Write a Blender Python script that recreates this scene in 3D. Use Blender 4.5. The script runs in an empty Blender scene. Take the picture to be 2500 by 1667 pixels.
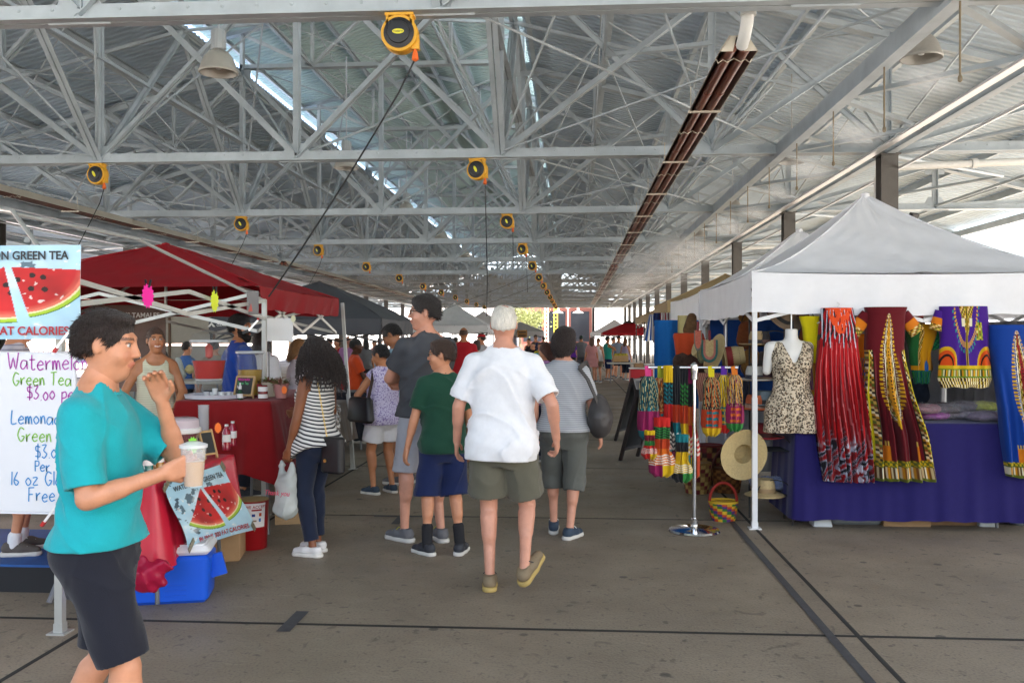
import bpy, math, random
import numpy as np
from mathutils import Vector, Matrix
random.seed(7); RNG = np.random.default_rng(11)
SC = bpy.context.scene; COL = SC.collection
R_ = math.radians; PI = math.pi
# ------------------------------------------------------------------ camera
CAM_Z, FPX, YAW = 1.57, 2200.0, math.atan(150 / 2200)
cd = bpy.data.cameras.new('camera'); cam = bpy.data.objects.new('camera', cd); COL.objects.link(cam)
cam.location = (0, 0, CAM_Z); cam.rotation_euler = (R_(90), 0, YAW)
cd.sensor_width = 36; cd.lens = FPX / 2500 * 36; cd.shift_y = -8.5 / 2500; cd.clip_start = .05; cd.clip_end = 2500
SC.camera = cam
# ------------------------------------------------------------------ world, sun, exposure
SUN_EL, SUN_AZ = R_(52), R_(122)          # azimuth clockwise from +Y (the aisle): light comes from right and behind
w = bpy.data.worlds.new('World'); SC.world = w; w.use_nodes = True
nt = w.node_tree; bg = nt.nodes['Background']; sky = nt.nodes.new('ShaderNodeTexSky')
sky.sky_type = 'NISHITA'; sky.sun_disc = False; sky.sun_elevation = SUN_EL; sky.sun_rotation = SUN_AZ
sky.air_density = 1.0; sky.dust_density = 4.0; sky.ozone_density = .6
nt.links.new(sky.outputs[0], bg.inputs[0]); bg.inputs[1].default_value = .15
sd = bpy.data.lights.new('sun', 'SUN'); sd.energy = 5.0; sd.angle = R_(.55); sd.color = (1, .95, .87)
so = bpy.data.objects.new('sun', sd); COL.objects.link(so); so.location = (30, -20, 40)
sdir = Vector((math.sin(SUN_AZ) * math.cos(SUN_EL), math.cos(SUN_AZ) * math.cos(SUN_EL), math.sin(SUN_EL)))
so.rotation_euler = sdir.to_track_quat('Z', 'Y').to_euler()
SC.view_settings.view_transform = 'Standard'; SC.view_settings.look = 'None'
SC.view_settings.exposure = 2.42; SC.view_settings.gamma = 1; SC.view_settings.use_curve_mapping = False
SC.render.engine = 'CYCLES'
cy = SC.cycles; cy.use_denoising = True; cy.max_bounces = 9; cy.diffuse_bounces = 5; cy.glossy_bounces = 3
cy.transmission_bounces = 6; cy.transparent_max_bounces = 12; cy.sample_clamp_indirect = 6; cy.volume_bounces = 2; cy.caustics_reflective = False; cy.caustics_refractive = False
# ------------------------------------------------------------------ pixel helpers (photo pixels give a direction only)
CT, ST = math.cos(YAW), math.sin(YAW)
def at(px, py, t):
    a = (px - 1250) / FPX
    return Vector((t * (a * CT - ST), t * (CT + a * ST), CAM_Z + (825 - py) / FPX * t))
def gp(px, py, z=0.0):
    return at(px, py, (CAM_Z - z) * FPX / (py - 825))
# ------------------------------------------------------------------ colour and materials
def lin(h):
    if not isinstance(h, str): return tuple(h)
    h = h.lstrip('#'); c = [int(h[i:i + 2], 16) / 255 for i in (0, 2, 4)]
    return tuple(x / 12.92 if x <= .04045 else ((x + .055) / 1.055) ** 2.4 for x in c)
MATS = {}
def mat(name, col=(.5, .5, .5), rough=.6, metal=0.0, var=.0, vscale=6.0, bump=0.0, bscale=40.0, trans=0.0, ior=1.45, alpha=1.0, coat=0.0, sheen=0.0, emit=None, vcol=False, rnd=0.0, sss=0.0, stretch=None, spec=.5, thin=None):
    if name in MATS: return MATS[name]
    m = bpy.data.materials.new(name); m.use_nodes = True; MATS[name] = m
    nt = m.node_tree; N = nt.nodes; L = nt.links; b = N['Principled BSDF']
    c = lin(col) if not vcol else (1, 1, 1)
    b.inputs['Base Color'].default_value = (*c, 1); b.inputs['Roughness'].default_value = rough; b.inputs['Metallic'].default_value = metal
    b.inputs['IOR'].default_value = ior; b.inputs['Transmission Weight'].default_value = trans; b.inputs['Alpha'].default_value = alpha
    b.inputs['Coat Weight'].default_value = coat; b.inputs['Sheen Weight'].default_value = sheen; b.inputs['Specular IOR Level'].default_value = spec
    if sss: b.inputs['Subsurface Weight'].default_value = sss; b.inputs['Subsurface Radius'].default_value = (.012, .004, .002); b.inputs['Subsurface Scale'].default_value = 1
    if emit: b.inputs['Emission Color'].default_value = (*lin(emit[0]), 1); b.inputs['Emission Strength'].default_value = emit[1]
    src = None
    if vcol:
        a = N.new('ShaderNodeAttribute'); a.attribute_name = 'Col'; src = a.outputs['Color']
    tc = None
    if var or bump:
        tc = N.new('ShaderNodeTexCoord'); vec = tc.outputs['Object']
        if stretch:
            mp = N.new('ShaderNodeMapping'); mp.inputs['Scale'].default_value = stretch; L.new(vec, mp.inputs[0]); vec = mp.outputs[0]
    if var or rnd:
        hs = N.new('ShaderNodeHueSaturation')
        if src: L.new(src, hs.inputs['Color'])
        else: hs.inputs['Color'].default_value = (*c, 1)
        val = None
        if var:
            nz = N.new('ShaderNodeTexNoise'); nz.inputs['Scale'].default_value = vscale; nz.inputs['Detail'].default_value = 6; nz.inputs['Roughness'].default_value = .62
            L.new(vec, nz.inputs['Vector'])
            mr = N.new('ShaderNodeMapRange'); mr.inputs[1].default_value = .25; mr.inputs[2].default_value = .75; mr.inputs[3].default_value = 1 - var; mr.inputs[4].default_value = 1 + var
            L.new(nz.outputs[0], mr.inputs[0]); val = mr.outputs[0]
        if rnd:
            oi = N.new('ShaderNodeObjectInfo'); m2 = N.new('ShaderNodeMapRange'); m2.inputs[3].default_value = 1 - rnd; m2.inputs[4].default_value = 1 + rnd
            L.new(oi.outputs['Random'], m2.inputs[0])
            if val:
                mm = N.new('ShaderNodeMath'); mm.operation = 'MULTIPLY'; L.new(val, mm.inputs[0]); L.new(m2.outputs[0], mm.inputs[1]); val = mm.outputs[0]
            else: val = m2.outputs[0]
        L.new(val, hs.inputs['Value']); src = hs.outputs[0]
    if src: L.new(src, b.inputs['Base Color'])
    if bump:
        n2 = N.new('ShaderNodeTexNoise'); n2.inputs['Scale'].default_value = bscale; n2.inputs['Detail'].default_value = 5; L.new(vec, n2.inputs['Vector'])
        bp = N.new('ShaderNodeBump'); bp.inputs['Strength'].default_value = bump; bp.inputs['Distance'].default_value = .02
        L.new(n2.outputs[0], bp.inputs['Height']); L.new(bp.outputs[0], b.inputs['Normal'])
    if thin:   # thin cloth or paper: some light passes through
        tr = N.new('ShaderNodeBsdfTranslucent'); mx = N.new('ShaderNodeMixShader'); mx.inputs[0].default_value = thin
        if src: L.new(src, tr.inputs[0])
        else: tr.inputs[0].default_value = (*c, 1)
        L.new(b.outputs[0], mx.inputs[1]); L.new(tr.outputs[0], mx.inputs[2]); L.new(mx.outputs[0], N['Material Output'].inputs[0])
    return m
# ------------------------------------------------------------------ objects
def tag(o, label=None, cat=None, group=None, kind=None):
    if label: o['label'] = label
    if cat: o['category'] = cat
    if group: o['group'] = group
    if kind: o['kind'] = kind
    return o
def thing(name, label, cat, loc=(0, 0, 0), rz=0.0, group=None):
    o = bpy.data.objects.new(name, None); COL.objects.link(o); o.location = loc; o.rotation_euler = (0, 0, rz); o.empty_display_size = .1
    return tag(o, label, cat, group)
def empty_part(name, parent, loc=(0, 0, 0)):
    o = bpy.data.objects.new(name, None); COL.objects.link(o); o.parent = parent; o.location = loc; o.empty_display_size = .1; return o
def place(me, name, parent=None, loc=(0, 0, 0), rot=None):
    o = bpy.data.objects.new(name, me); COL.objects.link(o); o.parent = parent; o.location = loc
    if rot: o.rotation_euler = rot
    return o
def copy_tree(o, parent=None):
    c = o.copy(); COL.objects.link(c); c.parent = parent
    for ch in list(o.children): copy_tree(ch, c)
    return c
def mesh_np(name, V, F, m=None, col=None, smooth=True):
    V = np.ascontiguousarray(V, np.float32); F = np.ascontiguousarray(F, np.int32); k = F.shape[1]
    me = bpy.data.meshes.new(name); me.vertices.add(len(V)); me.vertices.foreach_set('co', V.ravel())
    me.loops.add(F.size); me.loops.foreach_set('vertex_index', F.ravel())
    me.polygons.add(len(F)); me.polygons.foreach_set('loop_start', np.arange(0, F.size, k, dtype=np.int32))
    me.polygons.foreach_set('use_smooth', np.full(len(F), smooth))
    if col is not None:
        a = me.color_attributes.new('Col', 'FLOAT_COLOR', 'POINT'); c4 = np.ones((len(V), 4), np.float32); c4[:, :3] = col; a.data.foreach_set('color', c4.ravel())
    me.update(calc_edges=True)
    if m: me.materials.append(m)
    return me
def onp(name, V, F, m, parent=None, col=None, smooth=True): return place(mesh_np(name, V, F, m, col, smooth), name, parent)
def gridF(nv, nu, wrap=False):
    i = np.arange(nv - 1)[:, None]; j = np.arange(nu if wrap else nu - 1)[None, :]; j2 = (j + 1) % nu
    return np.stack(np.broadcast_arrays(i * nu + j, i * nu + j2, (i + 1) * nu + j2, (i + 1) * nu + j), -1).reshape(-1, 4)
def ogrid(name, P, m, parent=None, col=None, wrap=False, smooth=True):
    nv, nu = P.shape[:2]
    return onp(name, P.reshape(-1, 3), gridF(nv, nu, wrap), m, parent, None if col is None else col.reshape(-1, 3), smooth)
class MB:
    def __init__(s): s.v = []; s.f = []; s.c = []
    def add(s, V, F, c=None):
        o = len(s.v); s.v += [tuple(p) for p in V]; s.f += [tuple(o + i for i in f) for f in F]; s.c += [c or (1, 1, 1)] * len(V); return s
    def box(s, c, d, M=None, taper=1.0, col=None):
        x, y, z = d[0] / 2, d[1] / 2, d[2] / 2; V = []
        for k in (-1, 1):
            t = taper if k > 0 else 1
            for a, b in ((-1, -1), (1, -1), (1, 1), (-1, 1)): V.append(Vector((a * x * t, b * y * t, k * z)))
        if M is not None: V = [M @ v for v in V]
        V = [v + Vector(c) for v in V]
        return s.add(V, [(0, 3, 2, 1), (4, 5, 6, 7), (0, 1, 5, 4), (1, 2, 6, 5), (2, 3, 7, 6), (3, 0, 4, 7)], col)
    def rbox(s, c, d, r=.02, M=None, n=3, col=None, taper=1.0):   # box with rounded vertical edges and eased rims
        x, y, z = d[0] / 2, d[1] / 2, d[2] / 2; rings = []
        for zz, ins in ((-z, r * .5), (-z + r * .5, 0), (z - r * .5, 0), (z, r * .5)):
            t = 1 + (taper - 1) * (zz + z) / (2 * z); ring = []
            for qx, qy, a0 in ((1, 1, 0), (-1, 1, 90), (-1, -1, 180), (1, -1, 270)):
                for k in range(n + 1):
                    a = R_(a0 + 90 * k / n); ring.append(Vector(((qx * (x - r) + math.cos(a) * (r - ins)) * t, (qy * (y - r) + math.sin(a) * (r - ins)) * t, zz)))
            rings.append(ring)
        return s.loft(rings, c, M, col)
    def loft(s, rings, c=(0, 0, 0), M=None, col=None, caps=True):
        n = len(rings[0]); V = []
        for r in rings:
            for p in r:
                p = Vector(p); V.append((M @ p if M is not None else p) + Vector(c))
        F = []
        for i in range(len(rings) - 1):
            for j in range(n): F.append((i * n + j, i * n + (j + 1) % n, (i + 1) * n + (j + 1) % n, (i + 1) * n + j))
        if caps: F += [tuple(range(n))[::-1], tuple((len(rings) - 1) * n + j for j in range(n))]
        return s.add(V, F, col)
    def frame(s, p, q, up=(0, 0, 1)):
        p, q = Vector(p), Vector(q); d = (q - p).normalized(); u = Vector(up)
        if abs(d.dot(u)) > .98: u = Vector((0, 1, 0)) if abs(d.y) < .9 else Vector((1, 0, 0))
        a = d.cross(u).normalized(); b = a.cross(d); return p, q, a, b
    def bar(s, p, q, w, h=None, up=(0, 0, 1), col=None):
        h = h or w; p, q, a, b = s.frame(p, q, up)
        ring = lambda o: [o + a * i * w / 2 + b * j * h / 2 for i, j in ((-1, -1), (1, -1), (1, 1), (-1, 1))]
        return s.loft([ring(p), ring(q)], col=col)
    def prof(s, p, q, poly, up=(0, 0, 1), col=None):              # extrude a 2D profile (a,b) from p to q
        p, q, a, b = s.frame(p, q, up); ring = lambda o: [o + a * i + b * j for i, j in poly]
        return s.loft([ring(p), ring(q)], col=col)
    def tube(s, pts, r, n=8, col=None, caps=True):
        pts = [Vector(p) for p in pts]; rings = []; rr = r if isinstance(r, (list, tuple)) else [r] * len(pts); pa = None
        for i, p in enumerate(pts):
            d = (pts[min(i + 1, len(pts) - 1)] - pts[max(i - 1, 0)]).normalized()
            if pa is None:
                u = Vector((0, 0, 1)) if abs(d.z) < .95 else Vector((0, 1, 0)); pa = d.cross(u).normalized()
            pa = (pa - d * pa.dot(d)).normalized(); b = d.cross(pa)
            rings.append([p + (pa * math.cos(2 * PI * k / n) + b * math.sin(2 * PI * k / n)) * rr[i] for k in range(n)])
        return s.loft(rings, col=col, caps=caps)
    def lathe(s, prof, n=24, c=(0, 0, 0), M=None, col=None, sx=1.0, sy=1.0, caps=True):
        rings = [[Vector((max(r, 1e-4) * math.cos(2 * PI * k / n) * sx, max(r, 1e-4) * math.sin(2 * PI * k / n) * sy, z)) for k in range(n)] for r, z in prof]
        return s.loft(rings, c, M, col, caps)
    def prism(s, poly, z0, z1, c=(0, 0, 0), M=None, col=None):
        return s.loft([[Vector((x, y, z0)) for x, y in poly], [Vector((x, y, z1)) for x, y in poly]], c, M, col)
    def mesh(s, name, m=None, smooth=False, off=(0, 0, 0), auto=None):
        me = bpy.data.meshes.new(name); ox, oy, oz = off
        me.from_pydata([(x - ox, y - oy, z - oz) for x, y, z in s.v], [], s.f)
        if any(c != (1, 1, 1) for c in s.c):
            a = me.color_attributes.new('Col', 'FLOAT_COLOR', 'POINT'); a.data.foreach_set('color', np.array([(*c, 1) for c in s.c], np.float32).ravel())
        if m: me.materials.append(m)
        if smooth:
            me.polygons.foreach_set('use_smooth', [True] * len(me.polygons))
            me.set_sharp_from_angle(angle=R_(auto or 40))
        me.update(); return me
    def build(s, name, m, parent=None, smooth=False, off=(0, 0, 0), auto=None): return place(s.mesh(name, m, smooth, off, auto), name, parent)
def Rz(a): return Matrix.Rotation(a, 3, 'Z')
def Rx(a): return Matrix.Rotation(a, 3, 'X')
def Ry(a): return Matrix.Rotation(a, 3, 'Y')
# ------------------------------------------------------------------ lettering
FONTC = {}
def text_mesh(body, size, m, depth=.0015, bold=False, align='CENTER', shear=0.0, sx=1.0):
    cu = bpy.data.curves.new('txt', 'FONT'); cu.body = body; cu.size = size; cu.extrude = depth; cu.align_x = align; cu.align_y = 'CENTER'; cu.shear = shear
    if bold: cu.offset = size * .018
    o = bpy.data.objects.new('txt', cu); COL.objects.link(o)
    me = bpy.data.meshes.new_from_object(o.evaluated_get(bpy.context.evaluated_depsgraph_get())); bpy.data.objects.remove(o)
    if sx != 1.0: me.transform(Matrix.Diagonal((sx, 1, 1, 1)))
    me.materials.clear(); me.materials.append(m); return me
GLY = {'W': [[(0, 1), (.2, 0), (.42, .7), (.62, 0), (.85, 1)]], 'a': [[(.5, .5), (.15, .52), (0, .2), (.2, 0), (.5, .3), (.5, .5), (.55, 0)]],
 't': [[(.2, .9), (.18, .1), (.35, 0), (.45, .08)], [(0, .6), (.45, .62)]], 'e': [[(.02, .28), (.5, .34), (.3, .56), (.02, .28), (.2, 0), (.52, .1)]],
 'r': [[(.02, .55), (.06, 0), (.1, .35), (.4, .56)]], 'm': [[(0, .55), (.03, 0), (.08, .4), (.22, .55), (.32, 0), (.36, .4), (.5, .55), (.62, 0)]],
 'l': [[(.05, 1), (.05, 0)]], 'o': [[(.25, .55), (0, .3), (.22, 0), (.5, .25), (.25, .55)]], 'n': [[(0, .55), (.03, 0), (.1, .42), (.3, .56), (.42, 0)]],
 'N': [[(0, 0), (.05, .8), (.5, 0), (.6, 1)]], 'G': [[(.6, .85), (.25, 1), (0, .45), (.3, 0), (.62, .35), (.35, .38)]], 'T': [[(0, .95), (.6, 1)], [(.3, .97), (.26, 0)]],
 '$': [[(.5, .8), (.1, .85), (.1, .55), (.45, .45), (.45, .12), (.02, .15)], [(.28, 1.05), (.26, -.1)]], '3': [[(0, .9), (.4, .95), (.15, .55), (.45, .3), (.2, 0), (0, .12)]],
 '0': [[(.25, .6), (0, .3), (.22, 0), (.46, .3), (.25, .6)]], '.': [[(.05, .03), (.1, .0)]], 'p': [[(.02, .55), (.0, -.35)], [(.02, .45), (.35, .55), (.42, .2), (.04, .08)]],
 'P': [[(.02, .9), (.02, 0)], [(.0, .88), (.42, .85), (.4, .5), (.04, .45)]], 'L': [[(.08, 1), (0, .05), (.5, .08)]], 'd': [[(.45, .3), (.15, .5), (0, .2), (.25, 0), (.48, .3), (.5, 1), (.52, 0)]],
 '1': [[(.08, .95), (.04, 0)]], '6': [[(.35, .95), (.02, .35), (.22, 0), (.45, .25), (.1, .4)]], 'z': [[(0, .5), (.45, .52), (.02, 0), (.5, .02)]],
 's': [[(.42, .5), (.08, .48), (.12, .28), (.42, .2), (.3, 0), (0, .05)]], 'F': [[(.05, 1), (.02, 0)], [(.04, .98), (.55, 1)], [(.03, .5), (.42, .52)]],
 'R': [[(.04, .95), (.02, 0)], [(.02, .93), (.42, .88), (.38, .52), (.04, .48), (.45, 0)]], 'f': [[(.38, .98), (.15, .85), (.14, 0)], [(0, .52), (.36, .54)]],
 'i': [[(.05, .55), (.05, 0)], [(.05, .8), (.07, .78)]], ' ': [], 'c': [[(.42, .48), (.1, .5), (.02, .15), (.3, 0), (.46, .1)]], 'y': [[(0, .5), (.2, .1)], [(.42, .5), (.05, -.35)]],
 'A': [[(0, 0), (.3, 1), (.6, 0)], [(.12, .4), (.5, .4)]], 'b': [[(.02, 1), (.02, 0), (.4, .1), (.38, .45), (.04, .45)]], 'u': [[(0, .5), (.05, .05), (.35, .05), (.4, .5), (.44, 0)]]}
def handwrite(mb, txt, x, y, size, fx, wid=.006, wob=.03, seed=1):   # strokes as thin raised ribbons, fx maps (u,v,h) to 3D
    rg = random.Random(seed); cx = x
    for ch in txt:
        st = GLY.get(ch, []); wmax = max([p[0] for s in st for p in s], default=.35); dy = rg.uniform(-wob, wob)
        for s in st:
            P = []
            for i in range(len(s)):
                p0, p1, p2, p3 = s[max(i - 1, 0)], s[i], s[min(i + 1, len(s) - 1)], s[min(i + 2, len(s) - 1)]
                for k in range(3 if i < len(s) - 1 else 1):
                    t = k / 3; c = [.5 * (2 * p1[j] + (p2[j] - p0[j]) * t + (2 * p0[j] - 5 * p1[j] + 4 * p2[j] - p3[j]) * t * t + (3 * p1[j] - p0[j] - 3 * p2[j] + p3[j]) * t ** 3) for j in (0, 1)]
                    P.append((cx + c[0] * size * .78, y + (c[1] + dy) * size))
            V = []; F = []
            for i, (a, b) in enumerate(P):
                d = Vector((P[min(i + 1, len(P) - 1)][0] - P[max(i - 1, 0)][0], P[min(i + 1, len(P) - 1)][1] - P[max(i - 1, 0)][1]))
                d = d.normalized() if d.length > 1e-6 else Vector((1, 0)); nx, ny = -d.y * wid / 2, d.x * wid / 2
                V += [fx(a + nx, b + ny, .002), fx(a - nx, b - ny, .002)]
                if i: F.append((2 * i - 2, 2 * i - 1, 2 * i + 1, 2 * i))
            if len(V) > 2: mb.add(V, F)
        cx += (wmax * .78 + .13) * size
    return cx
# ================================================================== the setting
XC = -4.25; BAY = 6.1; Y0 = 7.5; NT = 13
M_conc = mat('worn_concrete', (.262, .213, .155), .78, var=.2, vscale=1.6, bump=.15, bscale=60, rnd=.07)
M_joint = mat('joint_filler', (.035, .033, .03), .9)
M_tape = mat('dark_tape', (.062, .062, .066), .65, var=.25, vscale=20)
M_steel = mat('painted_steel', (.43, .475, .5), .5, var=.2, vscale=2.2)
M_galv = mat('galvanised_sheet', (.52, .61, .69), .66, .05, var=.18, vscale=.9)
M_mon = mat('monitor_sheet', (.56, .68, .65), .68, .05, var=.12, vscale=.9)
M_col = mat('brown_steel', (.1, .09, .08), .5, var=.15)
M_ground = mat('outdoor_paving', (.6, .59, .56), .9, var=.1, vscale=.3)
# concrete with stains: two scales of blotches and small dark spots
def conc_nodes(m):
    nt = m.node_tree; N = nt.nodes; L = nt.links; b = N['Principled BSDF']; old = b.inputs['Base Color'].links[0].from_socket
    g = N.new('ShaderNodeNewGeometry'); gpos = g.outputs['Position']
    def noise(sc, lo, hi, det=4, mul=None, dist=0):
        n = N.new('ShaderNodeTexNoise'); n.inputs['Scale'].default_value = sc; n.inputs['Detail'].default_value = det; n.inputs['Distortion'].default_value = dist
        if mul:
            mp = N.new('ShaderNodeMapping'); mp.inputs['Scale'].default_value = mul; L.new(gpos, mp.inputs[0]); L.new(mp.outputs[0], n.inputs['Vector'])
        else: L.new(gpos, n.inputs['Vector'])
        r = N.new('ShaderNodeMapRange'); r.inputs[1].default_value = lo; r.inputs[2].default_value = hi; L.new(n.outputs[0], r.inputs[0]); return r.outputs[0]
    def mix(fac, a, col, k=1.0):
        x = N.new('ShaderNodeMix'); x.data_type = 'RGBA'; mm = N.new('ShaderNodeMath'); mm.operation = 'MULTIPLY'; mm.inputs[1].default_value = k; L.new(fac, mm.inputs[0])
        L.new(mm.outputs[0], x.inputs['Factor']); L.new(a, x.inputs['A']); x.inputs['B'].default_value = (*col, 1); return x.outputs['Result']
    o = mix(noise(.55, .45, .8, 6, dist=.4), old, (.165, .135, .1), .5)
    o = mix(noise(7.5, .64, .7, 4, (1, .8, 1), 1.4), o, (.07, .058, .045), .5)
    vo = N.new('ShaderNodeTexVoronoi'); vo.inputs['Scale'].default_value = 2.6; L.new(gpos, vo.inputs['Vector']); vr = N.new('ShaderNodeMapRange'); vr.inputs[1].default_value = .085; vr.inputs[2].default_value = .06; L.new(vo.outputs['Distance'], vr.inputs[0]); o = mix(vr.outputs[0], o, (.045, .04, .036), .75)
    vo = N.new('ShaderNodeTexVoronoi'); vo.feature = 'DISTANCE_TO_EDGE'; vo.inputs['Scale'].default_value = .31; nd = N.new('ShaderNodeTexNoise'); nd.inputs['Scale'].default_value = 3; nd.inputs['Detail'].default_value = 6; L.new(gpos, nd.inputs['Vector']); mv = N.new('ShaderNodeMix'); mv.data_type = 'VECTOR'; mv.inputs['Factor'].default_value = .35; L.new(gpos, mv.inputs['A']); L.new(nd.outputs['Color'], mv.inputs['B']); L.new(mv.outputs['Result'], vo.inputs['Vector']); vr = N.new('ShaderNodeMapRange'); vr.inputs[1].default_value = .0035; vr.inputs[2].default_value = .0015; L.new(vo.outputs['Distance'], vr.inputs[0]); o = mix(vr.outputs[0], o, (.09, .075, .06), .15)
    o = mix(noise(17, .63, .7, 3), o, (.07, .06, .05), .65)
    o = mix(noise(26, .62, .72, 3, (.25, 1.4, 1)), o, (.34, .29, .22), .45)
    o = mix(noise(3.1, .6, .8, 6, (.35, 1.6, 1)), o, (.27, .225, .17), .45)
    o = mix(noise(75, .5, .78, 3), o, (.075, .065, .055), .6)
    L.new(o, b.inputs['Base Color'])
    rr = noise(1.2, .3, .75); mr = N.new('ShaderNodeMapRange'); mr.inputs[3].default_value = .42; mr.inputs[4].default_value = .82; L.new(rr, mr.inputs[0]); L.new(mr.outputs[0], b.inputs['Roughness'])
conc_nodes(M_conc)
# outdoor ground to the horizon
g = MB(); g.add([(-900, -900, -.035), (900, -900, -.035), (900, 900, -.035), (-900, 900, -.035)], [(0, 1, 2, 3)]); tag(g.build('ground', M_ground), kind='structure')
# floor: bed of dark joint filler and separate concrete slabs
floor = MB().box((XC, 34, -.0132), (31, 108, .02)).build('floor', M_joint); tag(floor, kind='structure')
SX, SY = 4.12, 3.02
def slab_mesh():
    a, b, g = SX / 2 - .012, SY / 2 - .012, .005; mb = MB()
    mb.loft([[Vector((x * a, y * b, -.012)) for x, y in ((-1, -1), (1, -1), (1, 1), (-1, 1))], [Vector((x * a, y * b, -g)) for x, y in ((-1, -1), (1, -1), (1, 1), (-1, 1))],
             [Vector((x * (a - .003), y * (b - .003), 0)) for x, y in ((-1, -1), (1, -1), (1, 1), (-1, 1))]]); return mb.mesh('slab', M_conc)
sm = slab_mesh()
for i in range(-5, 3):
    for j in range(-2, 29):
        place(sm, 'slab', floor, (1.5 + SX * (i + .5), 4.86 + SY * (j + .5) - SY, 0))
# lines of dark tape stuck on the floor
tp = MB()
def strip(mb, x0, y0, x1, y1, w, z=.004):
    d = Vector((x1 - x0, y1 - y0, 0)).normalized(); n = Vector((-d.y, d.x, 0)) * w / 2; p, q = Vector((x0, y0, z)), Vector((x1, y1, z))
    mb.add([p + n, p - n, q - n, q + n], [(0, 1, 2, 3)])
strip(tp, 1.35, 2.2, 1.35, 7.9, .05); tag(tp.build('floor_tape', M_tape), 'long dark tape line along the aisle edge below the white tent', 'tape')
tp = MB(); strip(tp, -1.55, 4.72, -1.55, 5.08, .075); tag(tp.build('floor_tape', M_tape), 'short dark tape mark crossing the floor joint in the foreground', 'tape')
tp = MB(); strip(tp, -1.75, 7.84, -.95, 7.84, .045); strip(tp, -1.5, 7.5, -1.5, 7.8, .07, .006); tag(tp.build('floor_tape', M_tape), 'dark T-shaped tape mark on the floor left of the tall man', 'tape')
for j in range(-1, 9):
    sl_ = MB(); strip(sl_, -14, 4.86 + SY * j, 6, 4.86 + SY * j, .024 if j == 0 else .016, .0025); sl_.build('joint_sealant', M_joint, floor)
for x_ in (1.5, 1.5 - SX): sl_ = MB(); strip(sl_, x_, 1, x_, 40, .02, .0028); sl_.build('joint_sealant', M_joint, floor)
# ------------------------------------------------------------------ the shed
shed = thing('market_shed', 'long open-sided steel market shed with grey trussed roof over the whole aisle', 'building', (XC, Y0, 0))
ZB = 4.36                                             # centre of the bottom chords
def zroof(dx): return 7.62 - .26 * (abs(dx) - 3.2)
EAVE = 14.95
ANG = lambda h, w, t, g: ([(g, -h / 2), (g + w, -h / 2), (g + w, -h / 2 + t), (g + t, -h / 2 + t), (g + t, h / 2), (g, h / 2)], [(-g, -h / 2), (-g, h / 2), (-g - t, h / 2), (-g - t, -h / 2 + t), (-g - w, -h / 2 + t), (-g - w, -h / 2)])
def member(p, q, h=.08, w=.06, t=.01, g=.008, yo=0.0):        # two steel angles back to back with a narrow gap
    mb = MB(); up = (0, 1, 0)
    p3, q3 = Vector((p[0], yo, p[1])), Vector((q[0], yo, q[1])); d = (q3 - p3).normalized(); inpl = d.cross(Vector((0, 1, 0)))
    for poly in ANG(h, w, t, g): mb.prof(p3, q3, poly, up=inpl)
    return mb
nodes = [0, 3.15, 6.3, 8.85, 11.9, 14.7]
mem = []                                              # (name, mesh)
mb = member((-EAVE + .1, ZB), (EAVE - .1, ZB), .15, .1, .014, .012)
for k in range(-48, 49):
    mb.lathe([(.016, 0), (.016, .008), (.008, .012)], 6, (k * .3 + .07, -.025, ZB + .03), Rx(PI / 2))
mem.append(('bottom_chord', mb))
for s in (-1, 1):
    mem.append(('top_chord', member((s * 3.15, 7.5), (s * EAVE, zroof(EAVE) - .12), .12, .09)))
    for i, n in enumerate(nodes):
        if n == 0: continue
        mem.append(('web_post', member((s * n, ZB), (s * n, zroof(n) - .1), .1, .07, g=.011, yo=.004)))
    for i in range(len(nodes) - 1):
        a, b = nodes[i], nodes[i + 1]; za, zb = (7.5 if a < 3.2 else zroof(a) - .12), zroof(b) - .12
        mem.append(('web_diagonal', member((s * a, ZB), (s * b, zb), .09, g=.014, yo=-.013)))
        if i < 3: mem.append(('web_diagonal', member((s * b, ZB), (s * a, za), .08, .06, g=.017, yo=.031)))
    mem.append(('sub_strut', member((s * 4.72, ZB + 1.45), (s * 4.72, zroof(4.72) - .1), .07, .05)))
    mem.append(('sub_strut', member((s * 4.72, ZB + 1.45), (s * 6.3, ZB + 1.6), .07, .05)))
    # monitor on top
    mem.append(('monitor_post', member((s * 3.15, 7.5), (s * 3.15, 8.35), .09)))
    mem.append(('monitor_rafter', member((s * 3.75, 8.26), (0, 9.18), .1, .07)))
    mem.append(('monitor_strut', member((s * 1.55, 7.62), (0, 9.1), .07, .05)))
    mem.append(('monitor_strut', member((s * 1.55, 7.62), (s * 1.55, 8.8), .07, .05)))
    mem.append(('monitor_strut', member((s * 1.55, 7.62), (s * 3.15, 8.35), .07, .05)))
mem.append(('king_post', member((0, ZB), (0, 7.62), .1, g=.012, yo=.006))); mem.append(('collar_tie', member((-3.2, 7.62), (3.2, 7.62), .11, .08)))
for n in [s * x for x in nodes[1:5] for s in (-1, 1)] + [0]:
    gus = MB(); gus.prism([(-.28, -.09), (.28, -.09), (.14, .2), (-.14, .2)], -.006, .006, (n, 0, ZB), Rx(PI / 2)); mem.append(('gusset_plate', gus))
    if n: gus = MB(); gus.prism([(-.2, -.2), (.2, -.2), (.2, .08), (-.2, .08)], -.006, .006, (n, 0, zroof(n) - .12), Rx(PI / 2)); mem.append(('gusset_plate', gus))
near = [(n, b.mesh(n, M_steel)) for n, b in mem]
allm = MB()
for n, b in mem: allm.add(b.v, b.f)
allme = allm.mesh('truss', M_steel)
for k in range(NT):
    if k < 4:
        t = empty_part('truss', shed, (0, k * BAY, 0))
        for n, me in near: place(me, n, t)
    else: place(allme, 'truss', shed, (0, k * BAY, 0))
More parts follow.
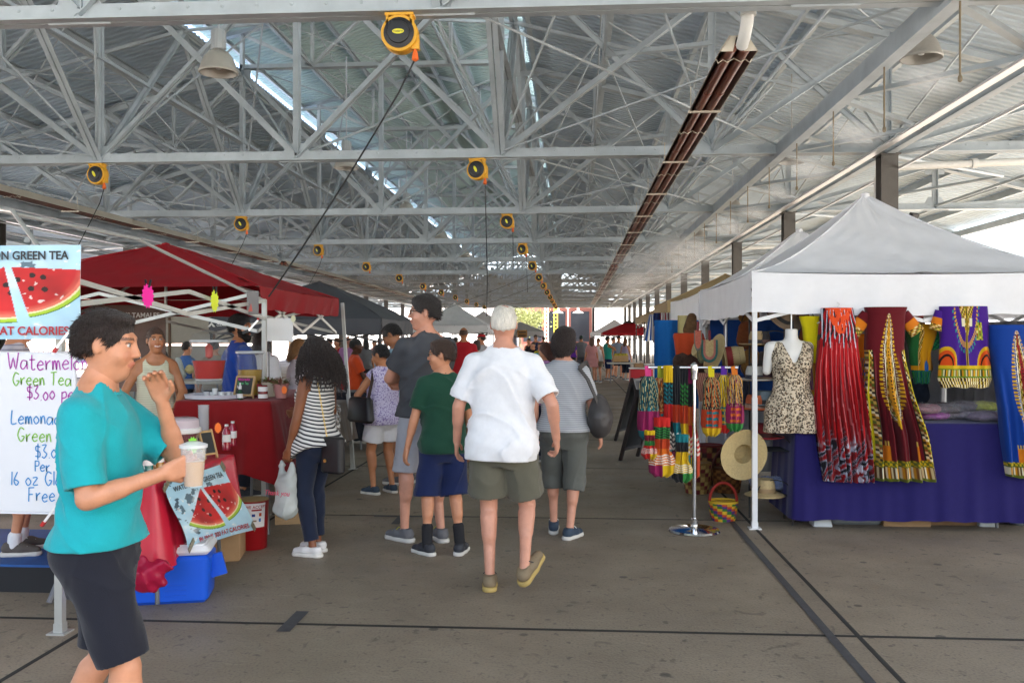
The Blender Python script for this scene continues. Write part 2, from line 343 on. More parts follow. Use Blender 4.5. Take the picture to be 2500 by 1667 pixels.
# longitudinal members, bay by bay
def lmember(p, q, h=.09, w=.07):
    mb = MB()
    for poly in ANG(h, w, .01, .008): mb.prof(p, q, poly, up=(0, 0, 1))
    return mb
lb = MB(); 
for s in (-1, 1):
    x = s * 3.15
    for p, q in (((x, 0, ZB), (x, BAY / 2, 7.4)), ((x, BAY, ZB), (x, BAY / 2, 7.4)), ((x, 0, 7.45), (x, BAY, 7.45)), ((x, 0, 5.95), (x, BAY, 5.95))):
        q_ = lmember(p, q); lb.add(q_.v, q_.f)
    lb.tube([(s * 6.3, 0, ZB), (s * 6.3, BAY, 6.55)], .035, 6); lb.tube([(s * 6.3, BAY, ZB), (s * 6.3, 0, 6.55)], .018, 5)
    lb.bar((s * 6.3, 0, ZB + .1), (s * 6.3, BAY, ZB + .1), .03, .05)
    # flat zigzag between the beam and the column line, ceiling plane rods
    for j in range(4):
        y0, y1 = BAY * j / 4, BAY * (j + 1) / 4; a, b = (7.3, 8.75) if j % 2 == 0 else (8.75, 7.3)
        lb.bar((s * a, y0, ZB - .05), (s * b, y1, ZB - .05), .08, .05)
    lb.tube([(s * 3.15, 0, ZB + .05), (s * 7.3, BAY, ZB + .05)], .014, 5); lb.tube([(s * 7.3, 0, ZB + .03), (s * 3.15, BAY, ZB + .03)], .014, 5)
    lb.tube([(s * 3.15, 0, 7.3), (s * 8.8, BAY, 6.1)], .014, 5); lb.tube([(s * 8.8, 0, 6.1), (s * 3.15, BAY, 7.3)], .014, 5)
    lb.tube([(s * 9.0, .1, ZB - .1), (s * 11.9, BAY * .5, ZB + .1)], .03, 6); lb.tube([(s * 11.9, BAY * .5, ZB + .1), (s * 9.0, BAY - .1, ZB - .1)], .03, 6)
    lb.tube([(s * 13.2, 0, 4.75), (s * 11.9, BAY, ZB)], .03, 6)
for s in (-1, 1):
    for y_ in (0, BAY):
        for x0, x1, z1 in ((6.3, 4.75, 6.95), (6.3, 7.9, 6.2), (3.15, 1.6, 7.5), (3.15, 4.7, 7.0), (8.85, 9.4, 5.8)): lb.tube([(s * x0, y_, ZB + .05), (s * x1, BAY / 2, z1)], .02, 5)
    lb.bar((s * 3.15, BAY / 2, 7.4), (s * 9.4, BAY / 2, 5.85), .05, .06); lb.bar((s * 1.6, BAY / 2, 7.5), (s * 3.15, BAY / 2, 7.4), .04, .05)
for a, b in ((0, -3.15), (0, 3.15)):
    lb.tube([(a, 0, ZB), (b, BAY, 7.5)], .022, 6)
for s in (-1, 1):
    lb.tube([(s * 4.7, 0, 7.1), (s * 4.7, BAY, 5.8)], .016, 5); lb.tube([(s * 4.7, BAY, 7.1), (s * 4.7, 0, 5.8)], .016, 5); lb.tube([(s * 1.55, 0, 7.62), (s * 1.55, BAY, 8.55)], .016, 5); lb.tube([(s * 1.55, BAY, 7.62), (s * 1.55, 0, 8.55)], .016, 5); lb.bar((s * 1.55, 0, 7.62), (s * 1.55, BAY, 7.62), .05, .05); lb.bar((s * 4.7, 0, 5.8), (s * 4.7, BAY, 5.8), .04, .05)
lb.tube([(-3.15, 0, 7.65), (0, BAY, 7.65)], .014, 5); lb.tube([(3.15, 0, 7.65), (0, BAY, 7.65)], .014, 5)
lbm = lb.mesh('bay_bracing', M_steel)
for k in range(-1, NT - 1): place(lbm, 'bay_bracing', shed, (0, k * BAY, 0))
# continuous beams and purlins
YA, YB = -2.05 * BAY, (NT - 1) * BAY + 1.2
def run(name, x, z, w, h, m=M_steel, ang=0):
    mb = MB(); t = .012
    mb.prof((x, YA, z), (x, YB, z), [(-w / 2, -h / 2), (w / 2, -h / 2), (w / 2, -h / 2 + t), (-w / 2 + t, -h / 2 + t), (-w / 2 + t, h / 2 - t), (w / 2, h / 2 - t), (w / 2, h / 2), (-w / 2, h / 2)]); return mb.build(name, m, shed)
for s in (-1, 1):
    run('eave_beam', s * 7.3, ZB - .03, .13, .2); run('column_beam', s * 8.85, ZB - .03, .12, .16); run('edge_beam', s * 14.8, 4.42, .1, .16)
    for d in (3.4, 4.9, 6.4, 7.9, 9.4, 10.9, 12.4, 13.9): run('purlin', s * d, zroof(d) - .06, .08, .14)
    for d in (.35, 1.4, 2.5, 3.6): run('purlin', s * d, 9.18 - .245 * d - .01, .07, .12)
# corrugated roof sheets, one per bay and slope
def corr(x0, z0, x1, z1, name, m):
    n = int(BAY / .19); ys = []; hs = []
    for k in range(n):
        for f, h in ((0, 0), (.3, 0), (.4, .03), (.7, .03), (.8, 0)): ys.append((k + f) * BAY / n); hs.append(h)
    ys.append(BAY); hs.append(0); xs = np.linspace(0, 1, 7); ys = np.array(ys); hs = np.array(hs)
    P = np.zeros((7, len(ys), 3)); P[:, :, 0] = (x0 + (x1 - x0) * xs)[:, None]; P[:, :, 1] = ys[None]; P[:, :, 2] = (z0 + (z1 - z0) * xs)[:, None] + hs[None]
    return mesh_np(name, P.reshape(-1, 3), gridF(7, len(ys)), m, smooth=False)
for s in (-1, 1):
    a = corr(s * 3.28, zroof(3.28) + .03, s * EAVE, zroof(EAVE) + .03, 'roof_sheet', M_galv); b = corr(0, 9.26, s * 3.95, 9.26 - .245 * 3.95, 'monitor_sheet', M_mon)
    for k in range(-2, NT - 1):
        place(a, 'roof_sheet', shed, (0, k * BAY, 0)); place(b, 'monitor_sheet', shed, (0, k * BAY, 0))
MB().prism([(-EAVE, ZB + .1), (EAVE, ZB + .1), (EAVE, zroof(EAVE)), (3.3, zroof(3.3)), (3.9, 8.2), (0, 9.2), (-3.9, 8.2), (-3.3, zroof(3.3)), (-EAVE, zroof(EAVE))], -.02, .02, (0, (NT - 1) * BAY + .6, 0), Rx(PI / 2)).build('gable_sheet', M_galv, shed)
# columns
cmb = MB(); 
cmb.box((0, -.12, 2.13), (.24, .018, 4.26)); cmb.box((0, .12, 2.13), (.24, .018, 4.26)); cmb.box((0, 0, 2.13), (.016, .22, 4.26)); cmb.box((0, 0, .01), (.4, .4, .02))
cmb.box((0, 0, 4.25), (.3, .34, .02))
cme = cmb.mesh('column', M_col)
for s in (-1, 1):
    for k in range(0, NT): place(cme, 'column', shed, (s * 8.85, k * BAY, 0))
# rain pipes on the right columns
M_pipe = mat('white_pipe', (.7, .7, .67), .45, var=.06)
for k in range(1, NT, 2):
    mb = MB(); y = k * BAY + .25
    mb.tube([(8.8, y, 0), (8.8, y, 3.95), (8.83, y, 4.05), (8.95, y, 4.12), (9.1, y, 4.13), (14.6, y, 4.3)], .055, 10)
    for x in (10.2, 12.2, 14): mb.tube([(x - .04, y, 4.165 + (x - 9.1) * .031 - .035), (x + .04, y, 4.17 + (x - 9.1) * .031 - .035)], .075, 10)
    mb.build('rain_pipe', M_pipe, shed, True)
# light rails along the right column line
M_alu = mat('bare_aluminium', (.72, .73, .74), .35, .6)
for s in (-1, 1):
    mb = MB(); mb.prof((s * 8.55, -2, 4.2), (s * 8.55, YB - Y0, 4.2), [(-.05, 0), (.05, 0), (.03, .05), (-.03, .05)]); mb.tube([(s * 8.35, -2, 4.12), (s * 8.35, YB - Y0, 4.12)], .018, 6); mb.tube([(s * 9.0, -2, 4.05), (s * 9.0, YB - Y0, 4.05)], .022, 6)
    mb.build('cable_rail', M_alu, shed)
# ================================================================== figures: signed-distance bodies meshed by surface nets
f32 = np.float32
class Field:
    def __init__(s, lo, hi, res):
        s.lo = np.array(lo, f32); s.res = res; s.n = np.maximum(np.ceil((np.array(hi) - s.lo) / res).astype(int) + 1, 4)
        s.ax = [s.lo[i] + np.arange(s.n[i], dtype=f32) * res for i in range(3)]; s.D = np.full(s.n, .5, f32)
    def sub(s, lo, hi):
        sl = []
        for i in range(3):
            a = int(np.clip(math.floor((lo[i] - s.lo[i]) / s.res), 0, s.n[i])); b = int(np.clip(math.ceil((hi[i] - s.lo[i]) / s.res) + 1, 0, s.n[i])); sl.append(slice(a, b))
        if any(q.stop - q.start < 1 for q in sl): return None, None
        X, Y, Z = np.meshgrid(s.ax[0][sl[0]], s.ax[1][sl[1]], s.ax[2][sl[2]], indexing='ij'); return tuple(sl), (X, Y, Z)
    def put(s, pr):
        lo, hi = pr.box(); mg = pr.k * 1.2 + .025; sl, P = s.sub([a - mg for a in lo], [a + mg for a in hi])
        if sl is None: return
        d = pr.d(*P); D = s.D[sl]; k = pr.k
        if pr.neg:
            h = np.clip(.5 - .5 * (D + d) / k, 0, 1); s.D[sl] = D + (-d - D) * h + k * h * (1 - h)
        else:
            h = np.clip(.5 + .5 * (d - D) / k, 0, 1); s.D[sl] = d + (D - d) * h - k * h * (1 - h)
    def all(s): return np.meshgrid(*s.ax, indexing='ij')
    def nets(s): return surface_nets(s.D, s.lo, s.res)
def surface_nets(D, lo, res):
    ins = D < 0; n = np.array(D.shape) - 1; c = np.zeros(n, np.int8)
    offs = [(i, j, k) for i in (0, 1) for j in (0, 1) for k in (0, 1)]
    for o in offs: c += ins[o[0]:o[0] + n[0], o[1]:o[1] + n[1], o[2]:o[2] + n[2]]
    A = np.argwhere((c > 0) & (c < 8))
    if len(A) == 0: return np.zeros((0, 3), f32), np.zeros((0, 4), np.int32)
    idx = np.full(n, -1, np.int32); idx[tuple(A.T)] = np.arange(len(A))
    cv = np.stack([D[A[:, 0] + o[0], A[:, 1] + o[1], A[:, 2] + o[2]] for o in offs], 1)
    P = np.zeros((len(A), 3), f32); W = np.zeros(len(A), f32); of = np.array(offs, f32)
    for a in range(8):
        for b in range(a + 1, 8):
            if np.abs(of[a] - of[b]).sum() != 1: continue
            va, vb = cv[:, a], cv[:, b]; x = (va < 0) != (vb < 0); t = np.where(x, va / np.where(x, va - vb, 1), 0)
            P += np.where(x[:, None], of[a] + (of[b] - of[a]) * t[:, None], 0); W += x
    V = (A + P / W[:, None]) * res + lo; F = []
    for ax in range(3):
        u, v = [(1, 2), (2, 0), (0, 1)][ax]
        s0 = [slice(None)] * 3; s1 = [slice(None)] * 3; s0[ax] = slice(0, -1); s1[ax] = slice(1, None)
        e = ins[tuple(s0)] != ins[tuple(s1)]; E = np.argwhere(e); E = E[(E[:, u] > 0) & (E[:, v] > 0) & (E[:, u] < n[u]) & (E[:, v] < n[v])]
        if not len(E): continue
        q = []
        for du, dv in ((-1, -1), (0, -1), (0, 0), (-1, 0)):
            C = E.copy(); C[:, u] += du; C[:, v] += dv; q.append(idx[tuple(C.T)])
        q = np.stack(q, 1); fl = ins[tuple(E.T)]; q[~fl] = q[~fl][:, ::-1]; F.append(q)
    return V.astype(f32), np.concatenate(F).astype(np.int32)
class Cone:                                        # capsule with two radii; fl = (sx,sy,sz) stretches its section
    def __init__(s, a, b, ra, rb, k=.02, fl=None, neg=False): s.a, s.b, s.ra, s.rb, s.k, s.fl, s.neg = np.array(a, f32), np.array(b, f32), ra, rb, k, fl, neg
    def box(s):
        r = max(s.ra, s.rb) * (max(s.fl) if s.fl else 1); return np.minimum(s.a, s.b) - r, np.maximum(s.a, s.b) + r
    def d(s, X, Y, Z):
        a, b = s.a, s.b
        if s.fl: f = np.array(s.fl, f32); X, Y, Z = X / f[0], Y / f[1], Z / f[2]; a, b = a / f, b / f
        e = b - a; L = float(e @ e) + 1e-9; t = np.clip(((X - a[0]) * e[0] + (Y - a[1]) * e[1] + (Z - a[2]) * e[2]) / L, 0, 1)
        r = np.sqrt((X - a[0] - e[0] * t) ** 2 + (Y - a[1] - e[1] * t) ** 2 + (Z - a[2] - e[2] * t) ** 2) - (s.ra + (s.rb - s.ra) * t)
        return r * (min(s.fl) if s.fl else 1)
class Ell:                                         # rotated ellipsoid
    def __init__(s, c, r, k=.02, M=None, neg=False): s.c, s.r, s.k, s.M, s.neg = np.array(c, f32), np.array(r, f32), k, (np.eye(3) if M is None else np.array(M)).astype(f32), neg
    def box(s): m = s.r.max(); return s.c - m, s.c + m
    def d(s, X, Y, Z):
        x, y, z = X - s.c[0], Y - s.c[1], Z - s.c[2]; M = s.M
        u = (M[0, 0] * x + M[1, 0] * y + M[2, 0] * z) / s.r[0]; v = (M[0, 1] * x + M[1, 1] * y + M[2, 1] * z) / s.r[1]; q = (M[0, 2] * x + M[1, 2] * y + M[2, 2] * z) / s.r[2]
        l = np.sqrt(u * u + v * v + q * q); g = np.sqrt((u / s.r[0]) ** 2 + (v / s.r[1]) ** 2 + (q / s.r[2]) ** 2) + 1e-6
        return l * (l - 1) / g
class Stack:                                       # trunk: ellipse half-widths interpolated up the height, in a leaning frame
    def __init__(s, lev, U, k=.03, sharp=False): s.lev = np.array(lev, f32); s.U = U; s.k = k; s.neg = False; s.sharp = sharp
    def box(s):
        L = s.lev; pts = [s.U(np.array([sx * l[1], l[3] + sy * l[2], l[0]])) for l in L for sx in (-1, 1) for sy in (-1, 1)]; return np.min(pts, 0), np.max(pts, 0)
    def d(s, X, Y, Z):
        X, Y, Z = s.U.inv(X, Y, Z); L = s.lev; zz = np.linspace(L[0, 0], L[-1, 0], 60)
        sm = lambda c: np.interp(zz, L[:, 0], L[:, c])
        ker = np.array([1, 2, 3, 2, 1]) / 9; f = lambda c: np.convolve(np.pad(sm(c), 2, 'edge'), ker, 'valid')
        hx, hy, cy = (np.interp(Z, zz, f(c)).astype(f32) for c in (1, 2, 3)); u, v = np.abs(X) / hx, np.abs(Y - cy) / hy
        l = np.power(u ** 2.4 + v ** 2.4, 1 / 2.4); d = (l - 1) * np.minimum(hx, hy) * .95
        return np.maximum(d, np.maximum(Z - L[-1, 0], L[0, 0] - Z) - (0 if s.sharp else .0))
class Up:                                          # upper-body lean about the hips, then a twist
    def __init__(s, lean, side, piv): s.M = np.array(Matrix.Rotation(-lean, 3, 'X') @ Matrix.Rotation(side, 3, 'Y'), float); s.p = np.array(piv)
    def __call__(s, q): return s.M @ (np.array(q, float) - s.p) + s.p
    def inv(s, X, Y, Z):
        M = s.M; x, y, z = X - s.p[0], Y - s.p[1], Z - s.p[2]
        return (M[0, 0] * x + M[1, 0] * y + M[2, 0] * z + s.p[0]).astype(f32), (M[0, 1] * x + M[1, 1] * y + M[2, 1] * z + s.p[1]).astype(f32), (M[0, 2] * x + M[1, 2] * y + M[2, 2] * z + s.p[2]).astype(f32)
def ik(a, c, l1, l2, hint):
    a, c, h = np.array(a, float), np.array(c, float), np.array(hint, float); d = c - a; L = np.linalg.norm(d); mx = (l1 + l2) * .998
    if L > mx: d = d / L * mx; c = a + d; L = mx
    x = (l1 * l1 - l2 * l2 + L * L) / (2 * L); y = math.sqrt(max(l1 * l1 - x * x, 0)); u = d / L; h = h - u * (h @ u); h /= (np.linalg.norm(h) + 1e-9)
    return a + u * x + h * y, c
def wrinkle(X, Y, Z, s=1.0, f=1.0):
    rd = lambda t: (1 - np.abs(np.sin(t))) ** 5
    g = .5 + .5 * np.sin(6 * f * X + 9 * f * Z + 4 * Y); r = rd(8.5 * f * (Z * .9 + .75 * X + .25 * np.sin(9 * Y + 6 * Z))) * g + rd(9.5 * f * (Z * .8 - .8 * X + .3 * np.sin(7 * X + 5 * Y)) + 1) * (1 - g)
    return -s * 1.5 * r + .75 * s * (.45 * np.sin(31 * f * X + 6 * np.sin(7 * f * Z + 3 * Y) + 9 * f * Z) * np.sin(11 * f * Z + 5 * Y) + .35 * np.sin(23 * f * Y + 14 * f * X + 5 * np.sin(9 * f * Z)) * np.sin(17 * f * Z + 2) + .3 * np.sin(45 * f * (Z + .6 * np.abs(X)) + 4 * np.sin(12 * X + 8 * Y)))
M_skin = mat('skin', vcol=True, rough=.46, var=.13, vscale=14, bump=.08, bscale=90)
M_eye = mat('eye_white', (.75, .73, .7), .2)
LEV = [(.79, .12, .1, 0), (.86, .165, .125, -.012), (.93, .178, .128, -.016), (1.0, .165, .112, -.004), (1.09, .145, .1, .004), (1.2, .152, .108, .006), (1.31, .172, .113, .0), (1.39, .172, .1, -.008), (1.44, .135, .078, -.012), (1.49, .075, .055, -.01)]
LEVF = [(.79, .12, .1, 0), (.86, .172, .128, -.014), (.93, .18, .13, -.02), (1.0, .158, .108, -.004), (1.09, .128, .09, .004), (1.2, .138, .1, .006), (1.29, .152, .118, .012), (1.38, .152, .095, -.004), (1.43, .12, .07, -.012), (1.48, .066, .05, -.01)]
SKIN = {'fair': '#c98d6c', 'pink': '#c78f77', 'tan': '#b57a55', 'brown': '#7d4a2c', 'deep': '#4a2b1b', 'olive': '#a06c4c'}
def person(label, loc, rz, H=1.72, fem=False, bw=1.0, belly=0.0, skin='fair', lean=0.0, side=0.0, head=(0, 0), arms=None, legs=None, top=None, bot=None, shoe=None, hair=None, sock=None, res=.012, cat='person', group=None, curl=.5, z0=0.0, smile=False, beard=None, gl=None, cap=None, handdet=True, palm=None):
    s = H / 1.75; root = thing('person', label, cat, (loc[0], loc[1], z0), rz, group); P = lambda q: np.array(q, float) * s; fine = res < .016
    U0 = Up(lean, side, (0, 0, .95 * s)); U = lambda q: U0(P(q)); U.inv = U0.inv
    class UU:                                       # stack coordinates are already scaled
        def __call__(_, q): return U0(q)
        inv = staticmethod(U0.inv)
    gx = bw; lev0 = LEVF if fem else LEV
    lev = [(z * s, hx * s * gx, hy * s * (gx * .6 + .4) + (belly * s * max(0, 1 - abs(z - 1.08) / .16)), (cy + belly * .7 * max(0, 1 - abs(z - 1.08) / .16)) * s) for z, hx, hy, cy in lev0]
    shx = (.165 if fem else .19) * (.5 + .5 * gx)
    sk = np.array(lin(SKIN.get(skin, skin)), f32)
    # ---- joints
    sh = {'L': U((-shx + .012, -.01, 1.39)), 'R': U((shx - .012, -.01, 1.39))}; hp = {'L': P((-.088 * gx, -.005, .9)), 'R': P((.088 * gx, -.005, .9))}
    A = {'L': ((-.27, .03, .86), (-.3, -1, 0)), 'R': ((.27, .03, .86), (.3, -1, 0))}; A.update(arms or {})
    Lg = {'L': ((-.1, 0, .085), 8, 0), 'R': ((.1, 0, .085), -8, 0)}; Lg.update(legs or {})
    el, wr, kn, an = {}, {}, {}, {}
    for q in 'LR':
        el[q], wr[q] = ik(sh[q], P(A[q][0]), .285 * s, .25 * s, A[q][1]); kn[q], an[q] = ik(hp[q], P(Lg[q][0]), .42 * s, .41 * s, (0.12 * (-1 if q == 'L' else 1), 1, 0))
    lw = .7 + .3 * gx
    limbs = []
    for q in 'LR':
        limbs += [Cone(sh[q], el[q], .05 * s * lw, .037 * s * lw, .03), Cone(el[q], wr[q], .036 * s * lw, .025 * s * lw, .012), Cone(el[q] + (wr[q] - el[q]) * .12, el[q] + (wr[q] - el[q]) * .42, .036 * s * lw, .034 * s * lw, .015)]
        limbs += [Cone(hp[q], kn[q], .082 * s * lw, .053 * s * lw, .03), Cone(kn[q], an[q], .048 * s * lw, .03 * s * lw, .015)]
        d = an[q] - kn[q]; back = np.array((0, -.02 * s, 0)); limbs.append(Cone(kn[q] + d * .14 + back, kn[q] + d * .4 + back, .052 * s * lw, .042 * s * lw, .025))
        ya = R_(Lg[q][1]); limbs.append(Cone(an[q] + P((0, 0, -.03)), an[q] + P((-math.sin(ya) * .1, math.cos(ya) * .1, -.05)), .034 * s, .025 * s, .02))
    trunk = Stack(lev, UU(), .03)
    extra = []
    if fem: extra += [Ell(U((x, .085, 1.285)), P((.056, .05, .055)), .03) for x in (-.068, .068)]
    extra += [Ell(P((x, -.07 * gx if fem else -.05, .9)), P((.085, .075, .085)), .04) for x in (-.07, .07)]
    neck = [Cone(U((0, -.012, 1.42)), U((0, .008, 1.55)), .056 * s * (.85 if fem else 1), .05 * s * (.85 if fem else 1), .03), Cone(U((-.13, -.012, 1.42)), U((0, -.012, 1.5)), .036 * s, .04 * s, .04), Cone(U((.13, -.012, 1.42)), U((0, -.012, 1.5)), .036 * s, .04 * s, .04)]
    # ---- head
    HM = np.array(Matrix.Rotation(R_(head[0]), 3, 'Z') @ Matrix.Rotation(-R_(head[1]), 3, 'X'), float); piv = U((0, .0, 1.53)); HM = U0.M @ HM if lean else HM
    hs = s if H > 1.4 else s * 1.06
    def Hd(q): return piv + HM @ (np.array(q, float) * hs + np.array((0, .012, .105)) * hs)
    hp_ = [Ell(Hd((0, -.01, .02)), np.array((.074, .094, .1)) * hs, .02, HM), Ell(Hd((0, .022, -.02)), np.array((.06, .07, .095)) * hs, .03, HM), Cone(Hd((0, .03, -.065)), Hd((0, .058, -.096)), .046 * hs, .026 * hs, .03)]
    hp_ += [Cone(Hd((-.034, .08, .03)), Hd((.034, .08, .03)), .012 * hs, .012 * hs, .02)] + [Ell(Hd((x, .058, -.032)), np.array((.028, .028, .026)) * hs, .02, HM) for x in (-.034, .034)]
    hp_ += [Ell(Hd((x, .097, .01)), np.array((.018, .016, .012)) * hs, .014, HM, True) for x in (-.032, .032)] + [Ell(Hd((x, .077, .009)), np.array((.015, .013, .0115)) * hs, .003, HM) for x in (-.031, .031)]
    hp_ += [Cone(Hd((0, .09, .018)), Hd((0, .108, -.024)), .009 * hs, .012 * hs, .012), Ell(Hd((-.012, .098, -.029)), np.array((.009, .01, .008)) * hs, .008, HM), Ell(Hd((.012, .098, -.029)), np.array((.009, .01, .008)) * hs, .008, HM)]
    mw = .026 if smile else .019; mz = .006 if smile else 0
    hp_ += [Cone(Hd((-mw, .083, -.056 + mz)), Hd((0, .093, -.056)), .006 * hs, .008 * hs, .008), Cone(Hd((mw, .083, -.056 + mz)), Hd((0, .093, -.056)), .006 * hs, .008 * hs, .008), Cone(Hd((-.014, .086, -.069)), Hd((.014, .086, -.069)), .008 * hs, .008 * hs, .008)]
    hp_ += [Ell(Hd((x, -.008, -.003)), np.array((.007, .017, .028)) * hs, .008, HM @ np.array(Matrix.Rotation(x * 4, 3, 'Z'))) for x in (-.078, .078)]
    def mesh_of(prims, rs, pad=.02, post=None, ext=()):
        bx = [p.box() for p in prims if not p.neg] + list(ext); lo = np.min([b_[0] for b_ in bx], 0) - pad - rs * 2; hi = np.max([b_[1] for b_ in bx], 0) + pad + rs * 2; F = Field(lo, hi, rs)
        for p in prims: F.put(p)
        if post: F.D = post(F.D, *F.all()).astype(f32)
        return F.nets()
    Vs, Fs, Cs = [], [], []; 
    def addm(V, F, col=None):
        o = sum(len(v) for v in Vs); Vs.append(V); Fs.append(F + o); Cs.append(np.broadcast_to(sk, (len(V), 3)).copy() if col is None else col)
    addm(*mesh_of([trunk] + extra + limbs + neck, res))
    hr = res * .55 if fine else res * .7
    V, F = mesh_of(neck[:1] + hp_, hr, .015); L = (V - piv) @ HM / hs - np.array((0, .012, .105)); c = np.broadcast_to(sk, (len(V), 3)).copy()
    def paint(msk, col, a=1.0): c[msk] = c[msk] * (1 - a) + np.array(lin(col), f32) * a
    x, y, z = L.T; ax_ = np.abs(x)
    paint((((ax_ - .036) / .022) ** 2 + ((z + .03) / .02) ** 2 < 1) & (y > .05), '#b85a48', .18)
    paint((((x) / (mw + .006)) ** 2 + ((z + .062 - mz * ax_ / mw) / .014) ** 2 < 1) & (y > .07), '#9a4438', .6)
    if smile: paint((ax_ < mw) & (np.abs(z + .061 - mz * ax_ / mw) < .0045) & (y > .07), '#e8e0d8', .9)
    hc = hair.get('col', '#20150f') if hair else '#3a2a20'
    paint((np.abs(z - .033 + .12 * np.abs(ax_ - .035)) < .0055) & (ax_ > .014) & (ax_ < .055) & (y > .06), hc, .75)
    eye = (((ax_ - .031) / .0135) ** 2 + ((z - .009) / .0075) ** 2 < 1) & (y > .075); paint(eye, '#d8d2cc'); paint((((ax_ - .031) / .006) ** 2 + ((z - .009) / .0075) ** 2 < 1) & (y > .075), '#1b120d'); paint((np.abs(z - .0165) < .003) & (np.abs(ax_ - .031) < .016) & (y > .07), '#1b120d', .7)
    if beard: paint(((z < -.035) & (y > -.005) & ~((ax_ < .02) & (np.abs(z + .062) < .009))) | ((np.abs(ax_ - .066) < .02) & (z < .015) & (np.abs(y - .018) < .018)), beard, .93)
    addm(V, F, c)
    # ---- hands with five fingers
    for q, sg in (('L', -1), ('R', 1)):
        f = wr[q] - el[q]; f /= np.linalg.norm(f); pn = np.array((palm or {}).get(q, (-sg, .15, 0)), float); pn -= f * (pn @ f); pn /= np.linalg.norm(pn) + 1e-9; sd_ = np.cross(f, pn)
        if q == 'L': thumb = sd_ if sd_[1] > 0 else -sd_
        else: thumb = sd_ if sd_[1] > 0 else -sd_
        hsz = s * (.92 if fem else 1.0); w_ = wr[q]; hpz = [Cone(el[q] + (wr[q] - el[q]) * .7, w_, .029 * s * lw, .025 * s * lw, .015)]
        kn0 = w_ + f * .082 * hsz
        for i in range(4): hpz.append(Cone(w_ + f * .02 * hsz + thumb * (.02 - .013 * i) * hsz, kn0 + thumb * (.03 - .02 * i) * hsz, .014 * hsz, .0105 * hsz, .012))
        cu = curl[q] if isinstance(curl, dict) else curl
        for i, ln in enumerate((.9, 1.0, .94, .75)):
            p = kn0 + thumb * (.03 - .02 * i) * hsz; a = 0
            for j, (sl, r) in enumerate(((.042, .0098), (.026, .0088), (.02, .008))):
                a += cu * (.55 if j == 0 else .75) + .06 * i * cu; dv = f * math.cos(a) + pn * math.sin(a); p2 = p + dv * sl * ln * hsz; hpz.append(Cone(p, p2, r * hsz, r * .9 * hsz, .003)); p = p2
        t0 = w_ + f * .022 * hsz + thumb * .022 * hsz; t1 = t0 + (f * .6 + thumb * .62 + pn * .35) * .04 * hsz; t2 = t1 + (f * .88 + thumb * .2 + pn * (.3 + .3 * cu)) * .032 * hsz; t3 = t2 + (f * .9 + pn * .5 * cu) * .024 * hsz
        hpz += [Cone(t0, t1, .015 * hsz, .011 * hsz, .01), Cone(t1, t2, .0108 * hsz, .0095 * hsz, .003), Cone(t2, t3, .0095 * hsz, .008 * hsz, .003)]
        addm(*mesh_of(hpz, (.0055 if handdet and fine else max(.009, res * .6)), .01))
    onp('body', np.concatenate(Vs), np.concatenate(Fs), M_skin, root, np.concatenate(Cs))
    # ---- clothes
    if top:
        e = top.get('ease', .018) * s; hem = top.get('hem', .84) * s; TL = []
        base = [l for l in lev]; zs = np.array([l[0] for l in base]); hx = np.array([l[1] for l in base]); hy = np.array([l[2] for l in base]); cyv = np.array([l[3] for l in base])
        ztop = top.get('ztop', 1.49) * s; zz = np.linspace(hem - .06, ztop, 16); cx = np.interp(zz, zs, hx); cyy = np.interp(zz, zs, hy); i0 = (zz < 1.32 * s)
        ch, hipx = np.interp(1.31 * s, zs, hx), np.interp(.95 * s, zs, hx); fit = top.get('fit', .5); st = hipx + (ch - hipx) * np.clip((zz - .95 * s) / (.36 * s), 0, 1)
        cx = np.where(i0, cx * fit + np.maximum(cx, st) * (1 - fit), cx); ch, hipy = np.interp(1.29 * s, zs, hy), np.interp(.95 * s, zs, hy); st = hipy + (ch - hipy) * np.clip((zz - .95 * s) / (.34 * s), 0, 1); cyy = np.where(i0, cyy * fit + np.maximum(cyy, st) * (1 - fit), cyy)
        fl = (.022 * np.clip((1.02 * s - zz) / (.1 * s), 0, 1) + top.get('flare', .0) * np.clip((1.05 * s - zz) / (.3 * s), 0, 2)) * s; fade = np.clip((1.5 * s - zz) / (.12 * s), .35, 1)
        TL = [(zz[i], cx[i] + e * fade[i] + fl[i], cyy[i] + e * fade[i] + fl[i], float(np.interp(zz[i], zs, cyv))) for i in range(16)]
        pr = [Stack(TL, UU(), .02)]; slv0 = top.get('sleeve', .62)
        if fem: pr += [Ell(U((x_, .085, 1.285)), P((.062, .056, .06)), .04) for x_ in (-.064, .064)]
        if slv0 > 0: pr += [Cone(U((sx_ * .13, -.012, 1.415)), U((sx_ * .02, -.012, 1.465)), .048 * s, .05 * s, .03) for sx_ in (-1, 1)]
        pr += [Ell(P((x_, -.07 * gx if fem else -.045, .9)), P((.104, .094, .1)) * (.9 + .1 * gx) * (1 if fem else .93), .05) for x_ in (-.062, .062)]
        slv = top.get('sleeve', .62); slc = []; slb = []
        if slv > 0:
            for q in 'LR':
                ua = el[q] - sh[q]; r1 = (.05 * lw + top.get('sl', .014) * .8) * s; r2 = (.043 * lw + top.get('sl', .014) * 1.4) * s
                if slv <= 1: slc.append(([Cone(sh[q], sh[q] + ua * (slv + .15), r1, r2, .03)], sh[q] + ua * slv, ua / np.linalg.norm(ua)))
                else:
                    fa = wr[q] - el[q]; slc.append(([Cone(sh[q], el[q], r1, r2 * .95, .03), Cone(el[q], wr[q], r2 * .95, .04 * s, .02)], el[q] + fa * (slv - 1), fa / np.linalg.norm(fa)))
        nk0, nk1 = U((0, top.get('nky', .0), 1.45)), U((0, top.get('nky', .0) + .015, 1.62)); nr = top.get('neck', .058) * s; am = top.get('wr', .005) * s; ft = top.get('wf', 1.0)
        wid = top.get('arm', .0)
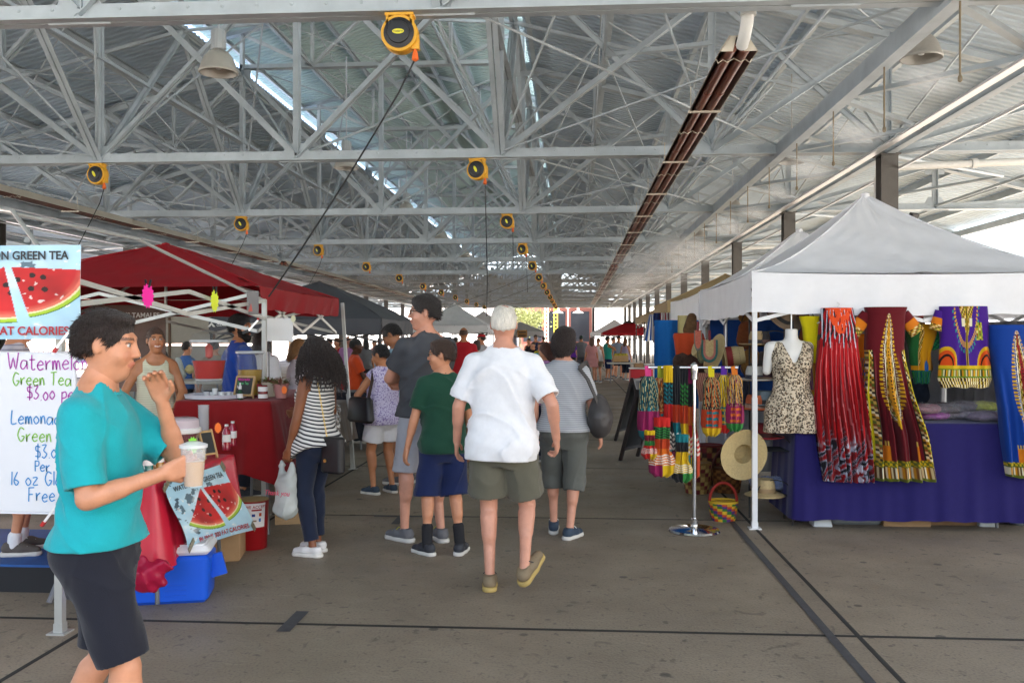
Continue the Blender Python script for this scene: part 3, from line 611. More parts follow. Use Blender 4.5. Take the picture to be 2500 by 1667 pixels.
        def post(D, X, Y, Z):
            wk = wrinkle(X, Y, Z, am, ft); D0 = D + wk; x, y, z = U0.inv(X, Y, Z)
            D = np.maximum(D0, hem + top.get('dip', 0) * np.clip(y, -.1, .1) - z); D = np.maximum(D, -np.maximum(D0 + .022, z - hem - .035 * s))
            if wid: D = np.maximum(D, np.where(z > 1.2 * s, np.abs(x) - (wid + .14 * np.clip((1.34 * s - z) / (.12 * s), 0, 1)) * s, -1))
            for cs, e_, n_ in slc:
                pl = (X - e_[0]) * n_[0] + (Y - e_[1]) * n_[1] + (Z - e_[2]) * n_[2]; d0 = cs[0].d(X, Y, Z)
                if len(cs) > 1: d0 = np.minimum(d0, cs[1].d(X, Y, Z))
                d0 = d0 + wk * .8; d1 = np.maximum(d0, pl); d1 = np.maximum(d1, -np.maximum(d0 + .016, -pl - .03)); h = np.clip(.5 + .5 * (d1 - D) / .03, 0, 1); D = d1 + (D - d1) * h - .03 * h * (1 - h)
            D = np.maximum(D, -Cone(nk0, nk1, nr, nr * 1.15, .01).d(X, Y, Z))
            if top.get('vneck'): D = np.maximum(D, -Cone(U((0, .14, 1.43 - top['vneck'])), U((0, .1, 1.52)), .012 * s, .09 * s, .01).d(X, Y, Z))
            return D
        pr = pr + [c_ for cs, _, _ in slc for c_ in []]
        ext = [c_.box() for cs, _, _ in slc for c_ in cs]
        V, F = mesh_of(pr, res * .8 if fine else res, .03, post, ext); onp(top.get('name', 'shirt'), V, F, top['mat'], root)
        if slv0 > 0 and fine and not top.get('collar') and not top.get('vneck'):
            rr_ = top.get('neck', .058) + .006; MB().tube([U((math.cos(a) * rr_, math.sin(a) * rr_ * 1.02 + top.get('nky', 0) - .004, 1.474 - .016 * math.sin(a) - .008 * abs(math.cos(a)))) for a in np.linspace(0, 2 * PI, 25)], .0085 * s, 6).build('neckband', top['mat'], root, True)
        if top.get('collar'):
            cb = MB(); ring = lambda r, z, t: [Vector(U((math.cos(a) * r, math.sin(a) * r * .95 + t, z))) for a in np.linspace(0, 2 * PI, 20, endpoint=False)]
            cb.loft([ring(.066, 1.475, -.012), ring(.068, 1.512, -.008), ring(.082, 1.478, -.012)], caps=False); cb.build('collar', top['mat'], root, True)
    if bot:
        hem = bot.get('hem', .5) * s; wz = bot.get('waist', 1.0) * s; e = bot.get('ease', .014) * s; pr = []; fl = bot.get('flare', .02) * s; cuts = []
        TL = [(z, hx + e, hy + e, cy) for z, hx, hy, cy in lev if .78 * s < z < wz + .12 * s]; TL.insert(0, (.76 * s, .13 * s * gx, .1 * s, 0)); pr.append(Stack(TL, UU(), .02)); am = bot.get('wr', .005) * s
        if bot.get('skirt'):
            SL = [(hem - .06, lev[2][1] + fl, lev[2][2] + fl, 0)] + [(z, hx + e, hy + e, cy) for z, hx, hy, cy in lev if .85 * s < z < wz + .12 * s]; pr = [Stack(SL, UU(), .02)]; plc = [(np.array((0, 0, hem)), np.array((0, 0, -1.)), 'S')]
        else:
            plc = []
            for q in 'LR':
                h0, k0, a0 = hp[q] + np.array((0, 0, .02 * s)), kn[q], an[q]; L1, L2 = np.linalg.norm(k0 - h0), np.linalg.norm(a0 - k0); want = (h0[2] - hem)
                if hem > k0[2] + .02:
                    tt = want / max(h0[2] - k0[2], .05); end = h0 + (k0 - h0) * tt; dv = (k0 - h0) / L1; plc.append((end, dv, [Cone(h0, end + dv * .06, (.092 * lw) * s + e, (.066 * lw) * s + e + fl, .03)]))
                else:
                    tt = min((k0[2] - hem) / max(k0[2] - a0[2], .05), .98); end = k0 + (a0 - k0) * tt; dv = (a0 - k0) / L2; plc.append((end, dv, [Cone(h0, k0, .092 * lw * s + e, .06 * lw * s + e + fl * .6, .03), Cone(k0, end + dv * .05, .06 * lw * s + e + fl * .6, .045 * s + e + fl, .02), Cone(k0 + (a0 - k0) * .12 + np.array((0, -.02 * s, 0)), k0 + (a0 - k0) * .42 + np.array((0, -.02 * s, 0)), .054 * lw * s + e, .046 * lw * s + e, .02)]))
            pr += [Ell(P((x_, -.07 * gx if fem else -.05, .9)), P((.09, .082, .088)), .04) for x_ in (-.065, .065)]
        def postb(D, X, Y, Z):
            wk = wrinkle(X + .3, Y, Z, am, bot.get('wf', .9)); D0 = D + wk; D = D0; x, y, z = U0.inv(X, Y, Z); D = np.maximum(D, z - wz)
            for e_, n_, cs in plc:
                pl = (X - e_[0]) * n_[0] + (Y - e_[1]) * n_[1] + (Z - e_[2]) * n_[2]
                if cs == 'S': D = np.maximum(D, pl); D = np.maximum(D, -np.maximum(D0 + .013, -pl - .05)); continue
                d0 = cs[0].d(X, Y, Z)
                for c2 in cs[1:]:
                    d2 = c2.d(X, Y, Z); h = np.clip(.5 + .5 * (d2 - d0) / .02, 0, 1); d0 = d2 + (d0 - d2) * h - .02 * h * (1 - h)
                d0 = d0 + wk; d1 = np.maximum(d0, pl); d1 = np.maximum(d1, -np.maximum(d0 + .02, -pl - .035)); h = np.clip(.5 + .5 * (d1 - D) / .02, 0, 1); D = d1 + (D - d1) * h - .02 * h * (1 - h)
            return D
        ext = [c_.box() for _, _, cs in plc if cs != 'S' for c_ in cs]
        V, F = mesh_of(pr, res * .85 if fine else res, .03, postb, ext); onp(bot.get('name', 'shorts'), V, F, bot['mat'], root)
    # ---- shoes and socks
    if shoe:
        for q in 'LR':
            ya, pt = R_(Lg[q][1]), R_(Lg[q][2]); FM = np.array(Matrix.Rotation(ya, 3, 'Z') @ Matrix.Rotation(-pt, 3, 'X'), float); T = lambda p: an[q] + FM @ (P(p) + P((0, 0, -.085)))
            up = [Cone(T((0, -.04, .052)), T((0, .06, .05)), .041 * s, .042 * s, .02), Cone(T((0, .06, .045)), T((0, .15, .034)), .042 * s, .032 * s, .02), Cone(T((0, -.03, .06)), T((0, -.02, shoe.get('high', .088))), .04 * s, .04 * s, .015)]
            def cutsole(D, X, Y, Z):
                n = FM @ np.array((0, 0, 1.)); b = T((0, 0, .026)); tp = T((0, 0, shoe.get('high', .088) + .008)); D = np.maximum(D, -((X - b[0]) * n[0] + (Y - b[1]) * n[1] + (Z - b[2]) * n[2]))
                D = np.maximum(D, (X - tp[0]) * n[0] + (Y - tp[1]) * n[1] + (Z - tp[2]) * n[2]); return D
            V, F = mesh_of(up, .007 if fine else .014, .02, cutsole); so_ = onp('shoe', V, F, shoe['mat'], root)
            n = FM @ np.array((0, 0, 1.)); sp = [Cone(T((0, -.045, .015)), T((0, .05, .015)), .046 * s, .044 * s, .02), Cone(T((0, .05, .015)), T((0, .148, .015)), .044 * s, .04 * s, .02)]
            def slab(D, X, Y, Z): b = T((0, 0, .015)); return np.maximum(D, np.abs((X - b[0]) * n[0] + (Y - b[1]) * n[1] + (Z - b[2]) * n[2]) - .0155 * s)
            V, F = mesh_of(sp, .007 if fine else .014, .02, slab); onp('sole', V, F, shoe.get('sole', MATS.get('sole_white') or mat('sole_white', (.6, .58, .54), .7)), so_)
            if sock:
                d = kn[q] - an[q]; V, F = mesh_of([Cone(an[q] + P((0, 0, -.02)), an[q] + d * sock[1], .043 * s, .047 * s, .01)], .009 if fine else .014); onp('sock', V, F, sock[0], root)
            if shoe.get('lace') and fine:
                lb_ = MB()
                for i in range(3): a_ = .045 + i * .026; lb_.tube([T((-.026, a_, .082 - i * .006)), T((0, a_ + .004, .093 - i * .008)), T((.026, a_, .082 - i * .006))], .0035 * s, 5)
                for sg in (-1, 1): lb_.tube([T((0, .04, .095)), T((sg * .025, .03, .105)), T((sg * .04, .045, .085))], .003 * s, 5)
                lb_.build('laces', shoe['lace'], so_)
    # ---- hair, beard, glasses, cap
    if hair:
        th = hair.get('th', .012); st = hair.get('style', 'short'); m = hair['mat'] if 'mat' in hair else mat('hair' + hair['col'], hair['col'], .48, bump=.8, bscale=70, stretch=(3, 3, .5), var=.25, vscale=30, sheen=.1)
        pr = [Ell(Hd((0, -.014, .026)), (np.array((.075, .094, .1)) + th) * hs, .03, HM)]
        low = {'short': -.045, 'bob': -.1, 'long': -.12, 'bald': -.03, 'buzz': -.04, 'bun': -.05, 'curly': -.1}[st]
        if st == 'bob': pr += [Ell(Hd((0, -.04, -.03)), np.array((.094, .088, .095)) * hs, .05, HM), Ell(Hd((.02, -.02, .1)), np.array((.07, .08, .04)) * hs, .04, HM)]
        if st in ('short',): pr += [Ell(Hd((0, -.042, -.012)), np.array((.06, .048, .05)) * hs, .04, HM), Ell(Hd((.01, .045, .1)), np.array((.055, .04, .018)) * hs * (1 + th * 4), .03, HM)]
        if st == 'bun': pr += [Ell(Hd((0, -.105, -.055)), np.array((.042, .035, .045)) * hs, .02, HM), Ell(Hd((0, -.06, -.02)), np.array((.066, .05, .05)) * hs, .03, HM)]
        if st in ('long', 'curly'):
            Lh = hair.get('len', .3); pr += [Cone(Hd((0, -.05, -.02)), Hd((0, -.085, -Lh)), .085 * hs, .06 * hs, .03, None), Cone(Hd((-.05, -.04, -.02)), Hd((-.075, -.05, -Lh * .85)), .045 * hs, .035 * hs, .03), Cone(Hd((.05, -.04, -.02)), Hd((.075, -.05, -Lh * .85)), .045 * hs, .035 * hs, .03)]
        p0, p1 = np.array((0, .088 + th, hair.get('line', .07))), np.array((0, .022, -.03)); dv = p1 - p0; nn = np.array((0, -dv[2], dv[1])); nn /= np.linalg.norm(nn)
        if nn[1] < 0: nn = -nn
        def posth(D, X, Y, Z):
            l = np.stack([X - piv[0], Y - piv[1], Z - piv[2]], -1) @ HM / hs - np.array((0, .012, .105)); x, y, z = l[..., 0], l[..., 1], l[..., 2]
            am = hair.get('rough', .0014); D = D + am * (np.sin(90 * x + 20 * np.sin(30 * z)) * np.sin(70 * y + 18 * z) + .6 * np.sin(160 * x + 40 * z) * np.sin(130 * y))
            cut = ((y - p0[1]) * nn[1] + (z - p0[2]) * nn[2] + .004 * np.sin(120 * x + 9 * np.sin(40 * x)) * np.sin(60 * z)) * hs; D = np.maximum(D, cut)
            if st in ('short', 'bald', 'buzz', 'bun'):
                D = np.maximum(D, (low - z + np.clip(y + .02, 0, .1) * .55 + .25 * np.abs(x)) * hs + .004 * np.sin(170 * x + 11) * np.sin(60 * y)); ear = np.sqrt((np.abs(x) - .085) ** 2 + ((y + .004) / 1.0) ** 2 + ((z + .008) / 1.3) ** 2) - .03; D = np.maximum(D, -ear * hs)
            elif st == 'bob': D = np.maximum(D, (low - z + np.clip(-y - .02, 0, .1) * -.2) * hs)
            if st == 'bald': D = np.maximum(D, (z - .075) * hs)
            if hair.get('hole'): D = np.maximum(D, (.058 + .012 * np.sin(50 * x) * np.sin(60 * y) - np.sqrt(x * x + (y + .02) ** 2 + (z - .14) ** 2)) * hs)
            return D
        V, F = mesh_of(pr, hr * (1 if fine else 1.1), .025, posth); onp('hair', V, F, m, root)
        if fine and st != 'curly' and len(V) and hair.get('strands', 1):        # loose strands that break up the outline
            me_ = root.children[-1].data if False else bpy.data.objects[[c_.name for c_ in root.children if c_.name.startswith('hair')][0]].data; nr_ = np.zeros(len(V) * 3, f32); me_.vertex_normals.foreach_get('vector', nr_); nr_ = nr_.reshape(-1, 3)
            rg = np.random.default_rng(len(V)); ns = hair.get('strands', 2600); ii = rg.integers(0, len(V), ns); b0 = V[ii]; back = HM @ np.array((0, -.75, -.65)); dr = nr_[ii] * hair.get('lift', .2) + back * .8 + rg.normal(0, .2, (ns, 3)); dr /= np.linalg.norm(dr, axis=1)[:, None]; ln = (rg.uniform(.012, .028, ns) * hair.get('sl', 1.0))[:, None] * hs; sd2 = np.cross(dr, nr_[ii]); sd2 /= np.linalg.norm(sd2, axis=1)[:, None] + 1e-6; wv = sd2 * .0016
            VV_ = np.stack([b0 - wv - nr_[ii] * .002, b0 + wv - nr_[ii] * .002, b0 + dr * ln * .6 + wv * .7, b0 + dr * ln], 1).reshape(-1, 3); onp('strands', VV_, np.arange(4 * ns).reshape(-1, 4), m, root)
    if beard and fine:
        m = mat('beard' + beard, beard, .7, bump=1, bscale=90, var=.25, vscale=40); pr = [Cone(Hd((-.06, .01, -.03)), Hd((0, .06, -.1)), .022 * hs, .04 * hs, .02), Cone(Hd((.06, .01, -.03)), Hd((0, .06, -.1)), .022 * hs, .04 * hs, .02)]
        def postq(D, X, Y, Z):
            l = np.stack([X - piv[0], Y - piv[1], Z - piv[2]], -1) @ HM / hs - np.array((0, .012, .105)); z = l[..., 2]; return np.maximum(D + .003 * np.sin(150 * l[..., 0]) * np.sin(120 * z), np.maximum(-np.sqrt((l[..., 0]) ** 2 + (l[..., 1] - .1) ** 2 + (z + .055) ** 2) + .03, z + .035) * hs)
        V, F = mesh_of(pr, hr, .02, postq); onp('beard', V, F, m, root)
    if gl:
        m = mat('glasses_frame', (.02, .02, .022), .3); g_ = MB()
        for x_ in (-.033, .033):
            ring = [Vector(Hd((x_ + math.cos(a) * .024, .107 - abs(x_ + math.cos(a) * .024) * .22, .008 + math.sin(a) * .017))) for a in np.linspace(0, 2 * PI, 13)]; g_.tube(ring, .0022 * hs, 5)
        g_.tube([Hd((-.009, .106, .012)), Hd((.009, .106, .012))], .002 * hs, 5)
        for x_ in (-1, 1): g_.tube([Hd((x_ * .057, .094, .013)), Hd((x_ * .08, .01, .012)), Hd((x_ * .078, -.03, .0))], .0022 * hs, 5)
        go = g_.build('glasses', m, root)
        if gl == 'sun':
            l_ = MB()
            for x_ in (-.033, .033): l_.add([Hd((x_ + math.cos(a) * .023, .106 - abs(x_ + math.cos(a) * .023) * .22, .008 + math.sin(a) * .016)) for a in np.linspace(0, 2 * PI, 12, endpoint=False)], [tuple(range(12))])
            l_.build('lens', mat('dark_lens', (.015, .015, .018), .12), go)
    if cap:
        V, F = mesh_of([Ell(Hd((0, -.012, .04)), np.array((.086, .106, .095)) * hs, .01, HM), Ell(Hd((0, .13, .045)), np.array((.075, .085, .009)) * hs, .01, HM)], hr, .02, lambda D, X, Y, Z: np.maximum(D, (.036 * hs - ((np.stack([X - piv[0], Y - piv[1], Z - piv[2]], -1) @ HM)[..., 2] - .105 * hs))))
        onp('cap', V, F, cap, root)
    root_info = dict(root=root, s=s, Hd=Hd, U=U, sh=sh, el=el, wr=wr, hp=hp, an=an, kn=kn, HM=HM, hs=hs, piv=piv)
    return root_info
# ================================================================== things hanging from the roof
ORD = ['nearest', 'second', 'third', 'fourth', 'fifth', 'sixth', 'seventh', 'eighth', 'ninth', 'tenth', 'eleventh', 'twelfth', 'thirteenth']
M_yel = mat('reel_yellow', (.75, .38, .02), .45, var=.1, vscale=12); M_blk = mat('black_plastic', (.018, .018, .02), .45); M_org = mat('orange_plastic', (.85, .16, .03), .4); M_rub = mat('black_cord', (.012, .012, .012), .6)
def reel_meshes():
    h = MB(); h.lathe([(.152, -.06), (.155, -.05), (.155, .05), (.152, .06)], 28, (0, 0, -.17), Rx(PI / 2)); h.box((.0, 0, -.012), (.24, .13, .022)); h.box((-.1, 0, -.06), (.02, .12, .1)); h.box((.1, 0, -.06), (.02, .12, .1)); h.box((.13, 0, -.25), (.06, .07, .1))
    f = MB(); f.lathe([(.128, .061), (.128, .066), (.095, .075), (.09, .09), (.06, .095), (.02, .095)], 28, (0, 0, -.17), Rx(PI / 2))
    for k in range(6): a = k * PI / 3; f.lathe([(.007, .064), (.007, .074)], 6, (math.cos(a) * .112, 0, -.17 + math.sin(a) * .112), Rx(PI / 2))
    l = MB(); l.lathe([(.05, .096), (.05, .0975)], 20, (0, 0, -.17), Rx(PI / 2), sy=.42)
    n = MB(); n.lathe([(.008, 0), (.022, -.03), (.03, -.085), (.012, -.1)], 10, (.13, -.02, -.3))
    return h.mesh('housing', M_yel, True), f.mesh('drum', M_blk, True), l.mesh('name_plate', mat('reel_plate', (.8, .72, .03), .4), True), n.mesh('cord_guide', M_org, True)
RM = reel_meshes()
def reel(x, y, z, turn, label, cord, lab_rot=0, text=False):
    r = thing('cord_reel', label, 'cord reel', (x, y, z), turn, 'yellow cord reels under the trusses')
    place(RM[0], 'housing', r); place(RM[1], 'drum', r); o = place(RM[2], 'name_plate', r, (0, 0, 0)); 
    if lab_rot: o.rotation_euler = (0, R_(lab_rot), 0); o.location = Vector((0, 0, -.17)) - Matrix.Rotation(R_(lab_rot), 3, 'Y') @ Vector((0, 0, -.17))
    place(RM[3], 'cord_guide', r)
    if text:
        t = place(text_mesh('HUBBELL', .021, mat('plate_ink', (.03, .03, .03), .5), .0006), 'lettering', r, (0, -.0985, -.17)); t.rotation_euler = (R_(90), R_(180), 0)
    if cord:
        Mi = Matrix.Rotation(-turn, 3, 'Z'); pts = [Mi @ (Vector(p) - Vector((x, y, z))) for p in cord]; pts[0] = Vector((.13, -.02, -.38)); MB().tube(pts, .0075, 6).build('cord', M_rub, r, True)
    return r
def sag(p, q, s_, n=8): return [Vector(p).lerp(Vector(q), i / n) - Vector((0, 0, s_ * 4 * (i / n) * (1 - i / n))) for i in range(n + 1)]
for k in range(0, 12):
    y = Y0 + k * BAY - .02; z = ZB - .08; cord = None
    if k == 0: cord = sag((-1.3, y, z - .38), (-2.66, 7.72, 1.93), .05)
    elif k == 1: cord = [(-1.3, y, z - .38), (-1.3, y, 2.5), (-1.31, y, 1.9)]
    elif k in (4, 5): cord = sag((-1.3, y, z - .4), (-4.6 - k * .3, y + 2, 2.35), .05)
    elif k < 4: cord = [(-1.3, y, z - .38), (-1.31, y, z - .8 - .2 * k)]
    reel(-1.45, y, z, 0 if k == 0 else -.45 + .2 * (k % 3), '%s yellow cord reel from the front, in the row left of the heater' % ORD[k], cord, 0 if k == 0 else 65, k == 0)
for k in range(1, 12):
    y = Y0 + k * BAY - .02; z = ZB - .08; cord = sag((-7.25, y, z - .38), (-8.3, y + .2, 2.2), .03) if k < 4 else None
    reel(-7.4, y, z, -.3 + .15 * (k % 3), '%s yellow cord reel from the front, in the far left row' % ORD[k - 1], cord, 60)
# ---- tube heaters
M_hood = mat('heater_hood', (.56, .5, .4), .4, .3, var=.08, vscale=4); M_inner = mat('heater_inner', (.07, .045, .035), .35, .6); M_tubeh = mat('rust_tube', (.17, .05, .025), .45, .2, var=.2, vscale=5)
def heater(x, y0, y1, label, vent):
    z = 4.16; h = thing('tube_heater', label, 'heater', (x, y0, z), 0, 'gas tube heaters along the aisle'); L = y1 - y0; nseg = max(1, round(L / 2.7)); sl = L / nseg
    prof_o = [(-.17, -.07), (-.165, -.07), (-.075, .062), (.075, .062), (.165, -.07), (.17, -.07), (.08, .07), (-.08, .07)]
    om = MB().prof((0, 0, 0), (0, sl - .012, 0), prof_o).mesh('hood', M_hood)
    im = MB(); im.add([(-.16, 0, -.068), (-.07, 0, .056), (-.07, sl - .012, .056), (-.16, sl - .012, -.068), (.07, 0, .056), (.07, sl - .012, .056), (.16, 0, -.068), (.16, sl - .012, -.068)], [(0, 1, 2, 3), (1, 4, 5, 2), (4, 6, 7, 5)]); im = im.mesh('reflector', M_inner)
    tb = MB()
    for sx in (-.062, .062): tb.tube([(sx, 0, -.03), (sx, sl, -.03)], .05, 12); tb.tube([(sx, sl * .5 - .05, -.03), (sx, sl * .5 + .02, -.03)], .056, 12)
    tb = tb.mesh('burner_tube', M_tubeh, True); hg = MB(); hg.box((0, 0, -.085), (.36, .035, .02)); hg.tube([(-.15, 0, -.08), (-.15, 0, .2)], .006, 5); hg.tube([(.15, 0, -.08), (.15, 0, .2)], .006, 5); hg = hg.mesh('hanger', M_hood)
    br = MB().tube([(-.165, 0, -.06), (-.14, 0, -.1), (-.1, 0, -.07), (-.06, 0, -.095), (0, 0, -.06), (.06, 0, -.095), (.1, 0, -.07), (.14, 0, -.1), (.165, 0, -.06)], .006, 5).mesh('wire_bracket', M_hood)
    for k in range(nseg):
        place(om, 'hood', h, (0, k * sl, 0)); place(im, 'reflector', h, (0, k * sl, 0)); place(tb, 'burner_tube', h, (0, k * sl, 0)); place(hg, 'hanger', h, (0, k * sl + sl * .72, 0)); place(br, 'wire_bracket', h, (0, k * sl + sl * .08, 0))
    if vent:
        for sx in (-1, 1): MB().prism([(sx * .16, -.07), (sx * .07, .06), (sx * .02, .06), (sx * .05, -.07)], -.004, .004, (0, -.005, 0), Rx(PI / 2)).build('end_plate', M_hood, h)
        v = MB(); v.tube([(.03, .0, -.02), (.03, -.1, .02), (.035, -.2, .1), (.04, -.24, .22)], .055, 14); v.tube([(.04, -.24, .16), (.04, -.24, .9)], .068, 14); v.build('vent_pipe', M_pipe, h, True)
    return h
heater(1.45, 8.05, 31.0, 'long dark red tube heater running above the aisle on the right', True)
heater(1.45, 32.2, 68.0, 'far tube heater above the aisle, beyond the long dark red one', False)
heater(-9.95, 9.4, 29.5, 'long beige tube heater over the stalls on the far left', False)
heater(-9.95, 30.4, 62.0, 'far beige tube heater on the left, behind the dark grey tent', False)
# ---- bell lamps
M_bell = mat('lamp_bell', (.42, .39, .34), .45, .2, var=.1, vscale=8); M_can = mat('lamp_can', (.45, .46, .46), .4, .3)
bm = MB(); bm.lathe([(.225, 0), (.235, .01), (.23, .035), (.215, .06), (.2, .11), (.17, .19), (.12, .25), (.07, .275), (.055, .28)], 28, caps=False); bm.lathe([(.22, .004), (.205, .07), (.165, .18), (.1, .245), (.02, .25)], 28, caps=False); bm = bm.mesh('bell', M_bell, True, auto=60)
cm = MB(); cm.lathe([(.075, .28), (.085, .29), (.085, .5), (.07, .52)], 16); 
for k in range(8): a = k * PI / 4; cm.box((math.cos(a) * .088, math.sin(a) * .088, .4), (.012, .012, .2))
cm = cm.mesh('ballast_can', M_can, True); sm_ = MB().tube([(0, 0, .5), (0, 0, 2.1)], .012, 6).mesh('stem', M_can)
lm_ = MB().lathe([(.015, .2), (.04, .16), (.05, .1), (.03, .05), (.0, .04)], 12).mesh('bulb', mat('lamp_glass', (.7, .7, .68), .3))
def bell(x, y, label):
    t = thing('bell_lamp', label, 'lamp', (x, y, 4.74), 0, 'grey bell lamps hanging from the roof')
    for me, n in ((bm, 'bell'), (cm, 'ballast_can'), (sm_, 'stem'), (lm_, 'bulb')): place(me, n, t)
for k in range(9): bell(XC, 10.55 + BAY * k, '%s grey bell lamp from the front, under the roof ridge' % ORD[k])
for k in range(7): bell(3.95, 10.55 + BAY * k, '%s grey bell lamp from the front, over the right stalls' % ORD[k])
for k in range(1, 7): bell(-12.45, 10.55 + BAY * k, '%s grey bell lamp from the front, over the far left stalls' % ORD[k - 1])
# ---- mist nozzles on rods along the right beam, with spray
M_rod = mat('brass_rod', (.25, .2, .13), .4, .5)
M_mist = bpy.data.materials.new('mist'); M_mist.use_nodes = True; nt = M_mist.node_tree; nt.nodes.clear()
def mist_nodes(nt, dens=13.0):
    N, L = nt.nodes, nt.links; o = N.new('ShaderNodeOutputMaterial'); pv = N.new('ShaderNodeVolumePrincipled'); pv.inputs['Color'].default_value = (.98, .97, .95, 1); pv.inputs['Anisotropy'].default_value = .2
    tc = N.new('ShaderNodeTexCoord'); n = N.new('ShaderNodeTexNoise'); n.inputs['Scale'].default_value = 4; n.inputs['Detail'].default_value = 3; mp = N.new('ShaderNodeMapping'); mp.inputs['Scale'].default_value = (1, 2.2, 2.2); L.new(tc.outputs['Object'], mp.inputs[0]); L.new(mp.outputs[0], n.inputs['Vector'])
    g = N.new('ShaderNodeTexGradient'); g.gradient_type = 'SPHERICAL'; gm = N.new('ShaderNodeMapping'); gm.vector_type = 'POINT'; gm.inputs['Location'].default_value = (-1, -1, -1); gm.inputs['Scale'].default_value = (2, 2, 2); L.new(tc.outputs['Generated'], gm.inputs[0]); L.new(gm.outputs[0], g.inputs[0])
    r = N.new('ShaderNodeMapRange'); r.inputs[1].default_value = .42; r.inputs[2].default_value = .75; L.new(n.outputs[0], r.inputs[0]); m = N.new('ShaderNodeMath'); m.operation = 'MULTIPLY'; L.new(r.outputs[0], m.inputs[0]); L.new(g.outputs[1], m.inputs[1])
    m2 = N.new('ShaderNodeMath'); m2.operation = 'MULTIPLY'; m2.inputs[1].default_value = dens; L.new(m.outputs[0], m2.inputs[0]); L.new(m2.outputs[0], pv.inputs['Density']); L.new(pv.outputs[0], o.inputs['Volume'])
mist_nodes(nt)
M_mistf = bpy.data.materials.new('mist_thin'); M_mistf.use_nodes = True; M_mistf.node_tree.nodes.clear(); mist_nodes(M_mistf.node_tree, 2.6)
rod = MB().tube([(0, 0, 0), (0, 0, -.62)], .009, 6).mesh('rod', M_rod); noz = MB().lathe([(.008, 0), (.018, -.02), (.018, -.05), (.006, -.06)], 8, (0, 0, -.62)).mesh('nozzle', M_rod, True)
puff = MB().lathe([(.01, -1), (.5, -.86), (.86, -.5), (1, 0), (.86, .5), (.5, .86), (.01, 1)], 14).mesh('spray', M_mist, True); puff2 = puff.copy(); puff2.materials.clear(); puff2.materials.append(M_mistf)
for k in range(14):
    y = 7.35 + 1.74 * k; t = thing('mist_nozzle', '%s mist nozzle rod from the front, hanging from the right beam' % (ORD[k] if k < 13 else 'farthest'), 'mist nozzle', (3.05, y, 4.27), 0, 'mist nozzles on the right beam'); place(rod, 'rod', t); place(noz, 'nozzle', t)
for k in range(9):
    y = 7.35 + 1.74 * (k if k < 6 else k + 1); s_ = RNG.uniform(.8, 1.25)
    o = place(puff, 'mist', None, (3.05 - .26 * s_, y + .05, 3.62 - .02 * k)); o.scale = (.34 * s_, .22 * s_, .15 * s_); o.rotation_euler = (0, R_(12), R_(20 * math.sin(k * 3))); tag(o, kind='stuff')
for k, (x, y, z) in enumerate(((2.6, 21, 3.6), (2.3, 25, 3.7), (2.7, 29, 3.55), (2.2, 34, 3.7), (2.5, 40, 3.6))):
    o = place(puff2, 'mist', None, (x, y, z)); o.scale = (.9, 1.8, .34); o.rotation_euler = (0, .15, k); tag(o, kind='stuff')
# floodlights and cameras on the near right column
fl = thing('flood_light', 'black twin floodlight strapped to the near right column', 'floodlight', (4.6, Y0 + BAY - .14, 3.3))
for sx in (-1, 1):
    MB().box((0, 0, 0), (.13, .07, .1), Rz(sx * .5) @ Rx(.5)).build('lamp_head', M_blk, fl).location = (sx * .3, -.08, .02)
    MB().tube([(sx * .12, 0, 0), (sx * .28, -.05, 0)], .016, 6).build('arm', M_blk, fl)
MB().box((0, 0, 0), (.27, .3, .04)).build('strap', M_alu, fl).location = (0, .14, .05)
# ================================================================== people
def stripes(name, c1, c2, period, duty=.5, axis=2, rough=.8, wob=.0, slant=0.0):
    if name in MATS: return MATS[name]
    m = mat(name, c1, rough, bump=.15, bscale=180); nt = m.node_tree; N, L = nt.nodes, nt.links; b = N['Principled BSDF']
    tc = N.new('ShaderNodeTexCoord'); sp = N.new('ShaderNodeSeparateXYZ'); L.new(tc.outputs['Object'], sp.inputs[0]); v = sp.outputs[axis]
    if wob or slant:
        nz = N.new('ShaderNodeTexNoise'); nz.inputs['Scale'].default_value = 5; L.new(tc.outputs['Object'], nz.inputs['Vector']); mm = N.new('ShaderNodeMath'); mm.operation = 'MULTIPLY_ADD'; mm.inputs[1].default_value = wob; L.new(nz.outputs[0], mm.inputs[0]); L.new(v, mm.inputs[2]); v = mm.outputs[0]
        if slant:
            m4 = N.new('ShaderNodeMath'); m4.operation = 'MULTIPLY_ADD'; m4.inputs[1].default_value = slant; L.new(sp.outputs[1], m4.inputs[0]); L.new(v, m4.inputs[2]); v = m4.outputs[0]
    f = N.new('ShaderNodeMath'); f.operation = 'MODULO'; f.inputs[1].default_value = period; L.new(v, f.inputs[0]); g = N.new('ShaderNodeMath'); g.operation = 'LESS_THAN'; g.inputs[1].default_value = period * duty; L.new(f.outputs[0], g.inputs[0])
    x = N.new('ShaderNodeMix'); x.data_type = 'RGBA'; x.inputs['A'].default_value = (*lin(c1), 1); x.inputs['B'].default_value = (*lin(c2), 1); L.new(g.outputs[0], x.inputs['Factor']); L.new(x.outputs['Result'], b.inputs['Base Color']); return m
def cloth(name, col, rough=.85, var=.05, **k): return mat('cloth_' + name, col, rough, var=var, vscale=25, bump=.2, bscale=260, sheen=.15, spec=.25, **k)
C_white = cloth('white', (.78, .78, .8)); C_olive = cloth('olive', (.115, .108, .078)); C_char = stripes('cloth_charcoal', (.052, .054, .062), (.07, .072, .08), .009, .4, 2, .85, .006); C_lgrey = cloth('light_grey', (.4, .4, .44))
C_green = cloth('dark_green', (.012, .06, .035)); C_navy = cloth('navy', (.012, .022, .085)); C_teal = cloth('teal', (.012, .36, .4)); C_blk = cloth('black_navy', (.013, .014, .022)); C_capri = cloth('grey_green', (.11, .115, .105))
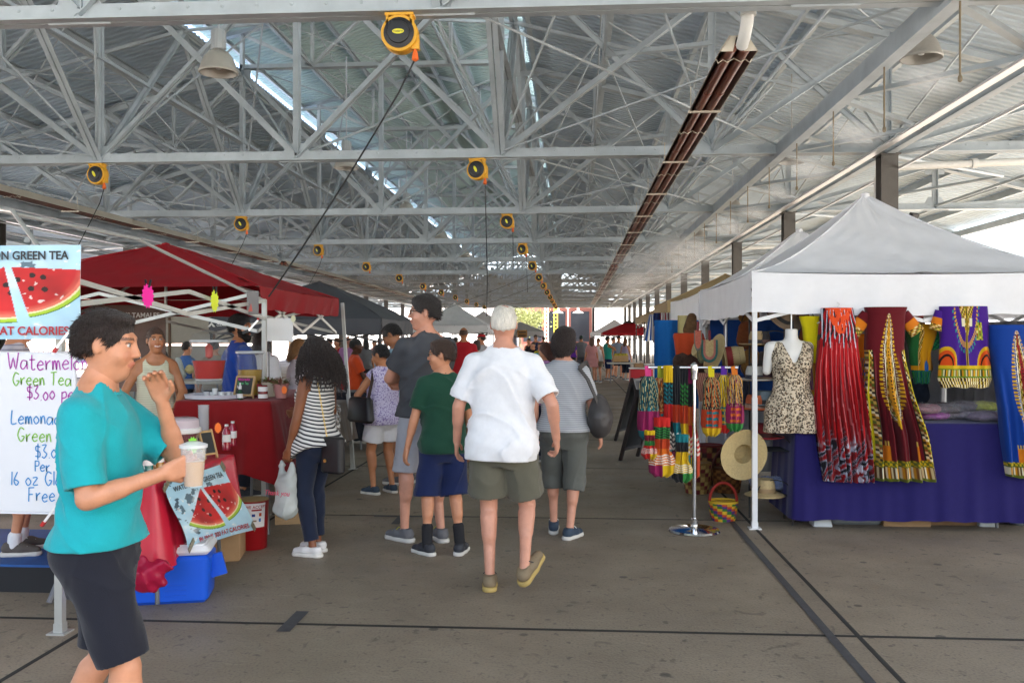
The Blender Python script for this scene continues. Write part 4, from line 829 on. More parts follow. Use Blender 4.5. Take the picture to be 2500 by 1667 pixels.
C_gstr = stripes('cloth_grey_stripe', (.46, .47, .5), (.27, .28, .3), .0155, .42); C_bw = stripes('cloth_bw_stripe', (.66, .65, .62), (.02, .02, .028), .026, .42, 2, .85, .03, -.25); C_denim = cloth('denim', (.012, .018, .04)); C_polo = cloth('blue_polo', (.008, .05, .3)); C_cream = stripes('cloth_cream', (.6, .57, .4), (.68, .66, .5), .02, .5, 2, .85, .02)
C_orange = cloth('orange_red', (.55, .06, .012)); C_lblue = cloth('light_blue', (.25, .4, .52)); C_khaki = cloth('khaki', (.3, .25, .17)); C_pinkw = cloth('pale_pink', (.62, .55, .58)); C_red = cloth('red', (.45, .012, .02)); C_purple = stripes('cloth_plaid', (.35, .14, .36), (.5, .25, .48), .03, .5)
C_lav = mat('cloth_lavender', (.56, .5, .68), .85, bump=.15, bscale=200)
def speckle(m, c1, c2, sc, lo, hi):
    nt = m.node_tree; N, L = nt.nodes, nt.links; b = N['Principled BSDF']; tc = N.new('ShaderNodeTexCoord'); n = N.new('ShaderNodeTexNoise'); n.inputs['Scale'].default_value = sc; n.inputs['Detail'].default_value = 2; L.new(tc.outputs['Object'], n.inputs['Vector'])
    r = N.new('ShaderNodeMapRange'); r.inputs[1].default_value = lo; r.inputs[2].default_value = hi; L.new(n.outputs[0], r.inputs[0]); x = N.new('ShaderNodeMix'); x.data_type = 'RGBA'; x.inputs['A'].default_value = (*lin(c1), 1); x.inputs['B'].default_value = (*lin(c2), 1); L.new(r.outputs[0], x.inputs['Factor']); L.new(x.outputs['Result'], b.inputs['Base Color'])
speckle(C_lav, (.6, .55, .72), (.22, .16, .4), 75, .52, .6)
S_dark = mat('shoe_dark', (.03, .032, .04), .7, var=.1); S_grey = mat('shoe_grey', (.13, .13, .14), .75, var=.1); S_white = mat('shoe_white', (.72, .71, .7), .65); S_tan = mat('shoe_tan', (.2, .15, .09), .7, var=.2); S_navy = mat('shoe_navy', (.03, .05, .08), .7, var=.2)
SO_tan = mat('sole_tan', (.42, .3, .1), .7); SO_blk = mat('sole_black', (.03, .03, .03), .8); LACE = mat('lace_white', (.75, .74, .72), .8)
def tee(m, **k): d = dict(mat=m, sleeve=.72, hem=.84); d.update(k); return d
def sh(m, **k): d = dict(mat=m, hem=.52); d.update(k); return d
def strap(pts, w, m, root, name='strap'):
    mb = MB(); pts = [Vector(p) for p in pts]; n = len(pts); V = []; F = []
    for i, p in enumerate(pts):
        d = (pts[min(i + 1, n - 1)] - pts[max(i - 1, 0)]).normalized(); o = Vector((p.x, p.y, 0)); o = o.normalized() if o.length > .01 else Vector((1, 0, 0)); wv = d.cross(o).normalized() * w / 2; V += [p + wv, p - wv, p - wv + o * .008, p + wv + o * .008]
        if i: a = 4 * (i - 1); b = 4 * i; F += [(a, a + 1, b + 1, b), (a + 1, a + 2, b + 2, b + 1), (a + 2, a + 3, b + 3, b + 2), (a + 3, a, b, b + 3)]
    return MB().add(V, F).build(name, m, root, True)
def sdf_obj(prims, res, name, m, parent=None, post=None, pad=.02):
    lo = np.min([p.box()[0] for p in prims if not p.neg], 0) - pad - res * 2; hi = np.max([p.box()[1] for p in prims if not p.neg], 0) + pad + res * 2; F = Field(lo, hi, res)
    for p in prims: F.put(p)
    if post: F.D = post(F.D, *F.all()).astype(f32)
    V, Fc = F.nets(); return onp(name, V, Fc, m, parent)
# ---- the man and woman hand in hand
p = gp(1226, 1436); OLD = person('older white-haired man in white t-shirt and olive shorts walking away, centre of the aisle', (p.x, p.y), R_(-2), H=1.77, bw=1.02, belly=.03, skin='pink', side=R_(1),
    head=(4, 2), arms={'L': ((-.3, .1, .9), (-.6, -1, 0)), 'R': ((.335, .02, .93), (.5, -1, 0))}, legs={'L': ((-.075, -.02, .085), 6, 0), 'R': ((.15, -.12, .17), -28, -32)},
    top=tee(C_white, sleeve=.82, hem=.805, ease=.026, sl=.024, wr=.009, fit=.2), bot=sh(C_olive, hem=.575, ease=.022, flare=.035, wr=.008), shoe=dict(mat=S_tan, sole=SO_tan, lace=S_dark), hair=dict(style='short', col='#e4ddd0', th=.006, rough=.0008, hole=True, strands=0), curl={'L': .5, 'R': .9}, res=.0105)
p = gp(1376, 1310); WOM = person('dark-haired woman in grey striped top and capri trousers with a grey shoulder bag', (p.x, p.y), R_(-6), H=1.63, fem=True, bw=1.1, skin='pink',
    head=(-16, 4), arms={'L': ((-.25, .03, .885), (-.6, -1, 0)), 'R': ((.3, .08, .86), (.7, -1, 0))}, legs={'L': ((-.1, .12, .1), 6, -12), 'R': ((.06, -.06, .085), -26, 0)},
    top=tee(C_gstr, sleeve=.78, hem=.9, ease=.022, sl=.02, neck=.066, wr=.005), bot=sh(C_capri, hem=.39, name='capri_trousers', ease=.02, flare=.018, wr=.007, waist=1.02), shoe=dict(mat=S_navy, sole=mat('sole_white', (.6, .58, .54), .7), lace=LACE), hair=dict(style='bob', col='#24120c', th=.022), res=.0105, curl={'L': .9, 'R': .4})
r = WOM['root']; M_bag = mat('grey_leather', (.055, .05, .05), .5, var=.15, bump=.3, bscale=25)
b_ = thing('shoulder_bag', 'slouchy dark grey bag hanging from the shoulder of the striped-top woman', 'bag', (p.x, p.y, 0), R_(-6))
sdf_obj([Ell((.29, -.03, .94), (.1, .14, .15), .03), Ell((.28, 0, 1.05), (.055, .11, .08), .04)], .012, 'bag_body', M_bag, b_, lambda D, X, Y, Z: D + wrinkle(X, Y, Z, .006, 1.1))
strap([(.13, -.1, 1.335), (.165, -.06, 1.37), (.18, .02, 1.375), (.2, .09, 1.32)], .04, M_bag, b_); strap([(.13, -.1, 1.335), (.2, -.13, 1.25), (.25, -.12, 1.13), (.28, -.1, 1.04)], .035, M_bag, b_)
# ---- tall man with arms folded, boy in green
p = gp(1040, 1322); person('tall man with glasses in charcoal t-shirt and pale grey shorts looking left', (p.x, p.y), R_(38), H=1.885, bw=.98, skin='pink', head=(62, 0), arms={'L': ((.02, .26, 1.16), (-1, .1, -.6)), 'R': ((-.02, .24, 1.12), (1, .1, -.6))},
    legs={'L': ((-.12, .1, .085), 18, 0), 'R': ((.1, -.04, .085), -10, 0)}, top=tee(C_char, sleeve=.62, hem=.9, ease=.026, sl=.022, wr=.009), bot=sh(C_lgrey, hem=.5, ease=.02, flare=.025), shoe=dict(mat=S_grey, lace=mat('lace_yellow', (.45, .4, .05), .8)), hair=dict(style='short', col='#1c110c', th=.016, line=.085), gl=True, res=.011)
p = gp(1082, 1352); person('boy with glasses in dark green t-shirt and long navy shorts, black socks', (p.x, p.y), R_(24), H=1.545, bw=.9, skin='fair', head=(68, 2), arms={'L': ((-.29, .08, .85), (-.6, -1, 0)), 'R': ((.27, .1, .86), (.6, -1, 0))},
    legs={'L': ((-.13, .02, .085), 26, 0), 'R': ((.13, -.05, .085), -34, 0)}, top=tee(C_green, sleeve=.68, hem=.84, ease=.028, sl=.024, wr=.009), bot=sh(C_navy, hem=.47, ease=.022, flare=.045, wr=.01, wf=.7), shoe=dict(mat=S_dark, lace=S_dark), sock=(mat('black_sock', (.015, .015, .018), .9), .34), hair=dict(style='short', col='#3b2517', th=.014), gl=True, res=.011)
# ---- curly-haired woman
p = gp(772, 1352); CUR = person('woman with long dark curly hair in striped tank top, jeans and white shoes', (p.x, p.y), R_(62), H=1.56, fem=True, bw=.92, skin='brown', head=(8, 3), arms={'L': ((-.24, .09, .8), (-.4, -1, 0)), 'R': ((.1, .26, 1.13), (.9, -.6, -.4))},
    legs={'L': ((-.08, -.04, .085), 14, 0), 'R': ((.08, .06, .085), 4, 0)}, top=tee(C_bw, sleeve=0, hem=.84, arm=.125, neck=.085, flare=.06, ease=.02, dip=-.5), bot=sh(C_denim, hem=.13, name='jeans', ease=.013, flare=-.004, waist=1.02, wr=.003), shoe=dict(mat=S_white, lace=LACE, high=.075, sole=mat('sole_offwhite', (.68, .66, .62), .7)), hair=dict(style='curly', col='#22120b', th=.02, len=.2), curl={'L': 1.3, 'R': .8}, res=.0105)
def curls(info, n, m, L=.36, seed=3):
    rg = np.random.default_rng(seed); mb = MB(); Hd = info['Hd']
    for i in range(n):
        a = rg.uniform(-2.1, 2.1); el_ = rg.uniform(-.2, 1.35); x = math.sin(a) * math.cos(el_) * .095; y = -math.cos(a) * math.cos(el_) * .11 - .012; z = math.sin(el_) * .115 + .025
        if y > .05 and z < .07: continue
        p = np.array((x, y, z)); out = np.array((x, y * .9, .0)); out /= np.linalg.norm(out) + 1e-6; ll = L * rg.uniform(.6, 1.05) * (1.0 - .25 * abs(a) / 2.1); ph = rg.uniform(0, 6.3); fr = rg.uniform(45, 75); pts = []; rad = rg.uniform(.006, .011); nn = 22
        for k in range(nn):
            t = k / (nn - 1); q = p + out * (.06 * math.sin(min(t * 2.2, 1.57)) + .05 * t) + np.array((0, -.03 * t, -ll * t ** 1.15)) + np.array((rg.normal(0, .002), rg.normal(0, .002), 0)); q = q + np.array((math.cos(fr * t * ll * 4 + ph), math.sin(fr * t * ll * 4 + ph), 0)) * rad * min(1, t * 5); pts.append(Hd(q))
        mb.tube(pts, [.0052 * (1 - .5 * k / nn) for k in range(nn)], 4, caps=False)
    return mb.build('curls', m, info['root'], True, auto=180)
curls(CUR, 640, MATS['hair#22120b'])
M_plas = mat('white_plastic_bag', (.66, .7, .68), .35, thin=.45, var=.08, vscale=14); wl = CUR['wr']['L']; hx, hy, hz = wl[0], wl[1], wl[2]
b_ = thing('plastic_bag', 'white plastic shopping bag held by the curly-haired woman', 'bag', (p.x, p.y, 0), R_(62))
sdf_obj([Cone((hx, hy + .02, hz - .22), (hx, hy + .03, hz - .42), .055, .075, .03, (1, 1.25, 1)), Cone((hx - .02, hy - .05, hz - .09), (hx, hy - .02, hz - .24), .012, .04, .03), Cone((hx + .02, hy + .09, hz - .09), (hx, hy + .06, hz - .24), .012, .04, .03)], .009, 'bag_body', M_plas, b_, lambda D, X, Y, Z: D + wrinkle(X, Y, Z, .008, 1.5))
rm = mat('bag_print', (.75, .1, .18), .5); t_ = place(text_mesh('Thank you', .05, rm, .001, shear=.3), 'print', b_, (hx - .085, hy + .03, hz - .3)); t_.rotation_euler = (R_(90), 0, R_(-80))
b_ = thing('handbag', 'small black handbag on a gold chain at the curly-haired woman\'s hip', 'bag', (p.x, p.y, 0), R_(62)); MB().rbox((-.05, -.21, .74), (.07, .2, .26), .03).build('bag_body', mat('black_leather', (.015, .014, .015), .4), b_, True)
ch = MB(); pts = sag((-.12, -.12, 1.3), (-.1, -.2, .87), 0, 26)
for i in range(26): ch.tube([pts[i], pts[i] + (pts[i + 1] - pts[i]) * .7], .0055, 5)
ch.build('chain', mat('gold_chain', (.6, .42, .12), .3, .8), b_); MB().lathe([(.012, -.004), (.012, .004)], 10, (-.09, -.17, .7), Ry(PI / 2)).build('clasp', MATS['gold_chain'], b_)
# ---- lavender woman with black tote, man in light blue shirt
p = gp(935, 1204); LAV = person('woman with black hair bun in lavender sleeveless top and white shorts', (p.x, p.y), R_(48), H=1.5, fem=True, bw=1.12, skin='tan', head=(20, 16), arms={'L': ((-.12, .28, 1.22), (-1, -.3, -.9)), 'R': ((.06, .3, 1.22), (1, -.2, -.8))}, legs={'L': ((-.12, .02, .085), 16, 0), 'R': ((.12, -.02, .085), -6, 0)},
    top=tee(C_lav, sleeve=.12, hem=.82, ease=.03, flare=.02), bot=sh(C_white, hem=.62, ease=.024, flare=.03), shoe=dict(mat=S_navy, lace=S_grey), hair=dict(style='bun', col='#0c0908', th=.01), res=.0115)
b_ = thing('tote_bag', 'black tote bag under the arm of the lavender-top woman', 'bag', (p.x, p.y, 0), R_(48)); MB().rbox((-.27, .0, .86), (.1, .4, .25), .05, taper=.86).build('bag_body', mat('black_leather', (.015, .014, .015), .4), b_, True); M_brn = mat('brown_strap', (.05, .028, .02), .5)
strap([(-.25, -.1, .96), (-.2, -.1, 1.15), (-.15, -.03, 1.235), (-.2, .08, 1.12), (-.25, .1, .96)], .032, M_brn, b_)
p = gp(985, 1180); person('man with sunglasses in light blue shirt and khaki shorts bending forward', (p.x, p.y), R_(60), H=1.74, bw=1.05, skin='olive', lean=R_(9), head=(22, 24), arms={'L': ((-.02, .36, 1.12), (-1, -.4, -.8)), 'R': ((.1, .33, 1.1), (1, -.3, -.7))}, top=tee(C_lblue, sleeve=.8, hem=.85, collar=True), bot=sh(C_khaki, hem=.52), shoe=dict(mat=S_grey), hair=dict(style='short', col='#0e0a08', th=.008), gl='sun', res=.012)
# ---- sellers at the left
p = at(584, 1000, 8.9); person('bearded man in bright blue polo shirt seen from behind, at the drink stall', (p.x, p.y), R_(-52), H=1.79, bw=1.08, skin='tan', head=(-38, 0), arms={'L': ((-.2, .3, 1.02), (-.6, -1, -.3)), 'R': ((.26, .14, .93), (.6, -1, 0))}, top=tee(C_polo, sleeve=.9, hem=.86, ease=.03, sl=.03, collar=True), bot=sh(C_blk, hem=.12, name='trousers'), shoe=dict(mat=S_dark), hair=dict(style='short', col='#100b09', th=.014), beard='#120c0a', res=.011)
p = at(380, 1000, 8.1); person('smiling woman in cream dress standing behind the drink table', (p.x, p.y), R_(207), H=1.655, fem=True, bw=1.0, skin='tan', head=(8, -2), arms={'L': ((-.16, .3, 1.0), (-1, -.5, -.3)), 'R': ((.2, .24, .98), (1, -.5, -.3))}, smile=True,
    top=tee(C_cream, sleeve=0, hem=.62, arm=.115, neck=.085, nky=.02, vneck=.07, name='dress', flare=.05), shoe=dict(mat=S_tan), hair=dict(style='bun', col='#4a3222', th=.006), res=.01)
p = at(640, 1000, 10.2); person('person in plain white t-shirt half hidden behind the bearded man', (p.x, p.y), R_(-20), H=1.66, skin='deep', top=tee(C_white, sleeve=.85, ease=.03, hem=.8), bot=sh(C_blk, hem=.4), shoe=dict(mat=S_dark), hair=dict(style='long', col='#2a1a12', len=.12), res=.014)
p = at(726, 1000, 10.4); person('person with blond hair and pale shirt behind the red high table', (p.x, p.y), R_(-62), H=1.55, fem=True, skin='fair', head=(-8, 10), arms={'R': ((.12, .3, 1.05), (.8, -1, 0))}, top=tee(C_pinkw, sleeve=.7, ease=.028), bot=sh(C_lgrey, hem=.2, name='trousers'), shoe=dict(mat=S_grey), hair=dict(style='long', col='#8a6238', len=.14), res=.013)
p = at(868, 1000, 13.6); person('boy in orange-red t-shirt standing behind a black-draped table', (p.x, p.y), R_(-70), H=1.55, bw=.85, skin='deep', head=(-6, 2), arms={'L': ((-.2, .22, .88), (-.6, -1, 0)), 'R': ((.16, .26, .88), (.6, -1, 0))}, top=tee(C_orange, sleeve=.75, hem=.76, ease=.03, sl=.025), bot=sh(C_lblue, hem=.12, name='jeans'), shoe=dict(mat=S_white), hair=dict(style='buzz', col='#0a0706', th=.008), res=.015)
# ---- man in teal crossing in front
p = at(246, 1000, 3.08); TEA = person('dark-haired man in teal t-shirt and black shorts passing close in front, carrying a cup', (p.x, p.y), R_(-84), H=1.655, bw=.86, belly=.0, skin='fair', head=(4, 6), arms={'R': ((.14, .27, 1.19), (.4, -.8, -.8)), 'L': ((-.05, .2, 1.43), (-.3, .7, -1))}, legs={'R': ((.09, .2, .085), -4, 6), 'L': ((-.09, -.22, .12), 4, -22)},
    top=tee(C_teal, sleeve=.86, hem=.925, ease=.02, sl=.022, wr=.009), bot=sh(C_blk, hem=.53, ease=.014, flare=.012, wr=.008), shoe=dict(mat=S_dark), hair=dict(style='short', col='#26160d', th=.008, strands=7000, lift=.3, sl=1.1), res=.008, curl={'L': .55, 'R': .95}, palm={'R': (-.85, .1, .25)})
M_clear = mat('clear_plastic', (.9, .92, .92), .08, alpha=.25, spec=1.0); wq = TEA['wr']['R']; t = thing('drink_cup', 'clear plastic cup in the hand of the man in teal', 'cup', (p.x, p.y, 0), R_(-84))
cx_, cy_, cz_ = wq[0] - .045, wq[1] + .085, wq[2] - .05; MB().lathe([(.03, 0), (.042, .13), (.044, .133), (.04, .131), (.028, .004)], 20, (cx_, cy_, cz_), caps=False).build('cup_wall', M_clear, t, True); MB().lathe([(.0285, .004), (.036, .085), (.001, .086)], 20, (cx_, cy_, cz_)).build('drink', mat('tea_drink', (.55, .33, .15), .3), t, True); MB().lathe([(.046, .13), (.046, .14), (.02, .15), (.001, .15)], 20, (cx_, cy_, cz_)).build('lid', mat('lid_clear', (.85, .86, .87), .2, alpha=.6), t, True)
# ---- person on the platform at the left edge
p = gp(42, 1352, .16); person('person with grey trainers on the blue platform, hidden behind the drink price board', (p.x, p.y), R_(-70), H=1.6, skin='fair', z0=.17, head=(0, 4), top=tee(stripes('cloth_plaid_white', (.55, .52, .58), (.3, .28, .36), .03, .3)), bot=sh(C_lgrey, hem=.5), shoe=dict(mat=mat('shoe_brown', (.09, .075, .065), .75, var=.15), lace=LACE), sock=(C_white, .12), hair=dict(style='short', col='#2a1a12'), res=.011)
# ---- the crowd further back
def bgp(label, px, t, H, rz, res, **k):
    q = at(px, 900, t); k.setdefault('shoe', dict(mat=S_grey)); k.setdefault('hair', dict(style='short', col='#22160f')); return person(label, (q.x, q.y), R_(rz), H=H, res=res, handdet=False, group='people in the background crowd', **k)
bgp('balding man in red t-shirt seen from behind, near the white tent', 1132, 17, 1.76, 0, .017, bw=1.12, skin='tan', hair=dict(style='bald', col='#4a2c1c', th=.004), top=tee(C_red), bot=sh(C_khaki))
bgp('person in a red cap beside the man in red', 1176, 20.5, 1.66, 70, .018, skin='fair', cap=C_red, top=tee(C_lgrey), bot=sh(C_blk)); bgp('brown-haired person in front of the red cap', 1163, 18.6, 1.5, 20, .018, fem=True, hair=dict(style='bob', col='#3a2114'), top=tee(C_blk), bot=sh(C_denim, hem=.1))
bgp('red-haired woman in profile just left of the striped-top woman', 1336, 11.5, 1.5, 55, .014, fem=True, hair=dict(style='long', col='#4a2010', len=.2), top=tee(C_purple), bot=sh(C_denim, hem=.1), head=(15, 8))
bgp('man in sunglasses and navy tank top facing the camera in mid aisle', 1308, 35, 1.68, 175, .026, gl='sun', skin='fair', top=tee(C_navy, sleeve=0, arm=.13), bot=sh(C_blk)); bgp('boy in black t-shirt walking toward the camera in mid aisle', 1302, 30, 1.42, 175, .026, top=tee(C_blk), bot=sh(C_lgrey)); bgp('person in a bare-shouldered top beside the boy in black', 1291, 33, 1.55, 160, .026, fem=True, top=tee(C_blk, sleeve=0, arm=.1), bot=sh(C_denim), hair=dict(style='bun', col='#3a2418'))
bgp('shopper in a tie-dye coloured top in mid aisle', 1318, 27, 1.42, 178, .026, fem=True, top=tee(stripes('tie_dye', (.02, .4, .5), (.55, .5, .03), .14)), bot=sh(C_blk), hair=dict(style='long', col='#1c110c', len=.2)); bgp('dark-haired shopper far down the aisle in a black shirt', 1327, 42, 1.62, 5, .03, top=tee(C_blk), bot=sh(C_khaki)); bgp('shopper in purple far down the aisle', 1396, 36, 1.6, 30, .03, fem=True, top=tee(cloth('purple', (.12, .02, .3))), bot=sh(C_blk), hair=dict(style='long', col='#2a1810', len=.25))
bgp('heavy man in grey t-shirt and dark cap walking away, right of centre', 1419, 36.5, 1.65, -5, .024, bw=1.2, top=tee(cloth('mid_grey', (.17, .18, .2)), ease=.03), bot=sh(cloth('slate', (.1, .11, .14)), hem=.4), cap=C_green)
bgp('woman in pink dress walking away with long brown hair', 1444, 31.5, 1.57, 8, .022, fem=True, top=tee(cloth('pink', (.55, .26, .27)), hem=.6, name='dress', flare=.06), hair=dict(style='long', col='#4a2c1a', len=.2)); bgp('woman in white top and beige shorts beside the pink dress', 1461, 31.8, 1.55, 150, .022, fem=True, top=tee(C_white, sleeve=0, arm=.1), bot=sh(C_khaki, hem=.6), hair=dict(style='bun', col='#5a3a20'))
bgp('man in teal tank top and navy shorts with dark cap', 1483, 33.5, 1.62, -60, .022, skin='tan', bw=1.1, arms={'R': ((.1, .3, 1.25), (1, -.3, -.3)), 'L': ((-.05, .3, 1.3), (-1, -.3, -.3))}, top=tee(cloth('sea_green', (.02, .28, .23)), sleeve=0, arm=.14), bot=sh(C_navy, hem=.45), cap=C_blk)
bgp('man in light blue shirt behind the melon crate', 1497, 36, 1.58, -120, .024, top=tee(C_lblue), bot=sh(C_khaki)); bgp('man in grey t-shirt leaning over the melon crate', 1510, 34.8, 1.66, 190, .024, head=(0, 18), top=tee(cloth('blue_grey', (.22, .26, .33))), bot=sh(C_blk)); bgp('woman with long light brown hair by the melon crate', 1527, 33.5, 1.54, -30, .022, fem=True, hair=dict(style='long', col='#6a4220', len=.26), top=tee(cloth('mauve', (.4, .34, .5)), sleeve=0, arm=.12), bot=sh(C_denim, hem=.3))
bgp('woman in red polo behind the dark tent', 823, 23, 1.55, 185, .02, fem=True, top=tee(C_red), bot=sh(C_blk, hem=.1), hair=dict(style='bob', col='#6a4526')); bgp('man in purple plaid shirt shading his eyes, behind the dark tent', 849, 22, 1.6, 178, .02, skin='pink', arms={'L': ((-.06, .17, 1.68), (-1, .1, -.2))}, top=tee(C_purple), bot=sh(C_khaki), hair=dict(style='bald', col='#6a5a48', th=.004))
bgp('person in grey shirt with dark hair behind the orange t-shirt boy', 893, 24, 1.52, 30, .022, fem=True, top=tee(cloth('mid_grey', (.17, .18, .2))), bot=sh(C_blk, hem=.1), hair=dict(style='long', col='#181010', len=.15)); bgp('person in pink stooping at the red-covered table', 914, 26, 1.5, 200, .022, fem=True, top=tee(cloth('pink', (.55, .26, .27))), bot=sh(C_denim, hem=.1)); bgp('person in pale blue shirt at the edge of the dark tent', 928, 25, 1.56, 170, .022, top=tee(C_lblue), bot=sh(C_khaki)); bgp('dark-haired person standing behind the curly-haired woman', 767, 21, 1.6, 10, .022, top=tee(C_khaki), bot=sh(C_blk)); bgp('person in a red shirt beside the tent leg at the dark tent', 805, 22.5, 1.54, 165, .022, fem=True, top=tee(C_red), bot=sh(C_denim, hem=.1))
bgp('person in red and blue at the far left fruit table', 456, 15, 1.5, -30, .018, top=tee(cloth('blue_print', (.06, .14, .36))), bot=sh(C_blk, hem=.1)); bgp('person in hot pink top behind the smiling woman', 398, 13.5, 1.36, 200, .018, fem=True, top=tee(cloth('hot_pink', (.65, .04, .17))), bot=sh(C_denim, hem=.1)); bgp('brown-haired person behind the blue polo man', 524, 14.5, 1.52, 10, .018, top=tee(C_khaki), bot=sh(C_blk)); bgp('dark-haired shopper at the far end under the white tents', 1098, 30, 1.6, 30, .026, top=tee(C_lgrey), bot=sh(C_blk)); bgp('shopper in a lime top at the far white tents', 1068, 32, 1.55, 200, .026, fem=True, top=tee(cloth('lime', (.3, .45, .05))), bot=sh(C_denim, hem=.1)); bgp('shopper in a red top far behind the tall man', 1112, 26, 1.58, -20, .024, fem=True, top=tee(C_red), bot=sh(C_khaki))
# ================================================================== tents
def wp(px, py, y): a = (px - 1250) / FPX; return at(px, py, y / (CT + a * ST))        # where the ray meets the plane of constant Y
def wpx(px, py, x): a = (px - 1250) / FPX; return at(px, py, x / (a * CT - ST))        # ... of constant X
M_tube = mat('white_tent_tube', (.72, .72, .72), .4, var=.04); M_gtube = mat('grey_tent_tube', (.46, .46, .43), .35, .4, var=.06); M_btube = mat('black_tent_tube', (.02, .02, .022), .4)
def fabric(name, col, thin=.2): return mat('fabric_' + name, col, .65, var=.05, vscale=5, bump=.22, bscale=7, thin=thin, spec=.3)
F_white = fabric('white', (.88, .88, .9), .14); F_red = fabric('red', (.31, .006, .012), .12); F_grey = fabric('dark_grey', (.09, .092, .105), .05); F_tan = fabric('tan', (.36, .27, .14), .12); F_lgrey = fabric('pale_grey', (.62, .63, .65), .2)
def tent(label, cx, cy, w, d, ez, pz, vh, fab, tube, group=None, legs=(1, 1, 1, 1), pw=1.35, cover=True, sagv=.05, slant=0.0, n=18, sides=(0, 1, 2, 3), vals=(0, 1, 2, 3), scz=None, cap=None, lowz=0.0):
    t = thing('canopy_tent', label, 'tent', (cx, cy, 0), 0, group); C = [(-w / 2, -d / 2), (w / 2, -d / 2), (w / 2, d / 2), (-w / 2, d / 2)]
    if cover:
        for i in range(4):
            a, b = C[i], C[(i + 1) % 4]; u, v = np.meshgrid(np.linspace(0, 1, n * 2), np.linspace(0, 1, n)); bx, by = a[0] + (b[0] - a[0]) * u, a[1] + (b[1] - a[1]) * u; P = np.zeros((n, n * 2, 3)); P[..., 0] = bx * (1 - v); P[..., 1] = by * (1 - v)
            P[..., 2] = ez + (pz - ez) * (v ** pw) - sagv * 4 * u * (1 - u) * (1 - v) * np.minimum(1, v * 4 + .25) + (.012 * np.sin(u * 9 + v * 14 + i) * np.sin(v * 9) + .006 * np.sin(u * 41 + 9 * np.sin(v * 7 + i)) * np.sin(v * 17 + u * 5)) * (v > .04)
            P[..., 2] += .012 * np.exp(-((u - .5) / .02) ** 2) * (1 - v); ogrid('cover_panel', P, cap[0] if cap and False else fab, t)
            if vh and i in vals:
                u, v = np.meshgrid(np.linspace(0, 1, 60), np.linspace(0, 1, 8)); P = np.zeros((8, 60, 3)); nx, ny = (b[1] - a[1]), -(b[0] - a[0]); L = math.hypot(nx, ny); wob = (.012 * np.sin(u * 23 + i * 2) + .01 * np.sin(u * 51 + v * 3)) * v
                P[..., 0] = a[0] + (b[0] - a[0]) * u + nx / L * (.004 + wob); P[..., 1] = a[1] + (b[1] - a[1]) * u + ny / L * (.004 + wob); P[..., 2] = ez - vh * v - sagv * u * (1 - u) * 4 * (1 if v.size else 0) * .5 + .006 * np.sin(u * 37 + i) * v; ogrid('valance', P, fab, t)
        for x_, y_ in C: MB().tube([(x_ * (1 - q_), y_ * (1 - q_), ez + (pz - ez) * q_ ** pw + .004) for q_ in np.linspace(0, .97, 14)], .007, 5).build('seam', fab, t)
        if cap: MB().lathe([(w * .2, pz - (pz - ez) * .2 - .0), (.02, pz + .03)], 4, (0, 0, .02), Rz(PI / 4)).build('vent_cap', cap, t)
        else: MB().lathe([(.05, pz - .04), (.04, pz + .005), (.0, pz + .02)], 10).build('peak_cap', fab, t, True)
    lm = MB().box((0, 0, (ez - .02 + lowz) / 2), (.036, .036, ez - .02 - lowz)).box((0, 0, .55), (.042, .042, 1.06)).mesh('leg', tube); fm = MB().box((0, 0, .004), (.1, .1, .008)).box((0, 0, .03), (.05, .05, .05)).mesh('foot_plate', tube)
    for i, (x, y) in enumerate(C):
        if legs[i]:
            x2, y2 = x * (1 - .03 / abs(x)), y * (1 - .03 / abs(y)); o = place(lm, 'leg', t, (x2, y2, 0)); place(fm, 'foot_plate', o)
            if slant: o.rotation_euler = (R_(slant) * (1 if y > 0 else -1) * -1, R_(slant) * (1 if x > 0 else -1) * -1, 0); o.location = (x2 * 1.12, y2 * 1.12, 0)
    hi, lo = (ez - .06, ez - .4) if scz is None else scz
    for i in sides:
        a, b = Vector((*C[i], 0)) * .985, Vector((*C[(i + 1) % 4], 0)) * .985
        for (u0, z0), (u1, z1) in (((0, hi), (.5, lo)), ((0, lo), (.5, hi)), ((.5, hi), (1, lo)), ((.5, lo), (1, hi))):
            p, q = a.lerp(b, u0), a.lerp(b, u1); p.z, q.z = z0, z1; MB().bar(p, q, .014, .03).build('truss_bar', tube, t)
    zc = pz - .1
    for x, y in C: MB().tube([(x * .98, y * .98, hi), (x * .5, y * .5, hi + (zc - hi) * (.38 if cover else .75)), (0, 0, zc)], .014, 6).build('rafter', tube, t)
    MB().tube([(0, 0, hi - .1), (0, 0, pz - .03)], .016, 6).build('centre_pole', tube, t); return t
def table(label, x0, x1, y0, y1, z, name='folding_table', legm=None, top=None, group=None):
    t = thing(name, label, 'table', ((x0 + x1) / 2, (y0 + y1) / 2, 0), 0, group); w, d = x1 - x0, y1 - y0; top = top or mat('table_top_white', (.55, .54, .5), .5); legm = legm or mat('table_leg', (.16, .165, .17), .4, .5)
    MB().rbox((0, 0, z - .022), (w, d, .04), .02).build('table_top', top, t, True); ax = 0 if w > d else 1
    for s in (-1, 1):
        for q in (-1, 1):
            a = (s * (w * .36), q * d * .36) if ax == 0 else (q * w * .36, s * d * .36); b = (s * (w * .4), q * d * .42) if ax == 0 else (q * w * .42, s * d * .4); MB().tube([(a[0], a[1], z - .04), (b[0], b[1], .01)], .014, 8).build('leg', legm, t, True)
        c = (s * w * .38, 0) if ax == 0 else (0, s * d * .38); e = d * .39 if ax == 0 else w * .39
        MB().tube([(c[0], -e, .3) if ax == 0 else (-e, c[1], .3), (c[0], e, .3) if ax == 0 else (e, c[1], .3)], .01, 6).build('stretcher', legm, t)
    return t
